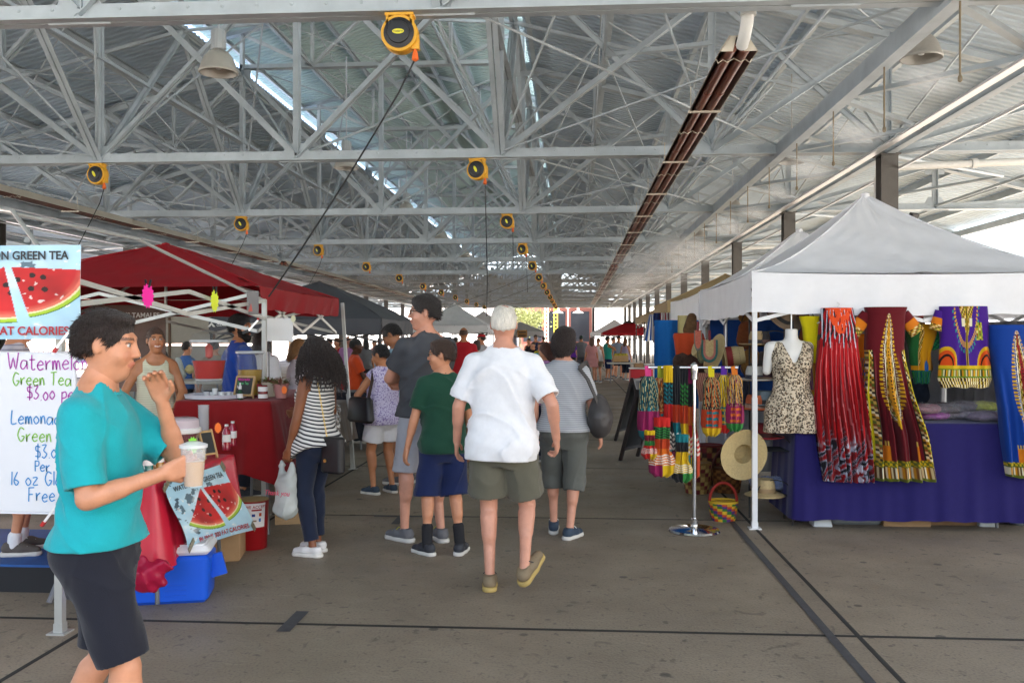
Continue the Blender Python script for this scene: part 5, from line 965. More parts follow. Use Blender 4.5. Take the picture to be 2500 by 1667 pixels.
def drape(label, x0, x1, y0, y1, z, hem, m, fold=.03, nf=26, seed=0, cat='tablecloth', flare=.06, hemfn=None, nu=260, nv=26, r=.03):
    o_ = Vector(((x0 + x1) / 2, (y0 + y1) / 2, 0)); w, d = (x1 - x0) / 2, (y1 - y0) / 2; per = 4 * (w + d); s = np.linspace(0, per, nu, endpoint=False); X = np.zeros(nu); Y = np.zeros(nu); NX = np.zeros(nu); NY = np.zeros(nu)
    for i, q in enumerate(s):
        if q < 2 * w: X[i], Y[i], NX[i], NY[i] = -w + q, -d, 0, -1
        elif q < 2 * w + 2 * d: X[i], Y[i], NX[i], NY[i] = w, -d + q - 2 * w, 1, 0
        elif q < 4 * w + 2 * d: X[i], Y[i], NX[i], NY[i] = w - (q - 2 * w - 2 * d), d, 0, 1
        else: X[i], Y[i], NX[i], NY[i] = -w, d - (q - 4 * w - 2 * d), -1, 0
    k = np.ones(9) / 9; sm = lambda a: np.convolve(np.concatenate([a[-4:], a, a[:4]]), k, 'valid'); NX, NY = sm(NX), sm(NY); rg = np.random.default_rng(seed); ph = rg.uniform(0, 6.3, 4)
    fo = .5 * np.sin(2 * PI * nf * s / per + ph[0] + 2 * np.sin(2 * PI * 3 * s / per + ph[1])) + .35 * np.sin(2 * PI * nf * .37 * s / per + ph[2]) + .15 * np.sin(2 * PI * nf * 2.3 * s / per + ph[3])
    corner = np.exp(-((np.abs(X) / w - 1) ** 2 + (np.abs(Y) / d - 1) ** 2) / .02); P = []; 
    for f in (0, .5, .97): P.append(np.stack([X * f, Y * f, np.full(nu, z + .004)], -1))
    P.append(np.stack([X + NX * .006, Y + NY * .006, np.full(nu, z + .0)], -1)); hm = np.full(nu, hem) if hemfn is None else hemfn(X + o_.x, Y + o_.y)
    for j in range(1, nv):
        v = j / (nv - 1); off = .012 + fold * v ** .8 * (1 + fo) + flare * v * (1 + corner); P.append(np.stack([X + NX * off, Y + NY * off, z - (z - hm) * v + .01 * fo * v], -1))
    P = np.array(P); t = thing('tablecloth', label, cat, o_); ogrid('cloth', P, m, t, wrap=True); return t
def box_carton(label, c, dims, rz=0, m=None, cat='box', flaps=True, group=None):
    t = thing('cardboard_box', label, cat, c, rz, group); m = m or mat('cardboard', (.36, .22, .11), .8, var=.12, vscale=10); w, d, h = dims
    MB().box((0, -d / 2, h / 2), (w, .006, h)).box((0, d / 2, h / 2), (w, .006, h)).box((-w / 2, 0, h / 2), (.006, d - .008, h)).box((w / 2, 0, h / 2), (.006, d - .008, h)).box((0, 0, .004), (w - .01, d - .01, .006)).build('walls', m, t)
    MB().box((0, -d / 4 - .001, h + .004), (w, d / 2 - .006, .005)).build('flap', m, t); MB().box((0, d / 4 + .001, h + .004), (w, d / 2 - .006, .005)).build('flap', m, t); MB().box((0, 0, h + .0085), (w * .96, .05, .001)).build('packing_tape', mat('packing_tape', (.42, .3, .16), .25), t); return t
# ================================================================== left stalls
tent('bare grey tent frame at the drink stall, carrying the watermelon banner', -4.3, 6.22, 3.2, 3.24, 1.93, 2.62, 0, F_red, M_gtube, legs=(0, 1, 1, 0), cover=False, scz=(1.9, 1.74), sides=(1,))
tent('red canopy tent behind the drink stall', -4.25, 9.15, 2.95, 2.7, 2.03, 2.55, .2, F_red, M_gtube, legs=(0, 0, 1, 1), pw=1.0, sagv=.02, slant=5, vals=(1, 2, 3))
# banner hung on the frame: a printed sheet
def tri_print(U, V, segs): pass
def noise2(U, V, seed=0, n=6, f0=2.0):
    rg = np.random.default_rng(seed); o = np.zeros_like(U)
    for k in range(n):
        for _ in range(3): a = rg.uniform(0, 6.3); f = f0 * 1.8 ** k; o += np.sin(f * (U * math.cos(a) + V * math.sin(a)) + rg.uniform(0, 6.3) + 1.5 * np.sin(f * .5 * (U * math.sin(a) - V * math.cos(a)) + rg.uniform(0, 6.3))) / 1.6 ** k
    return o / 4
def mixc(c, m, col, a=1.0): m = np.clip(m, 0, 1)[..., None] * a; return c * (1 - m) + np.array(lin(col), f32) * m
def melon(U, V):            # U,V in 0..1, V up: water, splash, two slices of watermelon
    n = noise2(U, V, 3); c = np.broadcast_to(np.array(lin('#b5d9ea'), f32), U.shape + (3,)).copy(); c = mixc(c, (n + .3), '#86bedd', .6); c = mixc(c, noise2(U, V, 5, 5, 4) - .1, '#e8f3f8', .8)
    dr = noise2(U, V, 9, 5, 16); c = mixc(c, ((dr > .62) & (V > .42)).astype(f32), '#36505f', .85); c = mixc(c, (((U - .9) / .035) ** 2 + ((V - .37) / .03) ** 2 < 1).astype(f32), '#f2f6fa')
    def wedge(ax_, ay, bx, by, cx, cy, rind):       # apex a, arc from b to c around a far point
        nonlocal c
        d1 = (bx - ax_) * (V - ay) - (by - ay) * (U - ax_); d2 = (cx - ax_) * (V - ay) - (cy - ay) * (U - ax_); ins = (d1 * d2 < 0); r = np.hypot(U - ax_, V - ay); vx, vy = (bx + cx) / 2 - ax_, (by + cy) / 2 - ay; fw = ((U - ax_) * vx + (V - ay) * vy > 0); Rr = (math.hypot(bx - ax_, by - ay) + math.hypot(cx - ax_, cy - ay)) / 2 * 1.03
        ins = ins & fw; q = r / Rr; c = mixc(c, (ins & (q < 1)).astype(f32), '#3d6a1c'); c = mixc(c, (ins & (q < .985)).astype(f32), '#a8c832'); c = mixc(c, (ins & (q < .93)).astype(f32), '#f0dfae'); c = mixc(c, (ins & (q < .9)).astype(f32), '#e2735c'); c = mixc(c, (ins & (q < .86)).astype(f32) * np.clip((.9 - q) * 8, 0, 1), '#c9201f'); c = mixc(c, (ins & (q < .85)).astype(f32) * np.clip(noise2(U, V, 21, 4, 9), 0, 1), '#8e1416', .7)
        for sx, sy in ((.3, .12), (.5, -.1), (.42, .22), (.62, .05), (.25, -.12)):
            px_, py_ = ax_ + vx * sx * 1.2 - vy * sy, ay + vy * sx * 1.2 + vx * sy; c = mixc(c, ((((U - px_) / .022) ** 2 + ((V - py_) / .028) ** 2 < 1) & ins).astype(f32), '#2a1512')
    c = mixc(c, (noise2(U, V, 61, 5, 22) > .55) & (np.abs(V - .5 - .3 * (U - .3)) < .3) & (U < .45), '#22384a', .9); c = mixc(c, noise2(U, V, 63, 6, 8) - .25, '#f4f9fc', .9)
    wedge(.5, .78, .14, .40, .60, .13, 1); wedge(.545, .77, .95, .74, .69, .12, 1)
    c = mixc(c, (noise2(U, V, 71, 4, 40) > .78), '#f6efe8', .7); c = c * (1 + .18 * noise2(U, V, 73, 5, 5)[..., None]); return np.clip(c, 0, 1)
def sheet(name, parent, fpos, cfun, m, nu=170, nv=150, eps=.0015):
    U, V = np.meshgrid(np.linspace(0, 1, nu), np.linspace(0, 1, nv)); P = fpos(U, V); return ogrid(name, P, m, parent, cfun(U, V))
M_print = mat('vinyl_print', vcol=True, rough=.45, spec=.4); M_ink = mat('black_ink', (.03, .03, .035), .5); M_rink = mat('red_ink', (.45, .02, .03), .5); M_back = mat('vinyl_back', (.7, .72, .74), .5)
A_ = wp(-178, 828, 4.53); B_ = wp(197, 598, 4.53); bw_, bh_ = B_.x - A_.x, B_.z - A_.z
t = thing('banner', 'large watermelon green tea banner hanging on the tent frame at upper left', 'banner', (A_.x, 4.53, A_.z)); fpos = lambda U, V: np.stack([U * bw_, .006 * np.sin(U * 9 + V * 4) - .0, V * bh_], -1)
sheet('printed_sheet', t, fpos, melon, M_print); sheet('back_sheet', t, lambda U, V: np.stack([U[:, ::-1] * bw_, .006 * np.sin(U[:, ::-1] * 9 + V * 4) + .004, V * bh_], -1), lambda U, V: np.full(U.shape + (3,), .7), M_back, 30, 20)
for txt, v, sz, m in (('WATERMELON GREEN TEA', .885, .062, M_ink), ('BURNS 300 FAT CALORIES', .085, .062, M_rink)):
    o = place(text_mesh(txt, sz, m, .001, True), 'lettering', t, (bw_ * .5, -.012, bh_ * v)); o.rotation_euler = (R_(90), 0, 0); o.scale = (bw_ * .86 / o.dimensions.x if o.dimensions.x else 1, 1, 1)
# price board with handwriting
A_ = wp(10 - 190, 1250, 4.5); B_ = wp(186, 858, 4.5); bw_, bh_ = B_.x - A_.x, B_.z - A_.z; t = thing('price_board', 'white board with handwritten drink prices clipped to the tent leg', 'sign', (A_.x, 4.5, A_.z))
MB().rbox((bw_ / 2, 0, bh_ / 2), (bw_, bh_, .012), .025, Rx(PI / 2)).build('board', mat('board_white', (.72, .73, .76), .3, var=.02), t).data.transform(Matrix.Translation((0, 0, 0)))
t.children[0].data.transform(Matrix.Identity(4))
fx = lambda a, b, h: (a, -.007 - h, b)
def px2b(px, py): q = wp(px, py, 4.5); return q.x - A_.x, q.z - A_.z
LN = [('Watermelon', 22, 902, 40, '#a838a0'), ('Green Tea', 34, 940, 32, '#7bb63c'), ('$3.00 per', 68, 975, 34, '#a838a0'), ('Lemonade', 30, 1034, 34, '#2f86c4'), ('Green Tea', 46, 1076, 34, '#7bb63c'), ('$3.00', 88, 1118, 34, '#2f86c4'), ('Per', 88, 1150, 28, '#2f86c4'), ('16 oz Glass', 30, 1182, 34, '#2f86c4'), ('Free Refill', 72, 1222, 34, '#2f86c4')]
for i, (txt, px, py, h, colr) in enumerate(LN):
    x, z = px2b(px, py); mb = MB(); handwrite(mb, txt, x, z, h * 4.7 / FPX, fx, .0062, .05, i); mb.build('handwriting', mat('marker' + colr, colr, .6), t)
for px, py in ((158, 830), (128, 1252)):
    q = wp(px, py, 4.46); c = thing('spring_clamp', 'black and silver spring clamp with red tip holding the price board %s' % ('at its top' if py < 1000 else 'at its lower edge'), 'clamp', q, 0, 'spring clamps on the drink stall'); s_ = 1 if py < 1000 else -1
    MB().bar((.03, 0, .05), (-.03, -.02, -.04), .018, .012).build('jaw', M_alu, c); MB().bar((-.03, -.02, -.04), (-.045, -.02, -.062), .02, .014).build('tip', mat('clamp_red', (.5, .02, .02), .4), c); MB().bar((.03, 0, .05), (.065, .01, .1), .018, .02).build('handle', M_blk, c)
# low table with bright red plastic cover and poster
LX, LY0, LY1, LZ = -2.4, 5.02, 6.2, .745
table('low folding table under the bright red cover at the drink stall', LX - .47, LX, LY0, LY1, LZ)
C_redp = mat('red_plastic_cover', (.5, .012, .035), .32, var=.06, vscale=4, bump=.25, bscale=5)
drape('bright red plastic table cover on the low drink table', LX - .48, LX + .006, LY0 - .01, LY1 + .01, LZ + .004, .3, C_redp, .014, 15, 2, flare=.05, hemfn=lambda X, Y: .3 + .06 * np.sin(Y * 5 + X * 3))
q0, q1, q2, q3 = (np.array(wpx(a, b, LX + .1)) for a, b in ((412, 1180), (553, 1132), (617, 1292), (440, 1338)))
q0[0] -= .055; q1[0] -= .055
def pp(U, V):
    P = ((1 - U)[..., None] * q0 + U[..., None] * q1) * V[..., None] + ((1 - U)[..., None] * q3 + U[..., None] * q2) * (1 - V)[..., None]; P[..., 0] += .03 + .02 * np.sin(U * 5 + 1) * (1 - V) + .012 * np.sin(V * 6); return P - o0
t = thing('poster', 'watermelon green tea poster taped to the side of the red covered table', 'poster', tuple(q3)); o0 = q3; sheet('printed_sheet', t, pp, melon, M_print)
def text_on(txt, v0, hgt, u0, u1, m, parent, f, bold=True):
    me = text_mesh(txt, 1, m, 0, bold); V = np.zeros(len(me.vertices) * 3, f32); me.vertices.foreach_get('co', V); V = V.reshape(-1, 3); x0, x1 = V[:, 0].min(), V[:, 0].max(); u = u0 + (V[:, 0] - x0) / (x1 - x0) * (u1 - u0); v = v0 + V[:, 1] * hgt; P = f(u, v); P[:, 0] += .004; me.vertices.foreach_set('co', P.astype(f32).ravel()); me.update(); return place(me, 'lettering', parent)
text_on('WATERMELON GREEN TEA', .87, .1, .1, .93, M_ink, t, pp); text_on('BURNS 300 FAT CALORIES', .085, .1, .14, .92, M_rink, t, pp)
TAPE = mat('patterned_tape', (.2, .18, .12), .4, var=.8, vscale=90)
for U_, V_ in ((.02, .97), (.5, 1.0), (.98, .97), (.97, .06), (.03, .04)):
    P = pp(np.array([[U_]]), np.array([[V_]]))[0, 0]; MB().box((P[0] + .006, P[1], P[2]), (.004, .09, .035), Rx(R_(35 if U_ < .5 else -40))).build('tape_piece', TAPE, t)
# high table with dark red cloth
HX0, HX1, HY0, HY1, HZ = -3.08, -2.36, 6.85, 8.45, 1.075
table('high folding table under the dark red cloth', HX0, HX1, HY0, HY1, HZ)
C_dred = cloth('dark_red', (.21, .004, .006)); drape('dark red cloth draped over the high drink table', HX0 - .01, HX1 + .01, HY0 - .01, HY1 + .01, HZ + .004, .5, C_dred, .035, 17, 5, flare=.07, hemfn=lambda X, Y: .56 - .2 * np.clip((X + 2.9) / .6, 0, 1) + .1 * np.sin(X * 7))
# items on the high table
def lathe_thing(name, label, cat, c, parts, group=None, n=24):
    t = thing(name, label, cat, c, 0, group)
    for nm, pr, m in parts: MB().lathe(pr, n).build(nm, m, t, True, auto=50)
    return t
M_glass = mat('clear_acrylic', (.2, .22, .23), .04, alpha=.09, spec=1.0); M_grim = mat('acrylic_rim', (.7, .72, .74), .15, alpha=.55); zt = HZ + .012; q = wp(508, 985, 7.02)
lathe_thing('serving_tray', 'round white tray under the drink dispensers', 'tray', (q.x + .05, 7.06, zt), [('tray', [(.2, 0), (.235, .005), (.245, .035), (.238, .036), (.225, .012), (.001, .01)], mat('tray_white', (.6, .6, .66), .3))])
lathe_thing('drink_dispenser', 'large clear dispenser half full of red watermelon drink', 'dispenser', (q.x, 7.04, zt + .012), [('stand', [(.125, 0), (.13, .005), (.1, .13), (.095, .13), (.12, .006)], M_glass), ('jar', [(.098, .132), (.11, .14), (.14, .33), (.148, .44), (.143, .44), (.135, .33), (.105, .146), (.001, .145)], M_glass), ('drink', [(.103, .147), (.126, .29), (.001, .292)], mat('red_drink', (.55, .02, .01), .25)), ('lid', [(.15, .44), (.152, .455), (.13, .505), (.06, .52), (.055, .535), (.001, .537)], M_glass), ('rim', [(.146, .435), (.151, .44), (.151, .452), (.147, .456)], M_grim), ('base_ring', [(.096, .128), (.104, .134), (.104, .144), (.098, .148)], M_grim), ('watermelon_piece', [(.001, .3), (.028, .32), (.03, .4), (.001, .43)], mat('melon_flesh', (.5, .05, .03), .4))], n=30)
lathe_thing('drink_dispenser', 'second clear dispenser with yellow lemonade behind the red one', 'dispenser', (q.x + .24, 7.3, zt), [('jar', [(.085, 0), (.095, .01), (.108, .36), (.103, .36), (.09, .012), (.001, .012)], M_glass), ('drink', [(.088, .013), (.097, .22), (.001, .222)], mat('lemonade', (.5, .3, .04), .25)), ('lid', [(.115, .36), (.115, .375), (.08, .42), (.001, .425)], M_glass), ('rim', [(.108, .352), (.117, .358), (.117, .372), (.112, .376)], M_grim)])
M_cupw = mat('sample_cup', (.75, .77, .78), .2, alpha=.75)
for i, (dx, dy) in enumerate(((-.02, -.15), (.04, -.17), (.1, -.15), (.15, -.12), (.12, -.19), (.07, -.2))):
    lathe_thing('sample_cup', 'small clear sample cup on the white tray', 'cup', (q.x + dx + .03, 7.06 + dy + .05, zt + .012 + (.03 if i == 5 else 0)), [('cup', [(.017, 0), (.022, .045), (.0205, .045), (.016, .002)], M_cupw)], 'sample cups on the tray', 12)
M_wood = mat('pale_wood', (.5, .32, .14), .6, var=.12, vscale=20); M_chalk = mat('chalkboard', (.03, .032, .033), .75, var=.2, vscale=12)
def easel(label, c, rz, w, h, colors, name='chalk_sign'):
    t = thing(name, label, 'chalk sign', c, rz); M = Rx(R_(-14)); f = lambda x, z, y=0: M @ Vector((x, y, z))
    MB().box(f(0, h / 2 + .03), (w - .02, .006, h - .02), M).build('board', M_chalk, t)
    for a, b in (((-w / 2, .03), (-w / 2, h + .03)), ((w / 2, .03), (w / 2, h + .03)), ((-w / 2, h + .03), (w / 2, h + .03)), ((-w / 2, .03), (w / 2, .03))): MB().bar(f(*a), f(*b), .014, .014).build('frame_bar', M_wood, t)
    for s in (-1, 1): MB().bar((s * w * .3, .07, 0), (s * w * .2, f(0, h)[1] + .01, h * .85), .012, .012).build('leg', M_wood, t)
    for i, cl in enumerate(colors):
        mb = MB(); handwrite(mb, ['Watermelon', 'Green Tea', 'Refill', 'Per Glass', 'Lemonade'][i % 5], -w * .38, h * (.78 - .21 * i) + .03, h * .15, lambda a, b, hh: f(a, b, -.004 - hh), h * .025, .05, i); mb.build('chalk_writing', mat('chalk' + cl, cl, .8), t)
q = wp(592, 975, 7.0); easel('small wood-framed chalk sign on the red high table', (q.x, 7.0, zt), R_(-18), .17, .15, ['#c03a90', '#58b070', '#c8c8c8'])
q = wp(600, 990, 6.95); lathe_thing('dropper_bottle', 'small green dropper bottle with white cap in front of the chalk sign', 'bottle', (wp(585, 980, 6.92).x, 6.93, zt), [('bottle', [(.02, 0), (.022, .005), (.022, .06), (.01, .072), (.01, .08)], mat('green_glass', (.02, .06, .03), .15)), ('label', [(.0226, .012), (.0226, .045)], mat('paper_white', (.75, .74, .72), .6)), ('cap', [(.012, .08), (.012, .1), (.006, .104), (.005, .13), (.0, .133)], mat('cap_white', (.75, .75, .73), .4))])
lathe_thing('jar', 'dark red jar with two white labels on the high table', 'jar', (wp(642, 980, 6.98).x, 6.98, zt), [('glass', [(.035, 0), (.037, .01), (.037, .1), (.03, .11), (.001, .112)], mat('dark_red_glass', (.16, .008, .012), .15)), ('label', [(.0376, .008), (.0376, .04)], MATS['paper_white']), ('label', [(.0378, .062), (.0378, .098)], MATS['paper_white'])])
M_leafg = mat('succulent', (.16, .2, .05), .6, var=.5, vscale=30); M_leafr = mat('succulent_red', (.2, .08, .05), .6, var=.4, vscale=30)
def potted(label, c, pot, seed, s=1.0, rm=.001):
    t = thing('flower_pot', label, 'plant', c); MB().lathe([(.04 * s, 0), (.058 * s, .1 * s), (.062 * s, .1 * s), (.062 * s, .115 * s), (.05 * s, .112 * s), (.001, .1 * s)], 20).build('pot', pot, t, True); rg = random.Random(seed)
    for mm in (M_leafg, M_leafr):
        mb = MB()
        for i in range(34):
            a = rg.uniform(0, 6.3); l = rg.uniform(.03, .11) * s; up = rg.uniform(.2, 1.0); p = Vector((math.cos(a) * rg.uniform(0, .045) * s, math.sin(a) * rg.uniform(0, .045) * s, .1 * s)); d = Vector((math.cos(a), math.sin(a), up * 1.2)).normalized() * l; droop = Vector((math.cos(a) * .02, math.sin(a) * .02, -.03 * rg.random())) * s; w_ = Vector((-math.sin(a), math.cos(a), 0)) * .008 * s
            mb.add([p, p + d * .6 + w_, p + d + droop, p + d * .6 - w_], [(0, 1, 2, 3)])
        mb.build('leaves', mm, t)
potted('dusty pink flower pot with trailing succulent at the end of the high table', (wp(686, 975, 7.1).x, 7.1, zt), mat('pink_pot', (.5, .22, .2), .6), 4, 1.05); potted('cream flower pot with succulent beside the pink pot', (wp(655, 970, 7.25).x, 7.28, zt), mat('cream_pot', (.6, .54, .42), .5), 8, 1.05); potted('red pot of leaves behind the small chalk sign', (wp(628, 970, 7.3).x, 7.3, zt), mat('red_pot', (.35, .02, .03), .4), 12, .9)
def starburst(name, label, c, m, r, rz=0, clip=False, parent=None, sy=1.0):
    t = thing(name, label, 'price tag', c, rz, 'neon starburst tags') if parent is None else parent; n = 14; poly = [((r if k % 2 == 0 else r * .78) * math.cos(PI * k / n) * .7, (r if k % 2 == 0 else r * .78) * math.sin(PI * k / n) * sy) for k in range(2 * n)]
    MB().prism(poly, -.001, .001, (0, 0, 0), Rx(PI / 2)).build('card', m, t)
    if clip: MB().bar((0, -.008, r * .7), (.025, 0, r * 1.35), .012, .006).bar((0, .008, r * .7), (-.02, 0, r * 1.35), .012, .006).build('clip', M_blk, t)
    return t
N_pink, N_yel, N_org, N_grn = (mat('neon_' + n, c, .7) for n, c in (('pink', (.9, .02, .35)), ('yellow', (.75, .85, .05)), ('orange', (.95, .2, .03)), ('green', (.3, .85, .08))))
starburst('price_tag', 'hot pink starburst tag clipped to the tent frame', wpx(361, 722, -2.68), N_pink, .075, R_(70), True, sy=1.1); starburst('price_tag', 'neon yellow starburst tag clipped to the tent frame', wpx(524, 735, -2.68), N_yel, .08, R_(80), True, sy=1.1); starburst('price_tag', 'orange tag on the pink flower pot', (wp(694, 955, 7.02).x, 7.02, zt + .07), N_org, .035)
# items on the low table
zt = LZ + .012; q = wpx(500, 1108, LX - .1)
def aframe(label, c, rz, w, h, wood, board, cols, name='chalk_sign', th=.012, spread=.5, write=True, cat='chalk sign'):
    t = thing(name, label, cat, c, rz)
    for s in (-1, 1):
        ang = math.atan(spread / 2); M = Rx(s * ang); f = lambda x, z, y=0.0: M @ Vector((x, y, z - h)) + Vector((0, 0, h * math.cos(ang)))
        MB().box(f(0, h * .56), (w - th, th * .5, h * .78), M).build('board', board, t)
        for x in (-w / 2, w / 2): MB().bar(f(x, 0), f(x, h), th, th * 1.2).build('leg', wood, t)
        MB().bar(f(-w / 2, h - th), f(w / 2, h - th), th, th).build('rail', wood, t); MB().bar(f(-w / 2, h * .16), f(w / 2, h * .16), th, th).build('rail', wood, t)
        if write and s == 1:
            for i, cl in enumerate(cols):
                for sd in (1,):
                    mb = MB(); handwrite(mb, ['Green', 'Tea', 'Refill', 'Free', 'Lemon'][i % 5], -w * .38, h * (.78 - .14 * i), h * .1, lambda a, b, hh: f(a, b, -th * .25 - .002 - hh), h * .014, .05, i + 3); mb.build('chalk_writing', mat('chalk' + cl, cl, .8), t)
    return t
aframe('small wooden A-frame chalk sign on the low red table', (q.x, q.y, zt), R_(62), .1, .2, M_wood, M_chalk, ['#58b070', '#c03a90', '#d0b040', '#58b070'], spread=.7)
def bottle(label, c, liquid, h=.17, group='bottled drinks on the low table', r=.03):
    return lathe_thing('drink_bottle', label, 'bottle', c, [('bottle', [(r, 0), (r, h * .7), (r * .45, h * .88), (r * .4, h * .93), (.001, h * .93)], mat('liquid' + str(liquid), liquid, .12, coat=.6)), ('label', [(r * 1.02, h * .32), (r * 1.02, h * .6)], MATS['paper_white']), ('cap', [(r * .46, h * .92), (r * .46, h), (.001, h)], MATS['cap_white'])], group, 16)
for i, (px, py, lq, lab) in enumerate(((553, 1110, (.3, .01, .03), 'bottle of red drink beside the wooden A-frame sign, front one'), (568, 1104, (.3, .01, .03), 'bottle of red drink beside the wooden A-frame sign, rear one'), (388, 1125, (.35, .16, .03), 'bottle of amber tea beside the white bucket'), (345, 1135, (.01, .12, .12), 'bottle of blue-green drink behind the man in teal, left one'), (362, 1128, (.01, .12, .12), 'bottle of blue-green drink behind the man in teal, right one'))):
    q = wpx(px, py, LX - .12 - .05 * (i % 2)); bottle(lab, (q.x, q.y, zt), lq, .185)
q = wpx(440, 1125, LX - .2); lathe_thing('drink_bucket', 'clear bucket of iced tea with white rim and stacked lids on the low table', 'bucket', (q.x, q.y, zt), [('bucket', [(.1, 0), (.125, .2), (.12, .2), (.096, .004)], M_glass), ('drink', [(.097, .004), (.112, .12), (.001, .122)], mat('tea_amber', (.36, .17, .05), .2)), ('rim', [(.128, .185), (.134, .19), (.134, .215), (.126, .22)], mat('rim_white', (.75, .75, .74), .35)), ('lid', [(.12, .22), (.12, .27), (.1, .285), (.001, .285)], mat('lid_pink', (.7, .6, .66), .3, alpha=.7))])
q = wpx(497, 1098, LX - .36); t = thing('cup_stack', 'tall stack of clear plastic cups behind the A-frame sign', 'cups', (q.x, q.y, zt)); 
for k in range(14): MB().lathe([(.03, .02 * k), (.041, .02 * k + .05), (.043, .02 * k + .052), (.04, .02 * k + .05)], 16, caps=False).build('cup', mat('cup_clear', (.7, .72, .74), .15, alpha=.5), t, True)
q = wpx(470, 1085, LX - .05); starburst('price_tag', 'lime green starburst tag on the drink bucket', (q.x, q.y, zt + .12), N_grn, .06, R_(50)); q = wpx(532, 1062, LX - .1); starburst('price_tag', 'orange starburst tag above the wooden A-frame sign', (q.x, q.y, zt + .18), N_org, .04, R_(50))
# under and around the tables
q = gp(405, 1470); t = thing('cooler', 'blue cooler with white lid on the floor under the poster', 'cooler', (q.x, q.y + .1, 0), R_(14)); M_cool = mat('cooler_blue', (.008, .09, .6), .35, bump=.03, bscale=30)
MB().rbox((0, 0, .14), (.44, .3, .28), .04, taper=1.06).build('body', M_cool, t, True); MB().rbox((0, 0, .31), (.475, .33, .05), .04).build('lid', mat('cooler_white', (.72, .72, .74), .35), t, True); MB().rbox((0, 0, .337), (.4, .26, .012), .03).build('lid_panel', MATS['cooler_white'], t, True)
MB().bar((.235, -.02, .26), (.27, -.02, .13), .1, .025, up=(0, 1, 0)).build('handle', M_cool, t); 
for k in range(3): MB().box((.04, -.156, .05 + .03 * k), (.12, .004, .008)).build('rib', M_cool, t)
q = gp(583, 1345); t = lathe_thing('waste_bin', 'red round bin with a white payment notice beside the low table', 'bin', (q.x + .06, q.y + .12, 0), [('bin', [(.1, 0), (.105, .005), (.118, .35), (.122, .36), (.116, .36), (.1, .02), (.001, .015)], mat('bin_red', (.3, .006, .01), .4)), ('liner', [(.119, .365), (.112, .34), (.09, .3)], mat('bin_liner', (.35, .26, .12), .5))]); M_paper = MATS['paper_white']
an = -1.15; nx, ny = math.cos(an), math.sin(an)
P = np.array([[(math.cos(a) * (.1135 + .012 * v) * 1.0, math.sin(a) * (.1135 + .012 * v), .17 + .18 * v) for a in np.linspace(an - .55, an + .75, 12)] for v in np.linspace(0, 1, 6)]); ogrid('notice', P, M_paper, t)
def onbin(a, z, r=.1255): rr = r - .012 * (1 - (z - .17) / .18) + .0015; return Vector((math.cos(a) * rr, math.sin(a) * rr, z))
for a0, z, w_, h_, cl in ((an + .18, .3, .62, .012, '#a01820'), (an - .02, .262, .2, .02, '#20408a'), (an + .4, .265, .16, .025, '#b04018'), (an + .38, .225, .14, .026, '#2a70b8'), (an + .05, .22, .24, .012, '#907860')):
    mb = MB(); aa = [a0 - w_ / 2 + w_ * k / 5 for k in range(6)]; V = [onbin(a, z - h_ / 2) for a in aa] + [onbin(a, z + h_ / 2) for a in aa]; mb.add(V, [(k, k + 1, k + 7, k + 6) for k in range(5)]); mb.build('card_logo', mat('logo' + cl, cl, .5), t)
me = text_mesh('WE ACCEPT', .03, mat('notice_red', (.4, .02, .03), .5), 0, True); V = np.zeros(len(me.vertices) * 3, f32); me.vertices.foreach_get('co', V); V = V.reshape(-1, 3); me.vertices.foreach_set('co', np.array([tuple(onbin(an + .15 + v[0] / .125, .322 + v[1])) for v in V], f32).ravel()); me.update(); place(me, 'lettering', t)
q = gp(510, 1380); box_carton('cardboard box on the floor behind the blue cooler', (q.x - .05, q.y + .25, 0), (.36, .3, .24), R_(12)); t = thing('box_lid', 'loose white lid leaning by the cardboard box', 'lid', (gp(505, 1400).x, gp(505, 1400).y, .0), R_(55)); MB().rbox((0, 0, .05), (.26, .1, .012), .02, Rx(R_(60))).build('panel', MATS['cooler_white'], t)
q = gp(715, 1282); t = thing('wooden_board', 'plain wooden board leaning under the dark red cloth', 'board', (q.x - .03, q.y + .1, 0), R_(20)); MB().box((0, 0, .2), (.3, .018, .42), Rx(R_(-12))).build('panel', mat('plywood', (.42, .27, .13), .6, var=.15, vscale=9, stretch=(1, 1, 8)), t)
# blue-topped platform and bags at the left edge
t = thing('low_platform', 'low black platform with blue mat at the left edge', 'platform', (-3.62, 5.6, 0)); MB().box((0, .25, .078), (1.5, 1.0, .155)).build('base', mat('platform_black', (.012, .012, .014), .7), t); MB().box((0, .25, .163), (1.5, 1.0, .014)).build('mat', mat('mat_blue', (.015, .08, .28), .6, var=.3, vscale=5), t)
for q_, nm, lab in (((-2.62, 4.95, 0), 'left', 'red plastic bag hanging from the price board leg'), ((-2.35, 4.78, 0), 'right', 'red translucent bag hanging beside the blue cooler')):
    t = thing('plastic_bag', lab, 'bag', q_); sdf_obj([Cone((0, 0, .68 if nm == 'left' else .34), (.02, 0, .3), .03, .12, .03, (1, .5, 1))], .012, 'bag_body', mat('red_film', (.55, .02, .08), .3, thin=.5), t, lambda D, X, Y, Z: D + wrinkle(X, Y, Z, .016, 1.4))
q = gp(120, 1475); t = thing('tripod_foot', 'dark grey stand leg behind the price board post', 'stand', (q.x, q.y, 0)); MB().tube([(0, 0, .01), (.12, .25, .55)], .018, 8).build('leg', mat('stand_grey', (.12, .12, .13), .5), t)
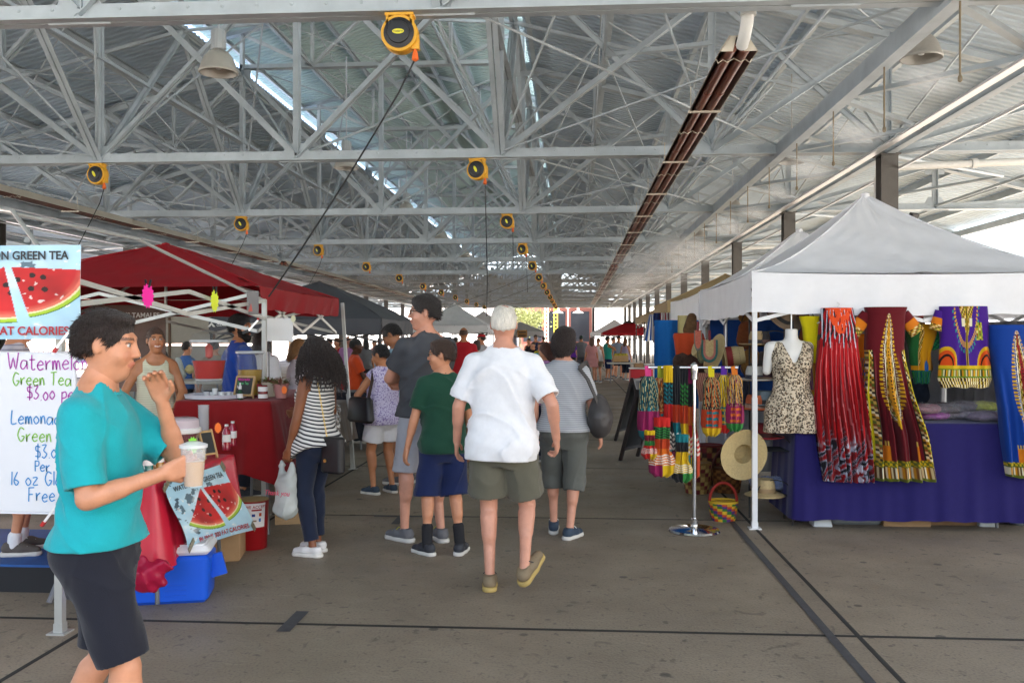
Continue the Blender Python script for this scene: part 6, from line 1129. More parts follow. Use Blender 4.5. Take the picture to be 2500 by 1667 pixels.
# papers and clamps on the frame corner
t = thing('sketch_card', 'grey chalk card with watermelon drawing clipped to the tent corner', 'sign', wpx(617, 740, -2.69)); MB().box((0, 0, 0), (.006, .1, .19)).build('card', mat('slate_card', (.2, .19, .19), .8), t); 
me_ = MB(); me_.prism([(-.025, -.07), (.0, .0), (.012, -.07)], 0, .001, (.004, -.015, 0), Ry(PI / 2) @ Rz(PI / 2)); me_.build('drawing', mat('chalkred', (.5, .12, .1), .8), t)
t.rotation_euler = (0, 0, R_(-50))
t = thing('paper_sign', 'blank white paper hanging by the tent leg', 'sign', wp(683, 805, 7.95)); MB().box((0, 0, 0), (.245, .003, .21)).build('sheet', M_paper, t); MB().tube([(-.1, 0, -.1), (-.1, .01, -.9)], .004, 5).build('stick', M_blk, t)
starburst('price_tag', 'pale yellow starburst tag at the corner of the white paper', wp(716, 778, 7.9), mat('pale_tag', (.7, .68, .45), .7), .035)
q = wp(592, 815, 4.2); t = thing('spring_clamp', 'chrome and black clamp at the corner of the bare tent frame', 'clamp', wpx(630, 790, -2.72), R_(20), 'spring clamps on the drink stall'); MB().bar((0, 0, .03), (-.08, 0, -.06), .02, .015).build('jaw', M_alu, t); MB().bar((-.08, 0, -.06), (-.13, 0, -.08), .03, .025).build('handle', M_blk, t); MB().box((0, 0, .04), (.02, .02, .02)).build('tip', MATS['clamp_red'], t)
# ---- stalls further down on the left
tent('dark grey canopy tent with small white logo on its valance', -4.75, 16.6, 3.0, 3.0, 1.9, 2.62, .26, F_grey, M_btube, pw=.85, sagv=.02)
q = wp(524, 787, 15.07); t = thing('tent_logo', 'white mountain logo and name on the dark grey valance', 'logo', (q.x, 15.055, 1.79)); MB().prism([(-.12, -.03), (-.05, .05), (.02, -.03), (-.02, -.03), (-.05, .005), (-.08, -.03)], -.001, .001, (0, 0, 0), Rx(PI / 2)).build('mark', M_paper, t); o = place(text_mesh('OZARK TRAIL', .06, M_paper, .001, True, 'LEFT'), 'lettering', t, (.04, 0, 0)); o.rotation_euler = (R_(90), 0, 0)
tent('white peaked canopy tent on the left, far behind the tall man', -4.85, 36.6, 3.0, 3.0, 2.08, 2.98, .28, F_white, M_btube, 'far white tents', pw=1.25); tent('white peaked tent furthest left, behind the tall man', -8.3, 40, 3.0, 3.0, 2.0, 2.75, .26, F_white, M_btube, 'far white tents', pw=1.25, n=8); tent('second white peaked tent on the left, behind the older man\'s head', -4.8, 48, 3.0, 3.0, 2.1, 3.0, .28, F_white, M_btube, 'far white tents', pw=1.25, n=8); tent('pale grey canopy tent with a wooden sign at the far end', -3.4, 58, 3.0, 3.0, 2.0, 2.6, .3, F_lgrey, M_btube, pw=1.0, n=8)
q = wp(1275, 815, 56.3); t = thing('wooden_sign', 'brown wooden sign hanging under the far grey tent', 'sign', (q.x, 56.3, q.z)); MB().box((0, 0, 0), (.62, .03, .48)).build('board', mat('sign_wood', (.32, .17, .05), .7, var=.2, vscale=5), t); o = place(text_mesh('FARM', .2, M_ink, .004, True), 'lettering', t, (0, -.02, .1)); o.rotation_euler = (R_(90), 0, 0); o = place(text_mesh('GOODS', .17, M_ink, .004, True), 'lettering', t, (0, -.02, -.12)); o.rotation_euler = (R_(90), 0, 0)
for o in list(t.children)[1:]: bpy.data.objects.remove(o)
for k, zz in enumerate((.1, -.1)): MB().box((0, -.018, zz), (.46, .006, .09)).build('dark_lettering', M_brn, t)
# tables of goods in the left background
table('black-draped small table beside the boy in orange', -3.55, -2.9, 12.4, 13.0, .8); drape('black cloth on the small table beside the orange t-shirt boy', -3.56, -2.89, 12.39, 13.01, .81, .15, C_blk, .02, 14, 9)
table('food table behind the lavender woman', -3.6, -2.75, 9.1, 10.9, .8); drape('crumpled foil-covered brown cloth on the food table', -3.61, -2.74, 9.09, 10.91, .81, .35, cloth('brown', (.12, .09, .07)), .03, 16, 10)
t = thing('foil_sheet', 'crinkled silver foil hanging over the food table front', 'foil', (-2.7, 9.5, .62)); n_ = 40; U, V = np.meshgrid(np.linspace(0, 1, n_), np.linspace(0, 1, n_)); P = np.stack([.03 * RNG.random((n_, n_)) + .05 * V * 0 + .06, U * .5, (V - .5) * .42 - .02 + .02 * RNG.random((n_, n_))], -1); ogrid('foil', P, mat('foil', (.75, .72, .7), .18, .9), t, smooth=False)
t = thing('poster', 'pale food banner hanging at the corner of the food table', 'poster', (-2.66, 8.95, .28)); U, V = np.meshgrid(np.linspace(0, 1, 40), np.linspace(0, 1, 60)); P = np.stack([.02 + .03 * np.sin(V * 4) + U * .2, U * .14 - .03 * V, V * .62], -1); c = np.full(U.shape + (3,), .62, f32); c = mixc(c, noise2(U, V, 31, 4, 6) + .1, '#c79a9a', .6); c = mixc(c, (V < .3) & (np.sin(V * 160) > 0) & (np.abs(U - .45) < .32), '#a05068', .7); c = mixc(c, V > .75, '#d8c890', .7); ogrid('printed_sheet', P, M_print, t, c)
t = thing('chafing_dish', 'steel chafing dish on the food table', 'dish', (-3.0, 9.4, .82)); MB().rbox((0, 0, .06), (.34, .5, .12), .03).build('pan', M_alu, t, True); MB().rbox((0, 0, .15), (.3, .46, .06), .06, taper=.8).build('lid', M_alu, t, True)
table('red-covered table under the dark tent', -5.6, -3.3, 18.5, 19.2, .8); drape('red cloth on the table behind the dark tent', -5.62, -3.28, 18.48, 19.22, .81, .12, cloth('bright_red', (.4, .012, .02)), .02, 20, 12)
t = thing('metal_trays', 'foil trays stacked beside the curly-haired woman', 'trays', (-4.0, 14.0, .0)); MB().box((0, 0, .4), (.5, .5, .8)).build('stand', mat('bin_dark', (.05, .055, .065), .6), t); MB().rbox((0, 0, .86), (.5, .5, .1), .03, taper=1.1).build('tray', MATS['foil'], t); MB().rbox((.02, 0, .95), (.44, .44, .06), .03, taper=1.1).build('tray', MATS['foil'], t)
t = thing('folding_chair', 'white folding chair beside the boy in orange', 'chair', (-3.1, 14.6, 0), R_(20)); MB().rbox((0, .18, .82), (.42, .03, .3), .012).build('backrest', MATS['cooler_white'], t); MB().rbox((0, -.02, .46), (.42, .4, .03), .012).build('seat', MATS['cooler_white'], t)
for sx in (-1, 1): MB().tube([(sx * .2, .2, .95), (sx * .2, -.22, .01)], .012, 6).build('leg', M_alu, t); MB().tube([(sx * .19, -.1, .45), (sx * .19, .26, .01)], .012, 6).build('leg', M_alu, t)
# fruit table and brown crates far left
table('fruit table at the far left beyond the drink stall', -6.6, -4.9, 12.6, 13.4, .95); rg = random.Random(5)
for k in range(9): lathe_thing('squash', 'pale yellow squash heaped on the far left fruit table', 'squash', (-6.1 + rg.random() * 1.0, 12.8 + rg.random() * .4, .95 + (.09 if k > 5 else 0)), [('fruit', [(.01, 0), (.06, .03), (.07, .07), (.045, .12), (.01, .14)], mat('squash_skin', (.5, .42, .2), .5, rnd=.2))], 'squashes on the fruit table', 12)
for k in range(10): lathe_thing('tomato', 'red tomato on the far left fruit table', 'tomato', (-6.55 + rg.random() * .5, 12.7 + rg.random() * .35, .95), [('fruit', [(.01, 0), (.035, .015), (.04, .035), (.03, .06), (.01, .066)], mat('tomato_skin', (.5, .03, .015), .3, rnd=.2))], 'tomatoes on the fruit table', 12)
t = thing('plastic_bag', 'white plastic bag standing on the far left fruit table', 'bag', (-5.75, 12.85, .95)); sdf_obj([Cone((0, 0, .08), (-.03, 0, .3), .08, .04, .03)], .014, 'bag_body', M_plas, t, lambda D, X, Y, Z: D + wrinkle(X, Y, Z, .012, 1.3))
t = thing('partition_wall', 'beige panelled partition at the far left behind the smiling woman', 'wall', (-9.3, 21, 0)); 
for i in range(3):
    for j in range(2): MB().box((-.9 + i * 1.1, 0, .75 + j * 1.32), (1.06, .04, 1.26)).build('panel', mat('beige_panel', (.34, .31, .26), .7, var=.06), t)
for i in range(4): MB().box((-1.45 + i * 1.1, -.01, 1.4), (.05, .08, 2.8)).build('post', mat('brown_post', (.12, .06, .03), .6), t)
# banner of the tamale stall behind the drink stall
t = thing('banner', 'brown banner of a tamale stall behind the smiling woman', 'banner', wp(318, 850, 9.6)); MB().box((0, 0, 0), (.8, .01, .95)).build('sheet', mat('brown_vinyl', (.14, .08, .06), .5, var=.3, vscale=4), t)
for txt, x, z, s_ in (("K'S TAMALES", .12, .36, .075), ('2-0838', .2, -.12, .075), ('HOLIDAY', .15, -.36, .07)):
    o = place(text_mesh(txt, s_, M_paper, .001, True), 'lettering', t, (x, -.008, z)); o.rotation_euler = (R_(90), 0, 0)
# ================================================================== right stalls
TX0, TX1, TY0, TY1 = 1.46, 4.22, 7.52, 10.5
tent('near white canopy tent with pointed peak, over the dresses', (TX0 + TX1) / 2, (TY0 + TY1) / 2, TX1 - TX0, TY1 - TY0, 2.11, 2.97, .33, F_white, M_tube, 'white tents on the right', pw=1.45, sagv=.05, n=26)
tent('second white canopy tent on the right, joined behind the near one', 2.98, 12.15, 3.04, 3.04, 2.1, 3.0, .3, F_white, M_tube, 'white tents on the right', pw=1.45)
for k, y in enumerate((20.0, 24.1, 28.2, 32.0)): tent('%s tan canopy tent behind the white ones' % ('nearest', 'second', 'third', 'farthest')[k], (3.4, 3.8, 3.8, 3.8)[k], y + .5, 2.9, 3.9 if k else 3.0, 2.34, 3.0, .24, F_tan, M_btube, 'tan tents on the right', pw=1.1, n=10)
tent('small red canopy with dark top far down on the right', 3.1, 51, 3.0, 3.0, 1.86, 2.5, .12, F_red, M_btube, cap=M_blk, pw=1.0, n=8); tent('white peaked tent behind the small red canopy', 2.6, 58, 3.0, 3.0, 1.9, 2.75, .2, F_white, M_tube, pw=1.2, n=8)
# ---- table with blue-purple cloth
table('folding table under the purple cloth, raised on white blocks', 1.86, 3.66, 7.62, 8.3, .86); C_purp = cloth('royal_purple', (.013, .009, .092)); drape('long royal purple cloth over the clothes table', 1.83, 3.68, 7.56, 8.34, .872, .085, C_purp, .013, 19, 3, flare=.03, nu=360)
for i, px in enumerate((2008, 2413)):
    q = gp(px, 1285); t = thing('riser_block', 'white plastic riser under the %s front leg of the purple table' % ('left' if i == 0 else 'right'), 'riser', (q.x, q.y + .06, 0), 0, 'white risers under the purple table'); MB().rbox((0, 0, .06), (.16, .16, .12), .012, taper=.72).build('block', mat('riser_white', (.55, .58, .6), .5), t, True); MB().lathe([(.03, .119), (.025, .125), (.001, .125)], 12).build('cup', MATS['riser_white'], t)
q = gp(2075, 1270); t = thing('storage_tub', 'grey plastic tub under the purple table', 'tub', (q.x, 7.95, 0)); MB().rbox((0, 0, .09), (.42, .4, .18), .04, taper=1.08).build('tub', mat('tub_grey', (.2, .22, .24), .45), t, True); MB().rbox((0, 0, .19), (.48, .46, .025), .04).build('rim', MATS['tub_grey'], t, True)
q = gp(2185, 1268); box_carton('cardboard box with printed mark under the purple table', (q.x, 7.9, 0), (.38, .36, .2)); q = gp(2310, 1268); box_carton('second, darker cardboard box under the purple table', (q.x, 7.98, 0), (.46, .36, .2), m=mat('cardboard_dark', (.24, .14, .07), .8, var=.15, vscale=8))
q = gp(2480, 1275); t = thing('storage_tub', 'tall grey tub at the right end of the purple table', 'tub', (q.x + .12, 8.0, 0)); MB().rbox((0, 0, .22), (.4, .4, .44), .04, taper=1.05).build('tub', MATS['tub_grey'], t, True); MB().rbox((0, 0, .45), (.46, .46, .03), .04).build('rim', MATS['tub_grey'], t, True)
t = thing('red_cloth', 'red cloth corner hanging at the right end of the purple table', 'cloth', (3.7, 7.62, .25)); sdf_obj([Cone((0, 0, .4), (.02, .0, .0), .035, .06, .02, (1, .5, 1))], .012, 'cloth', C_red, t, lambda D, X, Y, Z: D + wrinkle(X, Y, Z, .012))
# bagged clothes on the table
M_film = mat('clear_film', (.9, .9, .92), .1, alpha=.1, spec=1.0); rg = random.Random(9)
for i, (px, cl, nm, hh) in enumerate(((2035, (.1, .02, .02), 'dark red', .0), (2265, (.3, .04, .26), 'magenta', 0), (2330, (.25, .2, .24), 'grey printed', 0), (2390, (.14, .09, .16), 'dark plum', 0), (2290, (.06, .04, .05), 'black', .06), (2385, (.3, .34, .04), 'lime green', .07), (2245, (.16, .05, .07), 'wine red', .06), (2440, (.22, .2, .26), 'lilac', 0), (2340, (.1, .08, .1), 'charcoal', .07), (2120, (.18, .1, .2), 'violet', 0))):
    q = wp(px, 1020, 7.85 + .1 * (i % 3)); t = thing('bagged_garment', '%s folded garment in clear film on the purple table' % nm, 'clothes', (q.x, q.y - .1, .882 + hh), rg.uniform(-.4, .4), 'bagged clothes on the purple table')
    sdf_obj([Ell((0, 0, .035), (.14, .11, .04), .02)], .01, 'garment', cloth('bag%d' % i, cl, var=.5), t, lambda D, X, Y, Z, i=i: np.maximum(D + wrinkle(X + i, Y, Z, .012, 1.6), -Z)); sdf_obj([Ell((0, 0, .035), (.165, .13, .048), .02)], .012, 'film', M_film, t, lambda D, X, Y, Z, i=i: np.maximum(D + wrinkle(X + i * .7, Y, Z, .01, 2.2), -Z))
# ---- hanging garments: tubes of printed cloth
M_gar = mat('printed_cotton', vcol=True, rough=.8, bump=.15, bscale=240, sheen=.1, spec=.25)
def garment(name, label, rows, y, cfun, sleeves=(), dep=.07, nf=7, fold=.02, cat='dress', nv=220, nu=150, group='clothes hanging on the near white tent', hanger=None, m=None, f0=.25):
    R = np.array([(wp(r[1], r[0], y).z, wp(r[1], r[0], y).x, wp(r[2], r[0], y).x) for r in rows]); zt_, zb = R[0, 0], R[-1, 0]; ox = (R[:, 1].mean() + R[:, 2].mean()) / 2; t = thing(name, label, cat, (ox, y, zt_), 0, group)
    V = np.linspace(0, 1, nv); z = zt_ + (zb - zt_) * V; xl = np.interp(-z, -R[:, 0], R[:, 1]); xr = np.interp(-z, -R[:, 0], R[:, 2]); cxx = (xl + xr) / 2 - ox; hw = (xr - xl) / 2; a = np.linspace(-PI, PI, nu * 2, endpoint=False)
    A, VV = np.meshgrid(a, V); s_ = np.sin(A); c_ = np.cos(A); fa = np.clip((VV - f0) / .4, 0, 1) * fold; ph = VV * 1.2; F = fa * (np.sin(nf * PI * s_ + ph) + .5 * np.sin(nf * 1.7 * PI * s_ + 1 + ph * 2)); dd = np.minimum(dep, hw * .6)[:, None]
    P = np.stack([cxx[:, None] + hw[:, None] * s_ + .004 * np.sin(A * 5 + VV * 9), -(dd * np.sign(c_) * np.abs(c_) ** .6) + F * np.sign(c_) * -1, np.broadcast_to((z - zt_)[:, None], A.shape) + .006 * np.sin(s_ * nf * 3) * (VV > .985)], -1); front = c_ > -.05
    cc = cfun(np.where(np.abs(s_) < 1e-9, 0, s_), VV, F / max(fold, 1e-6)); ogrid('cloth', P, m or M_gar, t, cc, wrap=True)
    for (x0, z0, x1, z1, r0, r1, colf) in sleeves:
        p, q = wp(x0, z0, y), wp(x1, z1, y); p, q = p - Vector((ox, y, zt_)), q - Vector((ox, y, zt_)); _, _, aa, bb = MB().frame(p, q, (0, 1, 0)); nn = 40; T, AA = np.meshgrid(np.linspace(0, 1, 30), np.linspace(0, 2 * PI, nn, endpoint=False), indexing='ij'); rr = r0 + (r1 - r0) * T
        P = np.array(p) + T[..., None] * np.array(q - p) + (np.cos(AA) * rr)[..., None] * np.array(aa) + (np.sin(AA) * rr * .55)[..., None] * np.array(bb); ogrid('sleeve', P, m or M_gar, t, colf(AA / PI - 1, T, 0 * T), wrap=True)
    if hanger:
        hx = wp(hanger[0], hanger[1], y) - Vector((ox, y, zt_)); w_ = hanger[2]; MB().tube([hx + Vector((-w_, 0, -.07)), hx, hx + Vector((w_, 0, -.07))], .005, 5).tube([hx, hx + Vector((0, 0, .06)), hx + Vector((.02, 0, .085)), hx + Vector((0, 0, .1))], .003, 5).build('hanger', M_alu, t)
    return t
def base(u, col): return np.broadcast_to(np.array(lin(col), f32), u.shape + (3,)).copy()
def band(x, a, b): return ((x > a) & (x < b)).astype(f32)
def tiles(c, m, u, v, fu, fv, cols, seed=1):
    iu, iv = np.floor(u * fu).astype(int), np.floor(v * fv).astype(int); h = (iu * 7919 + iv * 104729 + seed * 31) % len(cols)
    for k, cl in enumerate(cols): c = mixc(c, m * (h == k), cl)
    return c
GOLD = ['#b8860f', '#3a2c0c', '#c7a84a', '#5c6a1c', '#8a4a10', '#d8c488']
def red_dress(u, v, f):
    c = base(u, '#a80812'); st = np.sin(u * 46 + 3 * np.sin(v * 5 + u * 9)); c = mixc(c, st > .55, '#6a0008', .8); c = mixc(c, (np.sin(u * 31 + 2.4 * np.sin(v * 4)) > .93) * (v > .2), '#d87a7c', .8)
    e = .74 + .05 * np.sin(u * 17) + .03 * np.sin(u * 39); k = np.clip((v - e) / .05, 0, 1); w_ = np.sin(u * 15 + 5.5 * np.sin(v * 26 + u * 7) + 9 * v); fe = noise2(u * .6, v * 3, 41, 4, 7)
    c = mixc(c, k * (w_ > .1), '#15141c'); c = mixc(c, k * (np.abs(w_ - .3) < .32), '#9fa3b4'); c = mixc(c, k * (fe > .35), '#c9ccd8'); c = mixc(c, k * (w_ < -.6), '#8a0a12')
    k = band(v, .0, .2 - .03 * np.cos(u * 20)); c = mixc(c, k * (np.sin(u * 26 + 8 * v + 2 * np.sin(v * 40)) > .2), '#16151b'); c = mixc(c, k * (np.sin(u * 30 - 14 * v) > .8), '#b9bcc8')
    d = np.abs(u) * .5 + (v - .02) * 2.6; c = mixc(c, (v < .15) & (d < .4) & (noise2(u * 2, v * 8, 51, 4, 9) > -.35), '#d8481c'); return c
def dashiki(bg_, hem=.88, m0=.06, m1=.62, wmax=.34, side=True, mot='#c98a10', vs=.25):
    def f(u, v, q):
        c = base(u, bg_); t = np.clip((v - m0) / (m1 - m0), 0, 1); w = wmax * (np.sin(t * PI) ** .7) * (.55 + .65 * t) + .02; ins = (v > m0) & (v < m1); r = np.abs(u) / np.maximum(w, .01)
        c = mixc(c, ins & (r < 1.75) & (r > 1.28) & (np.sin(v * 260) > -.2), '#c99a12'); c = mixc(c, ins & (r < 1.28) & (r > 1.12) & (np.sin(v * 420) > 0), '#c8bd8c'); c = mixc(c, ins & (r < 1.02), '#20140e'); c = mixc(c, ins & (r < .92), '#e8e2cf'); c = mixc(c, ins & (r < .74), '#2a1a10'); c = mixc(c, ins & (r < .66), '#8a6a2a'); c = tiles(c, (ins & (r < .66)).astype(f32), u, v, 22, 60, GOLD); c = mixc(c, ins & (r < .34), mot); c = mixc(c, ins & (r < .1) & (np.sin(v * 300) > 0), '#3a1a0c')
        tip = ((v - m1) / .04) ** 2 + (u / .05) ** 2; c = mixc(c, tip < 1, '#c99a12')
        if side:
            sd = (np.abs(u) > .72) & (v > vs); c = tiles(c, sd.astype(f32), u, v, 16, 70, GOLD + ['#20140e', '#efe6c0']); c = mixc(c, sd & (np.abs(np.abs(u) - .745) < .025), '#20180c'); c = mixc(c, sd & (np.abs(np.abs(u) - .9) < .025), '#d8c814')
        if hem < 1:
            c = mixc(c, (v > hem), '#5c6418'); c = mixc(c, (v > hem) & (v < hem + .03) & (np.sin(u * 60) * np.sin(v * 200) > .1), '#c9a814'); hb = (v > hem + .035) & (v < .985); c = tiles(c, hb.astype(f32), u, v, 24, 8, ['#c7b48a', '#7a4a18', '#c98a10', '#e0d6b8', '#4a3010'])
            for s_ in (-.52, .5): c = mixc(c, (np.abs(u - s_) < .11) & (v > hem - .09) & (v < hem), '#c9700f'); c = mixc(c, (np.abs(u - s_) < .11) & (np.abs(v - hem + .1) < .014) & (np.sin(u * 80) > 0), '#c7a84a')
        return c
    return f
slv = lambda bg_: (lambda u, t, f: tiles(mixc(base(u, bg_), (t > .35) & (t < .75), '#c9700f'), (t > .72).astype(f32), u, t, 8, 14, GOLD))
garment('hanging_dress', 'long red dress with feather-print hem and orange lace neck', [(752, 2006, 2080), (775, 2003, 2084), (800, 2000, 2090), (850, 1996, 2094), (900, 1990, 2102), (1000, 1988, 2118), (1100, 1998, 2128), (1172, 2008, 2132)], 7.5, red_dress, nf=9, fold=.032, dep=.08, hanger=(2044, 768, .16))
garment('hanging_dress', 'long maroon dashiki dress with gold side panels', [(750, 2112, 2212), (770, 2116, 2206), (850, 2112, 2204), (880, 2114, 2208), (960, 2112, 2228), (1060, 2122, 2262), (1170, 2128, 2282)], 7.48, dashiki('#5a0512', .885, .04, .66, .3), [(2118, 768, 2082, 812, .055, .06, slv('#5a0512')), (2204, 768, 2240, 812, .055, .06, slv('#5a0512'))], nf=5, fold=.04, dep=.09)
garment('blouse', 'yellow sleeveless top behind the leopard romper', [(772, 1952, 2006), (800, 1960, 2006), (900, 1968, 2004), (960, 1975, 2006), (1070, 1992, 2008)], 7.62, lambda u, v, f: mixc(mixc(mixc(base(u, '#c8b806'), band(v, .38, .62), '#b05a14', .9), band(v, .36, .6) * (u < -.2), '#5a2a66'), v * 0 + (np.sin(u * 30) > .8) * band(v, .4, .62), '#d8b048'), nf=4, fold=.012, cat='top')
garment('blouse', 'yellow top with green dashiki print between the maroon dress and purple shirt', [(792, 2214, 2278), (812, 2214, 2284), (860, 2218, 2272), (905, 2226, 2272), (935, 2232, 2268)], 7.7, lambda u, v, f: mixc(tiles(tiles(mixc(base(u, '#c88a06'), (u < -.1 - .3 * v) & (v < .7), '#1c5a2a'), ((u < 0 - .25 * v) & (u > -.25 - .3 * v) & (v < .7)).astype(f32), u, v, 20, 30, GOLD), (v > .78).astype(f32), u, v, 14, 10, ['#0c5a3a', '#2a7a3c', '#0a4a5a']), ((u - .35) ** 2 * 4 + (v - .78) ** 2 * 9 < .25) & (v < .79), '#1a64b4'), [(2272, 806, 2290, 850, .05, .055, lambda u, t, f: tiles(base(u, '#1c6a3a'), (t > .0).astype(f32), u, t, 8, 14, ['#0c5a3a', '#2a8a4c', '#0a4a3a']))], nf=3, fold=.01, cat='top')
def purple(u, v, f):
    c = base(u, '#3c1278'); r = np.hypot(u / .5, np.clip(v - .0, 0, 1) / .52); c = mixc(c, (r < 1.0) & (r > .86) & (np.sin(np.arctan2(v, u) * 60) > -.3), '#c9941a'); c = mixc(c, (r > 1.02) & (r < 1.12) & (np.sin(np.arctan2(v, u) * 40) > .3), '#1c8a7a'); c = mixc(c, (np.abs(u) < .3 * (1 - v / .42)) & (v < .42), '#7a5a12'); c = tiles(c, ((np.abs(u) < .28 * (1 - v / .42)) & (v < .42)).astype(f32), u, v, 22, 34, GOLD); c = mixc(c, (np.abs(np.abs(u) - .16) < .06) & (v > .15) & (v < .25), '#d8cfae')
    c = mixc(c, np.abs(u + .01) < .035, '#b89a14'); c = mixc(c, np.abs(u + .01) < .015, '#20140e')
    for s_ in (-.78, .78): d = np.hypot((u - s_) * .8, (v - .74) * 1.3); c = mixc(c, (d < .3) & (v < .74), '#c9480c'); c = mixc(c, (d < .32) & (d > .26) & (v < .74), '#c99a12'); c = mixc(c, (d < .2) & (d > .16) & (v < .74), '#20140e')
    c = mixc(c, v > .73, '#5c7a18'); c = mixc(c, (v > .73) & (v < .77), '#c9a814'); c = tiles(c, ((v > .785) & (v < .86)).astype(f32), u, v, 20, 9, ['#cfc59a', '#7a8a1c', '#c98a10', '#2a3a10']); c = tiles(c, (v > .88).astype(f32), u, v, 40, 26, ['#20140e', '#c9a814', '#efe6c0', '#5a3a10']); c = mixc(c, (np.abs(u - .52) < .12) & (v > .2) & (v < .42), '#8a9a2a'); return tiles(c, ((np.abs(u - .52) < .12) & (v > .2) & (v < .42)).astype(f32) * (np.sin(u * 60) > 0), u, v, 12, 30, GOLD)
garment('hanging_shirt', 'purple dashiki shirt with green and gold hem hanging at right', [(748, 2294, 2408), (800, 2294, 2412), (880, 2293, 2416), (925, 2290, 2420), (945, 2297, 2413)], 7.52, purple, [(2298, 760, 2284, 806, .05, .055, slv('#3c1278'))], nf=3, fold=.01, cat='shirt', dep=.06)
garment('hanging_dress', 'long blue dashiki dress at the right edge', [(793, 2414, 2520), (840, 2416, 2524), (900, 2424, 2540), (1000, 2440, 2560), (1100, 2450, 2590), (1162, 2456, 2600)], 7.5, dashiki('#06388a', .9, .04, .72, .3, False, '#8a1420'), nf=4, fold=.02, dep=.09)
strap([(.9, 0, 0), (.9, 0, .1)], .001, M_blk, None) if False else None
garment('blouse', 'orange printed top hanging deep inside the near white tent', [(815, 2088, 2120), (860, 2092, 2112), (960, 2096, 2110)], 8.2, lambda u, v, f: tiles(base(u, '#d8700f'), (v > .4).astype(f32), u, v, 8, 20, ['#d8700f', '#c9a814', '#1a4aa4']), cat='top', fold=.01)
# leopard romper on a white mannequin
q = wp(1932, 900, 7.58); t = thing('mannequin_torso', 'white mannequin bust wearing the leopard romper', 'mannequin', (q.x, q.y, 0)); M_man = mat('mannequin_white', (.72, .7, .66), .35); zz = lambda py: wp(1932, py, 7.58).z
sdf_obj([Cone((0, 0, zz(806)), (0, .0, zz(850)), .05, .055, .02), Cone((-.13, 0, zz(848)), (.13, 0, zz(848)), .05, .05, .03, (1, .8, 1)), Cone((0, 0, zz(870)), (0, 0, zz(945)), .125, .1, .04, (1.2, .8, 1)), Cone((0, 0, zz(945)), (0, 0, zz(1000)), .1, .14, .04, (1.1, .8, 1)), Ell((-.07, -.08, zz(890)), (.06, .05, .06), .03), Ell((.07, -.08, zz(890)), (.06, .05, .06), .03), Cone((-.175, 0, zz(848)), (-.2, 0, zz(905)), .045, .035, .03)], .009, 'bust', M_man, t, lambda D, X, Y, Z: np.maximum(D, Z - zz(803)))
MB().tube([(0, 0, zz(806)), (0, 0, zz(760))], .006, 6).build('hook', M_alu, t)
M_leo = mat('leopard', (.5, .4, .27), .75)
def leo(m):
    nt = m.node_tree; N, L = nt.nodes, nt.links; b = N['Principled BSDF']; tc = N.new('ShaderNodeTexCoord'); v = N.new('ShaderNodeTexVoronoi'); v.inputs['Scale'].default_value = 42; nz = N.new('ShaderNodeTexNoise'); nz.inputs['Scale'].default_value = 60; L.new(tc.outputs['Object'], nz.inputs[0]); mx = N.new('ShaderNodeMix'); mx.data_type = 'VECTOR'; mx.inputs['Factor'].default_value = .03; L.new(tc.outputs['Object'], mx.inputs['A']); L.new(nz.outputs['Color'], mx.inputs['B']); L.new(mx.outputs['Result'], v.inputs['Vector'])
    r = N.new('ShaderNodeValToRGB'); e = r.color_ramp.elements; e[0].position = 0; e[0].color = (.3, .17, .07, 1); e[1].position = .62; e[1].color = (.6, .5, .36, 1); a = e.new(.2); a.color = (.26, .15, .07, 1); a = e.new(.26); a.color = (.015, .012, .01, 1); a = e.new(.45); a.color = (.02, .015, .012, 1); a = e.new(.52); a.color = (.58, .47, .33, 1); L.new(v.outputs['Distance'], r.inputs[0])
    for q_ in e: pass
    L.new(r.outputs[0], b.inputs['Base Color']); ms = N.new('ShaderNodeMath')
leo(M_leo); M_leo.node_tree.nodes['Voronoi Texture'].inputs['Scale'].default_value = 62
t = thing('romper', 'leopard print romper on the white mannequin bust', 'clothes', (q.x, q.y, 0)); Z = zz
sdf_obj([Cone((0, 0, Z(872)), (0, 0, Z(950)), .14, .118, .04, (1.2, .85, 1)), Cone((0, 0, Z(955)), (0, 0, Z(1005)), .12, .17, .03, (1.2, .85, 1)), Cone((-.08, 0, Z(990)), (-.1, 0, Z(1058)), .12, .13, .03, (1, .9, 1)), Cone((.08, 0, Z(990)), (.1, 0, Z(1058)), .12, .13, .03, (1, .9, 1)), Ell((-.07, -.085, Z(890)), (.068, .055, .07), .03), Ell((.07, -.085, Z(890)), (.068, .055, .07), .03), Cone((-.12, 0, Z(850)), (-.1, -.03, Z(880)), .055, .06, .03), Cone((.12, 0, Z(850)), (.1, -.03, Z(880)), .055, .06, .03)], .008, 'cloth', M_leo, t, lambda D, X, Y, ZZ: np.maximum(np.maximum(D + .006 * np.sin(70 * X) * np.clip((Z(930) - ZZ) / .2, 0, 1) + wrinkle(X, Y, ZZ, .003, 1.4), Z(1055) - ZZ), -Cone((0, -.12, Z(888)), (0, -.06, Z(800)), .01, .14, .01).d(X, Y, ZZ)))
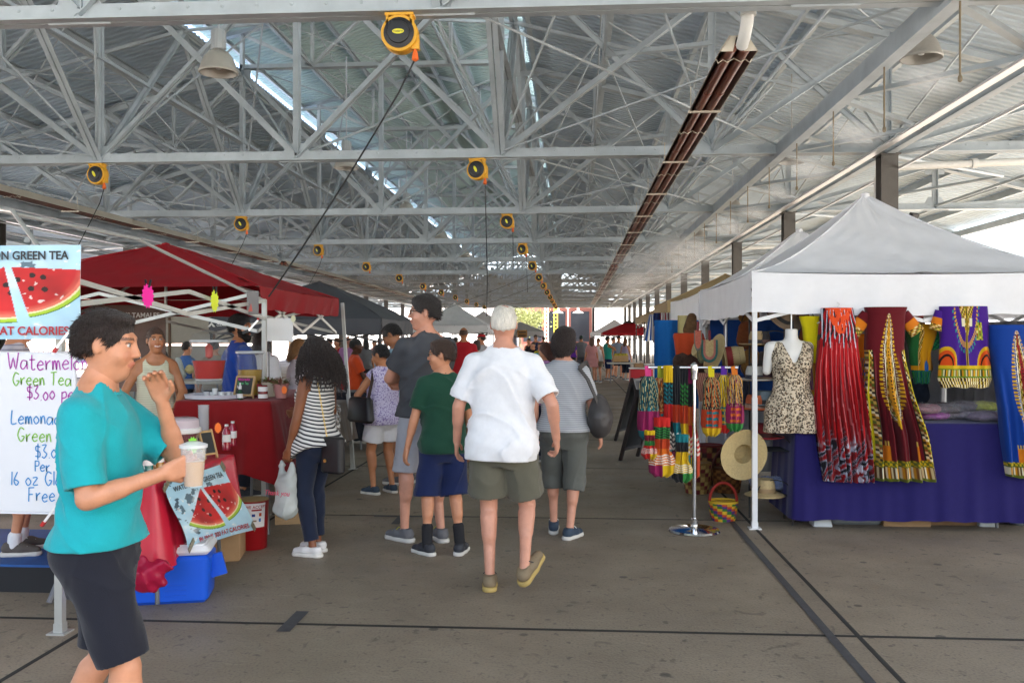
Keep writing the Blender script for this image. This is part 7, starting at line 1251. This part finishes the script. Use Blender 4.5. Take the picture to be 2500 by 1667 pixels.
# ---- chrome T-stand with patchwork bags
q = gp(1695, 1297); SXx, SYy = q.x, q.y; M_chr = mat('chrome', (.75, .76, .78), .12, 1.0); t = thing('display_stand', 'chrome T-shaped stand with round base holding patchwork bags', 'display stand', (SXx, SYy, 0)); zb_ = wp(1695, 897, SYy).z
MB().lathe([(.205, 0), (.21, .008), (.2, .022), (.05, .028), (.03, .035), (.03, .1), (.022, .11)], 36).build('base', M_chr, t, True, auto=35); MB().tube([(0, 0, .03), (0, 0, zb_)], .016, 14).build('post', M_chr, t, True); MB().lathe([(.03, zb_ - .1), (.032, zb_ - .09), (.028, zb_ - .05), (.033, zb_ - .03), (.03, zb_ + .02), (.012, zb_ + .04), (.001, zb_ + .045)], 16).build('hub', M_chr, t, True, auto=35)
L_, R2 = wp(1585, 901, SYy), wp(1798, 893, SYy); MB().tube([(L_.x - SXx, 0, zb_), (R2.x - SXx, 0, zb_)], .011, 10).build('cross_bar', M_chr, t, True); zbar = zb_
for p_ in (L_, R2): MB().lathe([(.016, -.012), (.016, .012)], 12, (p_.x - SXx, 0, zb_), Ry(PI / 2)).build('end_cap', M_chr, t, True)
PAL = ['#c8a414', '#9a1030', '#b8201c', '#c8a414', '#c8641a', '#1c1c20', '#2c7a34', '#8a1c50', '#156a72', '#1c1c20', '#b03a18']
def patch_bag(label, px0, px1, py0, py1, loop, seed, yo, kind='ruck'):
    rg = random.Random(seed); cols = [rg.choice(PAL) for _ in range(8)]; s0 = rg.uniform(0, 6)
    def cf(u, v, f):
        c = base(u, cols[0])
        if kind == 'ruck':
            st = np.sin((u + .5 * np.sqrt(np.clip(1 - v, 0, 1))) * 20 + s0 - 6 * v * (u > 0)); c = mixc(c, (v < .55), cols[1]); c = mixc(c, (v < .55) & (st > .2), '#1b1a1e'); c = mixc(c, (v < .55) & (np.abs(st - .35) < .22), '#cdbb80'); c = mixc(c, (v < .5) & (st < -.75), cols[5]); c = mixc(c, (v > .55), cols[2]); zig = np.sin(v * 60 + 3 * np.sign(np.sin(u * 14))); c = mixc(c, (v > .58) & (v < .85) & (np.abs(u) < .6) & (zig > .2), cols[3]); c = mixc(c, (v > .86), cols[4])
        else:
            edges = sorted([rg2 for rg2 in (.16, .3, .36, .52, .62, .8)]); c = mixc(c, v > edges[0], '#1d1c20'); st = np.sin(v * 150 + 2.0 * np.sin(u * 6)); c = mixc(c, (v > edges[0]) & (v < edges[2]) & (st > -.1), cols[2]); c = mixc(c, v > edges[2], cols[3]); c = mixc(c, v > edges[3], cols[4]); c = mixc(c, (v > edges[4]) & (st > .1), '#d8d2c6'); c = mixc(c, v > edges[5], cols[6]); c = mixc(c, (v > edges[5]) & (u < 0), cols[7])
        return c
    w = (px1 - px0) / 2; m_ = (px0 + px1) / 2
    rows = [(py0, m_ - w * .4, m_ + w * .4), (py0 + (py1 - py0) * .08, m_ - w * .75, m_ + w * .75), (py0 + (py1 - py0) * .5, m_ - w * .95, m_ + w * .95), (py0 + (py1 - py0) * .8, m_ - w, m_ + w), (py1 - 8, m_ - w * .85, m_ + w * .85), (py1, m_ - w * .5, m_ + w * .5)] if kind == 'ruck' else [(py0, m_ - w * .6, m_ + w * .6), (py0 + (py1 - py0) * .55, m_ - w * .62, m_ + w * .62), (py0 + (py1 - py0) * .72, m_ - w, m_ + w), (py1 - 10, m_ - w, m_ + w), (py1, m_ - w * .6, m_ + w * .6)]
    t = garment('patchwork_bag', label, rows, SYy + yo, cf, dep=.05, nf=3, fold=.012, cat='bag', nv=130, nu=60, group='patchwork bags on the chrome stand', f0=0)
    if kind == 'ruck': a = wp(m_, py0 + 4, SYy + yo) - t.location; b = Vector((a.x, -yo, zbar - t.location.z)); MB().bar(a + Vector((-.008, 0, 0)), b + Vector((-.012, -.014, .012)), .03, .006, up=(0, 1, 0)).bar(a + Vector((.008, 0, 0)), b + Vector((.012, .014, .012)), .03, .006, up=(0, 1, 0)).build('loop', mat('loop' + loop, loop, .8), t)
patch_bag('patchwork backpack at the left end of the chrome stand, pink loop', 1556, 1610, 918, 1072, '#c83a78', 11, -.06); patch_bag('green and magenta striped backpack second from the left on the stand', 1590, 1634, 922, 1070, '#9aa02a', 12, .03)
for i, (a, b, py1, sd) in enumerate(((1618, 1642, 1160, 3), (1640, 1660, 1165, 5), (1656, 1680, 1170, 7), (1670, 1702, 1178, 9))): patch_bag('%s sling bag hanging left of the chrome post' % ('orange-topped', 'blue-topped', 'orange and lime', 'crimson')[i], a - 4, b + 6, 892, py1 - 8, '', sd, -.03 + .03 * i, 'sling')
for i, (a, b, p0, p1, sd) in enumerate(((1566, 1606, 1050, 1120, 31), (1640, 1690, 1060, 1176, 34), (1600, 1640, 1040, 1110, 37))): patch_bag('%s small patchwork pouch low on the chrome stand' % ('leftmost', 'rightmost', 'middle')[i], a, b, p0, p1, '#c8641a', sd, -.13 + .03 * i, 'sling')
patch_bag('large sling bag with pink and white panels in front on the stand', 1584, 1648, 1018, 1162, '', 21, -.1, 'sling2' if False else 'sling'); patch_bag('yellow backpack just right of the chrome post', 1712, 1762, 920, 1064, '#c8b80a', 14, -.02); patch_bag('black striped backpack with purple loop on the stand', 1746, 1788, 915, 1056, '#5a2a9a', 15, .02); patch_bag('orange and sky blue backpack at the right end of the stand', 1772, 1816, 915, 1052, '#c86a14', 16, -.03)
# ---- hats, fans and shelf
M_iron = mat('wrought_iron', (.02, .02, .022), .5); SH0, SH1 = wp(1838, 900, 7.85).x, wp(1925, 900, 7.85).x; t = thing('iron_shelf', 'black wrought iron shelf full of hats behind the tent leg', 'shelf', ((SH0 + SH1) / 2, 7.85, 0)); w_ = (SH1 - SH0) / 2
for sx in (-1, 1):
    for yy in (-.15, .15): MB().tube([(sx * w_, yy, 0), (sx * w_, yy, 1.75)], .008, 6).build('upright', M_iron, t)
for zz_ in (.25, .62, .96, 1.22, 1.5):
    mb = MB()
    for k in range(7): mb.tube([(-w_, -.15 + .05 * k, zz_), (w_, -.15 + .05 * k, zz_)], .005, 5)
    mb.build('wire_shelf', M_iron, t)
    mb = MB(); mb.tube([(-w_ * math.cos(a), -.16, zz_ - .0 + .13 * math.sin(a)) for a in np.linspace(0, PI, 12)], .005, 5); mb.build('arch', M_iron, t)
def hat(label, c, crown, brim, r=.1, bw_=.075, h=.11, rot=None, wide=False, kind='hat'):
    t = thing('hat', label, 'hat', c, 0, 'hats for sale'); mc = mat('straw' + str(crown), crown, .75, var=.15, vscale=60, bump=.4, bscale=120); mb_ = mat('band' + str(brim), brim, .7)
    a = MB().lathe([(r * .98, .0), (r * .95, h * .6), (r * .8, h), (r * .4, h * .93), (.001, h * .9)], 26, sx=.88, caps=False).build('crown', mc, t, True, auto=60); b = MB().lathe([(r * .95, .004), (r + bw_ * .5, -.006), (r + bw_, .006 if not wide else -.02), (r + bw_, .0 if not wide else -.026), (r + bw_ * .5, -.012), (r * .95, -.003)], 30, sx=.9, caps=False).build('brim', mc, t, True, auto=60); d = MB().lathe([(r * 1.005, .003), (r * .985, h * .34)], 26, sx=.88, caps=False).build('band', mb_, t, True)
    if rot: t.rotation_euler = rot
    return t
for px, py, c1, c2, lab, rot in ((1868, 808, (.02, .018, .02), (.1, .05, .04), 'black felt hat on the top shelf', None), (1866, 852, (.36, .25, .12), (.02, .02, .03), 'tan fedora with black band on the shelf', None), (1858, 925, (.55, .52, .46), (.03, .03, .05), 'white fedora with navy band on the shelf', None), (1884, 932, (.16, .1, .06), (.05, .02, .03), 'brown fedora on the middle shelf', None), (1880, 985, (.16, .2, .22), (.03, .03, .03), 'grey-blue fedora on the lower shelf', None), (1858, 1038, (.6, .14, .05), (.6, .4, .3), 'orange hat on the lower shelf', None), (1878, 1065, (.24, .015, .02), (.05, .01, .01), 'dark red hat under the orange one', None), (1880, 1150, (.48, .36, .18), (.3, .2, .1), 'wide straw hat on the bottom shelf', None), (1925, 775, (.2, .14, .09), (.03, .03, .03), 'brown trilby tilted under the tent edge', (.6, .5, 0)), (1895, 890, (.05, .035, .03), (.02, .02, .02), 'dark brown hat at the back of the shelf', None)):
    q = wp(px - 14, py, 7.78); z_ = min([.25, .62, .96, 1.22, 1.5], key=lambda s_: abs(s_ + .02 - q.z)) + .018; z_ = q.z if lab.startswith(('brown trilby', 'dark red', 'white fedora', 'grey-blue', 'dark brown')) else z_; hat(lab, (q.x, 7.76 + (.08 if 'back' in lab else 0), z_), c1, c2, .1, .085, .11, rot, 'wide' in lab)
q = wp(1810, 1105, 7.7); hat('large straw sun hat hung up facing the aisle, with dark rings', (q.x, 7.62, q.z), (.5, .38, .18), (.04, .03, .02), .09, .13, .09, (R_(-78), 0, R_(8)), True)
for px, py, rot, lab in ((1738, 862, (0, R_(-72), R_(12)), 'straw sun hat with coloured stripes on its crown hanging under the tent'), (1772, 872, (0, R_(82), R_(-5)), 'pale straw hat hanging edge-on behind the striped one')):
    q = wp(px, py, 8.6); t = hat(lab, q, (.55, .42, .2), (.3, .03, .03), .11, .11, .17, rot, True)
    for z_, cl in ((.03, (.02, .02, .02)), (.055, (.4, .12, .02)), (.085, (.3, .03, .03)), (.11, (.02, .02, .02))): MB().lathe([(.1115 - z_ * .1, z_), (.1105 - z_ * .1, z_ + .013)], 28, sx=.88, caps=False).build('stripe', mat('stripe' + str(cl), cl, .7), t)
def fan(label, px, py, y, w, h, cols):
    q = wp(px, py, y); t = thing('woven_fan', label, 'fan', q, 0, 'woven fans hanging in the tent')
    for i, cl in enumerate(cols):
        k = 1 - i * .26; poly = [(w / 2 * k * math.cos(a), -h * .5 * (.3 + .0) + h * .45 * k * math.sin(a)) for a in np.linspace(PI, 2 * PI, 16)] + [(w / 2 * k, h * .35), (-w / 2 * k, h * .35)]; MB().prism(poly, -.004 - .002 * i, .004 + .002 * i, (0, 0, 0), Rx(PI / 2)).build('weave', mat('weave' + str(cl), cl, .8, var=.3, vscale=90), t)
    MB().tube([(0, 0, h * .3), (0, 0, h * .75)], .012, 8).build('handle', mat('fan_handle', (.16, .015, .02), .6), t)
fan('green-edged woven fan with straw centre', 1732, 850, 8.35, .15, .22, [(.03, .12, .1), (.42, .14, .1), (.45, .32, .14)]); fan('narrow grey and red woven fan beside it', 1704, 825, 8.3, .07, .2, [(.14, .13, .1), (.42, .1, .06)]); fan('olive woven fan hanging by the orange top', 1712, 855, 8.45, .08, .2, [(.12, .12, .06), (.2, .18, .08)])
sdf = None
t = thing('blouse', 'orange-red strapless top on a hanger at the back of the tent', 'top', wp(1684, 845, 9.0), 0, 'clothes hanging on the near white tent'); sdf_obj([Cone((0, 0, .06), (0, 0, -.06), .13, .11, .03, (1.2, .6, 1)), Cone((-.13, 0, .1), (-.05, 0, .14), .03, .05, .03), Cone((.1, 0, .12), (.05, 0, .14), .03, .05, .03)], .012, 'cloth', cloth('vermilion', (.5, .06, .015)), t, lambda D, X, Y, Z: np.maximum(np.maximum(D + .006 * np.sin(60 * X), -.15 - Z), Z - .13)); sdf_obj([Cone((0, 0, .16), (.02, 0, .28), .07, .05, .02, (1, .5, 1))], .014, 'scarf', cloth('brown_scarf', (.1, .05, .02), var=.5), t)
sdf_obj([Cone((0, 0, -.16), (.02, 0, -.26), .14, .12, .02, (1.2, .6, 1))], .014, 'skirt', cloth('dark_floral', (.06, .03, .02), var=.6), t)
t = thing('hanging_cloth', 'bright blue cloth panel hanging at the side of the near tent', 'cloth', wp(1652, 900, 10.3)); U, V = np.meshgrid(np.linspace(0, 1, 40), np.linspace(0, 1, 20)); ogrid('cloth', np.stack([(U - .5) * .5, .03 * np.sin(U * 14), (V - .45) * 1.0], -1), cloth('azure', (.01, .13, .4)), t)
t = thing('hanging_cloth', 'blue backdrop at the rear of the near tent', 'cloth', (2.35, 10.38, 1.3)); ogrid('cloth', np.stack([(U - .5) * 1.6, .03 * np.sin(U * 20), (V - .5) * .95], -1), cloth('deep_blue', (.012, .06, .25)), t)
t = thing('hanging_cloth', 'pale yellow cloth hanging in the second white tent', 'cloth', wp(1672, 830, 10.2)); ogrid('cloth', np.stack([(U - .5) * .16, .02 * np.sin(U * 9), (V - .5) * .55], -1), cloth('pale_yellow', (.55, .45, .2)), t)
for i, (px, y, lab) in enumerate(((1592, 18.9, 'blue and white striped skirt hanging from the tan canopy'), (1612, 13.75, 'striped flag banner beside the blue and white skirt'), (1632, 13.78, 'red and white striped flag by the second tent leg'))):
    t = thing('hanging_flag' if i else 'hanging_skirt', lab, 'flag' if i else 'skirt', wp(px, 800, y)); w0, w1 = ((.06, .2), (.14, .16), (.12, .13))[i]
    c = np.where((np.sin(U * (26 if i == 0 else 34)) > 0)[..., None], np.array(lin('#d8d4d0'), f32), np.array(lin(('#2a5aa8', '#8a1a24', '#7a1420')[i]), f32)); c = mixc(c, (V > .55) & (U < .5) if i == 1 else V > 9, '#1a2a5a'); ogrid('cloth', np.stack([(U - .5) * (w0 + (w1 - w0) * (1 - V)) * 2 * (.7 if i else 1), .03 * np.sin(U * 18), (V - .5) * (.55 if i == 0 else .45)], -1), M_gar, t, c)
# baskets
def basket(label, c, r, h, cols, handle=None):
    t = thing('woven_basket', label, 'basket', c, 0, 'woven baskets on the floor'); nv, nu = 24, 72; V, A = np.meshgrid(np.linspace(0, 1, nv), np.linspace(0, 2 * PI, nu, endpoint=False), indexing='ij'); rr = r * (.78 + .3 * V - .1 * V * V) * (1 + .02 * np.sin(A * 36) * np.cos(V * nv * PI)); P = np.stack([rr * np.cos(A), rr * np.sin(A) * .9, V * h], -1); c_ = np.zeros(P.shape)
    idx = ((np.floor(V * 7) + np.floor(A / PI * 9)) % len(cols)).astype(int)
    for k, cl in enumerate(cols): c_[idx == k] = lin(cl)
    ogrid('weave', P, mat('basket_weave', vcol=True, rough=.75, var=.25, vscale=60, bump=.5, bscale=90), t, c_, wrap=True); MB().lathe([(r * .97, h - .01), (r * 1.0, h), (r * .97, h + .012), (r * .93, h)], 28, sy=.9).build('rim', mat('rim' + cols[0], cols[0], .7), t, True); MB().lathe([(r * .76, .004), (.001, .004)], 20, sy=.9).build('bottom', MATS['rim' + cols[0]], t)
    if handle: MB().tube([(math.cos(a) * r * .9, 0, h + math.sin(a) * r * 1.25) for a in np.linspace(0, PI, 16)], .013, 8).build('handle', mat('handle' + handle, handle, .6), t, True)
q = gp(1768, 1272); basket('yellow, green and purple bolga basket with red handle on the floor', (q.x, q.y + .05, 0), .13, .16, ['#c8a020', '#2a6a2c', '#4a2a6a', '#b8401a'], '#8a1c10'); q = gp(1712, 1215); basket('tall striped basket behind the chrome post', (q.x, q.y + .3, 0), .15, .3, ['#8a6a3a', '#6a1c24', '#b89a5a']); q = gp(1790, 1215); basket('brown woven basket behind the bolga basket', (q.x, q.y + .35, 0), .16, .24, ['#5a3416', '#8a5a2a'], '#4a1a14'); q = gp(1745, 1200); basket('dark red basket at the back under the bags', (q.x, q.y + .45, .0), .16, .42, ['#6a1c1c', '#8a6a3a', '#3a1c14'])
t = thing('woven_bag', 'red patterned woven bag hanging behind the chrome post', 'bag', wp(1740, 945, 8.3)); ogrid('weave', np.stack([(U - .5) * (.34 - .1 * (1 - V)), -.05 * np.sin(U * PI), (V - .5) * .26], -1), M_gar, t, np.where(((np.sin(U * 120) * np.sin(V * 90)) > 0)[..., None], np.array(lin('#7a2428'), f32), np.array(lin('#b08a70'), f32)))
t = thing('bagged_garment', 'blue garments in clear film on the lowest iron shelf', 'clothes', (wp(1880, 1215, 8.0).x, 7.95, .262), 0, 'bagged clothes'); sdf_obj([Ell((0, 0, .05), (.19, .13, .055), .02)], .012, 'garment', cloth('pale_blue', (.12, .16, .3), var=.5), t, lambda D, X, Y, Z: np.maximum(D + wrinkle(X, Y, Z, .014, 1.6), -Z)); sdf_obj([Ell((0, 0, .05), (.21, .15, .065), .02)], .012, 'film', M_film, t, lambda D, X, Y, Z: np.maximum(D + wrinkle(X, Y, Z, .012, 2), -Z))
# dark stock inside the tent: shelves of bags at the rear
rg = random.Random(3)
for k in range(16):
    x, z_ = 2.0 + .62 * (k % 4) + rg.uniform(-.1, .1), (.95, 1.25, 1.55, 1.82)[k // 4]; cl = rg.choice([(.2, .06, .02), (.12, .03, .05), (.05, .03, .02), (.25, .12, .03), (.03, .04, .07), (.3, .02, .02)]); nmc = {(.2, .06, .02): 'rust', (.12, .03, .05): 'wine', (.05, .03, .02): 'dark brown', (.25, .12, .03): 'tan', (.03, .04, .07): 'navy', (.3, .02, .02): 'red'}[cl]; t = thing('stock_bag', '%s bag, %s row at the near tent rear, %s from the left' % (nmc, ('lowest', 'second', 'third', 'top')[k // 4], ('first', 'second', 'third', 'last')[k % 4]), 'bag', (x - .15, 9.9 + rg.uniform(0, .3), z_), 0, 'bags at the rear of the near tent'); sdf_obj([Cone((0, 0, .0), (0, 0, .12), .11, .09, .03, (1.1, .5, 1))], .018, 'bag_body', cloth('stock' + str(cl), cl, var=.3), t); MB().tube([(-.06, 0, .2), (0, 0, .36), (.06, 0, .2)], .008, 5).build('strap', M_brn, t)
t = thing('clothes_rail', 'rail across the rear of the near tent carrying bags', 'rail', (3.0, 10.2, 0)); MB().tube([(-1.4, 0, 1.95), (1.4, 0, 1.95)], .014, 8).build('bar', M_alu, t)
for sx in (-1.3, 1.3): MB().tube([(sx, 0, 0), (sx, 0, 1.95)], .014, 8).build('upright', M_alu, t)
t = thing('tent_curtain', 'grey curtain closing the rear of the near white tent', 'curtain', (2.86, 10.44, 0)); U2, V2 = np.meshgrid(np.linspace(0, 1, 90), np.linspace(0, 1, 6)); ogrid('cloth', np.stack([(U2 - .5) * 2.66, .025 * np.sin(U2 * 70) + .01 * np.sin(U2 * 160), .05 + V2 * 1.68], -1), cloth('curtain_grey', (.3, .3, .32)), t)
t = thing('tent_curtain', 'grey curtain closing the right side of the near white tent', 'curtain', (4.16, 9.1, 0)); ogrid('cloth', np.stack([.025 * np.sin(U2 * 70), (U2 - .5) * 2.6, .05 + V2 * 1.68], -1), MATS['cloth_curtain_grey'], t)
# ---- chalk A-boards in the aisle and far goods
q = gp(1528, 1075); aframe('tall dark A-board standing further off beside the bags', (q.x + .18, q.y + .1, 0), R_(70), .55, 1.0, mat('dark_wood', (.025, .015, .012), .5), M_chalk, [], 'a_board', .035, .55, False, 'sign'); q = gp(1560, 1130); aframe('second dark A-board nearer, partly behind the bags', (q.x + .12, q.y + .3, 0), R_(60), .5, .95, MATS['dark_wood'], M_chalk, [], 'a_board', .035, .55, False, 'sign')
q = gp(1515, 937); table('folding table with melon crate far down on the right', q.x - .45, q.x + .65, q.y, q.y + .7, .72); t = thing('melon_crate', 'slatted wooden crate full of yellow melons on the far table', 'crate', (q.x + .02, q.y + .3, .725))
for k in range(3):
    for s_ in (-1, 1): MB().box((0, s_ * .2, .06 + .075 * k), (.5, .015, .06)).build('slat', M_wood, t); MB().box((s_ * .25, 0, .06 + .075 * k), (.015, .39, .06)).build('slat', M_wood, t)
for k, (x, y) in enumerate(((-.17, -.1), (-.05, -.12), (.08, -.1), (.18, -.12), (-.1, .08), (.04, .1), (.16, .08))): lathe_thing('melon', 'yellow melon in the wooden crate', 'melon', (q.x + .02 + x, q.y + .3 + y, .9), [('fruit', [(.01, 0), (.05, .02), (.07, .07), (.055, .12), (.01, .145)], mat('melon_skin', (.5, .42, .04), .4, rnd=.15))], 'melons in the crate', 12)
for k, (px, t_, z_, cl, nm) in enumerate(((1565, 24, .75, (.5, .02, .03), 'red'), (1585, 20, .6, (.05, .1, .25), 'blue'), (1600, 26, .8, (.55, .55, .55), 'white'))):
    q = at(px, 900, t_); t = thing('display_bin', '%s display bin among the stalls behind the A-boards' % nm, 'bin', (q.x, q.y, 0)); MB().rbox((0, 0, z_ / 2), (.6, .5, z_), .04).build('bin', mat('bin' + nm, cl, .5), t, True); MB().rbox((0, 0, z_ + .012), (.64, .54, .03), .04).build('rim', MATS['cooler_white'], t, True)
for k, (px, t_) in enumerate(((1562, 29), (1580, 30), (1545, 31))):
    q = at(px, 900, t_); t = box_carton('brown carton stacked by the melon table, %s' % ('left', 'right', 'front')[k], (q.x + .3, q.y, 0), (.5, .4, .5 + .1 * k))
# ================================================================== beyond the shed
M_wb = mat('pale_wall', (.72, .7, .66), .85, var=.04, vscale=.5); M_brick = mat('brick', (.22, .08, .06), .85, var=.2, vscale=3); M_dglass = mat('dark_glass', (.02, .022, .028), .15); M_pinkw = mat('pink_wall', (.5, .34, .3), .85, var=.05)
def building(label, x0, x1, y0, y1, h, wall, rows, cols, side='front', win=(1.2, 1.5), glass=None, roofm=None):
    t = thing('building', label, 'building', ((x0 + x1) / 2, y0, 0)); w, d = x1 - x0, y1 - y0; MB().box((0, d / 2, h / 2), (w, d, h)).build('wall', wall, t); MB().box((0, d / 2, h + .15), (w + .5, d + .5, .3)).build('cornice', roofm or wall, t)
    for r in range(rows):
        for c in range(cols):
            z = h * (r + .55) / rows; 
            if side == 'front': p = (-w / 2 + w * (c + .5) / cols, -.02, z); fr = (win[0] + .2, .1, win[1] + .2); pn = (win[0], .06, win[1]); o = (0, -.06, 0)
            else: p = (w / 2 + .02, d * (c + .5) / cols, z); fr = (.1, win[0] + .2, win[1] + .2); pn = (.06, win[0], win[1]); o = (.06, 0, 0)
            f = MB().box(p, fr).build('window', wall, t); MB().box((p[0] + o[0], p[1] + o[1], p[2]), pn).build('pane', glass or M_dglass, f)
    return t
building('white sunlit building closing the far end on the right', 2.5, 42, 104, 120, 13, M_wb, 2, 6, win=(1.2, 1.0), glass=mat('pale_glass', (.55, .58, .6), .3)); building('pale building behind the far white tents', -44, -7.6, 112, 126, 12, M_wb, 2, 8, win=(1.4, 1.4), glass=MATS['pale_glass']); building('brick and dark glass building at the end of the aisle', -6.3, 2.2, 108, 122, 16, M_brick, 3, 3, win=(2.2, 3.6))
building('pinkish block with white balconies far on the left', -52, -34, 30, 90, 12, M_pinkw, 3, 9, 'right', (3.0, 1.8), mat('pale_shutter', (.6, .6, .6), .6)); building('low white block to the right of the shed', 40, 58, 10, 90, 7, M_wb, 1, 9, 'front', (1.2, 1.2), MATS['pale_glass'])
t = thing('balcony_rail', 'white slatted balcony rail on the pinkish block', 'railing', (-33.4, 40, 0))
for k in range(40): MB().box((0, k * .5, 1.2), (.06, .18, 1.6)).build('slat', M_wb, t)
MB().box((0, 10, 2.05), (.12, 20.5, .12)).build('top_rail', M_wb, t)
# yellow lattice towers at the end of the shed
M_ylat = mat('lattice_yellow', (.65, .5, .06), .5); M_wlat = mat('lattice_white', (.68, .66, .6), .5)
for i, (x, m, lab) in enumerate(((-2.62, M_wlat, 'cream lattice mast at the end of the aisle'), (-1.72, M_ylat, 'yellow lattice mast at the end of the aisle'))):
    t = thing('lattice_mast', lab, 'mast', (x, 88, 0), 0, 'lattice masts')
    for sx in (-1, 1): MB().box((sx * .16, 0, 3), (.09, .12, 6)).build('rail', m, t)
    for k in range(16): MB().box((0, 0, .25 + .37 * k), (.24, .1, .13)).build('rung', m, t)
t = thing('lamp_post', 'white street lamp post beside the lattice masts', 'lamp', (-.55, 90, 0)); MB().tube([(0, 0, 0), (0, 0, 4.6)], .06, 8).build('post', M_wlat, t); 
for sx in (-1, 1): MB().tube([(0, 0, 4.5), (sx * .5, 0, 4.7), (sx * 1.0, 0, 4.6)], .03, 6).build('arm', M_wlat, t); MB().lathe([(.55, 0), (.4, .12), (.12, .22), (.1, .5), (.02, .55)], 16, (sx * 1.0, 0, 4.05)).build('shade', M_wlat, t, True)
# trees outside
def tree(label, c, H, R, seed, nl=2600, col=(.09, .13, .025)):
    rg = np.random.default_rng(seed); t = thing('tree', label, 'tree', c); mb = MB(); bark = mat('bark', (.12, .09, .06), .9, var=.2, vscale=8); tips = []
    mb.tube([(0, 0, 0), (.05, 0, H * .25), (0, .05, H * .5)], [.16, .13, .09], 8)
    for k in range(9): a = k * 2.4; q = np.array((math.cos(a) * R * rg.uniform(.4, .85), math.sin(a) * R * rg.uniform(.4, .85), H * rg.uniform(.5, .92))); mb.tube([(0, 0, H * (.3 + .02 * k)), tuple(q * np.array((.5, .5, .85))), tuple(q)], [.07, .045, .015], 6); tips.append(q)
    mb.build('trunk', bark, t, True); tips = np.array(tips); n = nl; base_ = tips[rg.integers(0, len(tips), n)] + rg.normal(0, R * .24, (n, 3)) * np.array((1, 1, .8)); sz = rg.uniform(.07, .16, n) * R / 2; d1 = rg.normal(size=(n, 3)); d1 /= np.linalg.norm(d1, axis=1)[:, None]; d2 = np.cross(d1, rg.normal(size=(n, 3))); d2 /= np.linalg.norm(d2, axis=1)[:, None]
    V = np.stack([base_ - d1 * sz[:, None], base_ + d2 * sz[:, None] * .5, base_ + d1 * sz[:, None], base_ - d2 * sz[:, None] * .5], 1).reshape(-1, 3); onp('crown', V, np.arange(4 * n).reshape(-1, 4), mat('leaf' + str(col), col, .6, var=.35, vscale=1.5, thin=.4), t, smooth=False)
tree('small sunlit green tree left of the lattice masts', (-5.6, 94, 0), 5.2, 2.3, 1, col=(.2, .22, .08)); tree('leafy tree outside on the far left', (-30, 62, 0), 6.5, 3.2, 2); tree('leafy tree beyond the left columns', (-25, 78, 0), 6, 3.0, 3); tree('pale green tree outside on the right beyond the columns', (17, 70, 0), 6.5, 3.0, 4); tree('leafy tree at the far right end of the shed', (12, 92, 0), 6.0, 2.6, 5)
# parked vehicles glimpsed on the left
def car(label, c, rz, m):
    t = thing('parked_car', label, 'car', c, rz, 'cars parked outside on the left'); L = 4.4; prof = [(-2.2, .35), (-2.2, .8), (-1.9, .95), (-1.2, 1.0), (-.7, 1.45), (.9, 1.48), (1.6, 1.02), (2.1, .9), (2.2, .6), (2.2, .35)]; MB().loft([[Vector((x, -.85, z)) for x, z in prof], [Vector((x, .85, z)) for x, z in prof]]).build('body', m, t)
    for s_ in (-1, 1):
        MB().loft([[Vector((x, s_ * .855, z)) for x, z in ((-1.1, 1.02), (-.62, 1.4), (.85, 1.42), (1.4, 1.03))], [Vector((x, s_ * .862, z)) for x, z in ((-1.1, 1.02), (-.62, 1.4), (.85, 1.42), (1.4, 1.03))]]).build('window', M_dglass, t)
        for x in (-1.35, 1.35): w_ = MB().lathe([(.32, -.1), (.33, 0), (.32, .1)], 18, (x, s_ * .78, .33), Rx(PI / 2)).build('wheel', SO_blk, t, True); MB().lathe([(.19, -.103), (.19, .103)], 14, (x, s_ * .78, .33), Rx(PI / 2)).build('rim', M_alu, w_)
    return t
for k, (x, y, cl, nm) in enumerate(((-24, 30, (.3, .02, .03), 'dark red'), (-25, 37, (.5, .5, .52), 'silver'), (-24.5, 45, (.04, .05, .08), 'dark blue'))): car('%s car parked outside beyond the left columns' % nm, (x, y, -.03), PI / 2 + .1, mat('car' + nm, cl, .3, coat=.5))
# bird netting strung below the trusses, sagging between them; denser further down the shed
M_net = mat('bird_net', (.36, .3, .22), .9)
def netmat(m, op):
    nt = m.node_tree; N, L = nt.nodes, nt.links; b = N['Principled BSDF']; tr = N.new('ShaderNodeBsdfTransparent'); mx = N.new('ShaderNodeMixShader'); mx.inputs[0].default_value = op; L.new(tr.outputs[0], mx.inputs[1]); L.new(b.outputs[0], mx.inputs[2]); L.new(mx.outputs[0], N['Material Output'].inputs[0])
netmat(M_net, .4)
U, V = np.meshgrid(np.linspace(0, 1, 30), np.linspace(0, 1, 14))
for k in range(5, 12):
    t = thing('bird_net', '%s sagging bird net panel below the far roof trusses' % ORD[k - 5], 'net', (XC, Y0 + k * BAY, 4.24), 0, 'bird net panels'); ogrid('netting', np.stack([(U - .5) * 17.4, V * BAY, -.16 * np.sin(V * PI) * (.6 + .4 * np.sin(U * 9 + k)) - .05 * np.sin(U * 23 + k) * np.sin(V * PI)], -1), M_net, t)
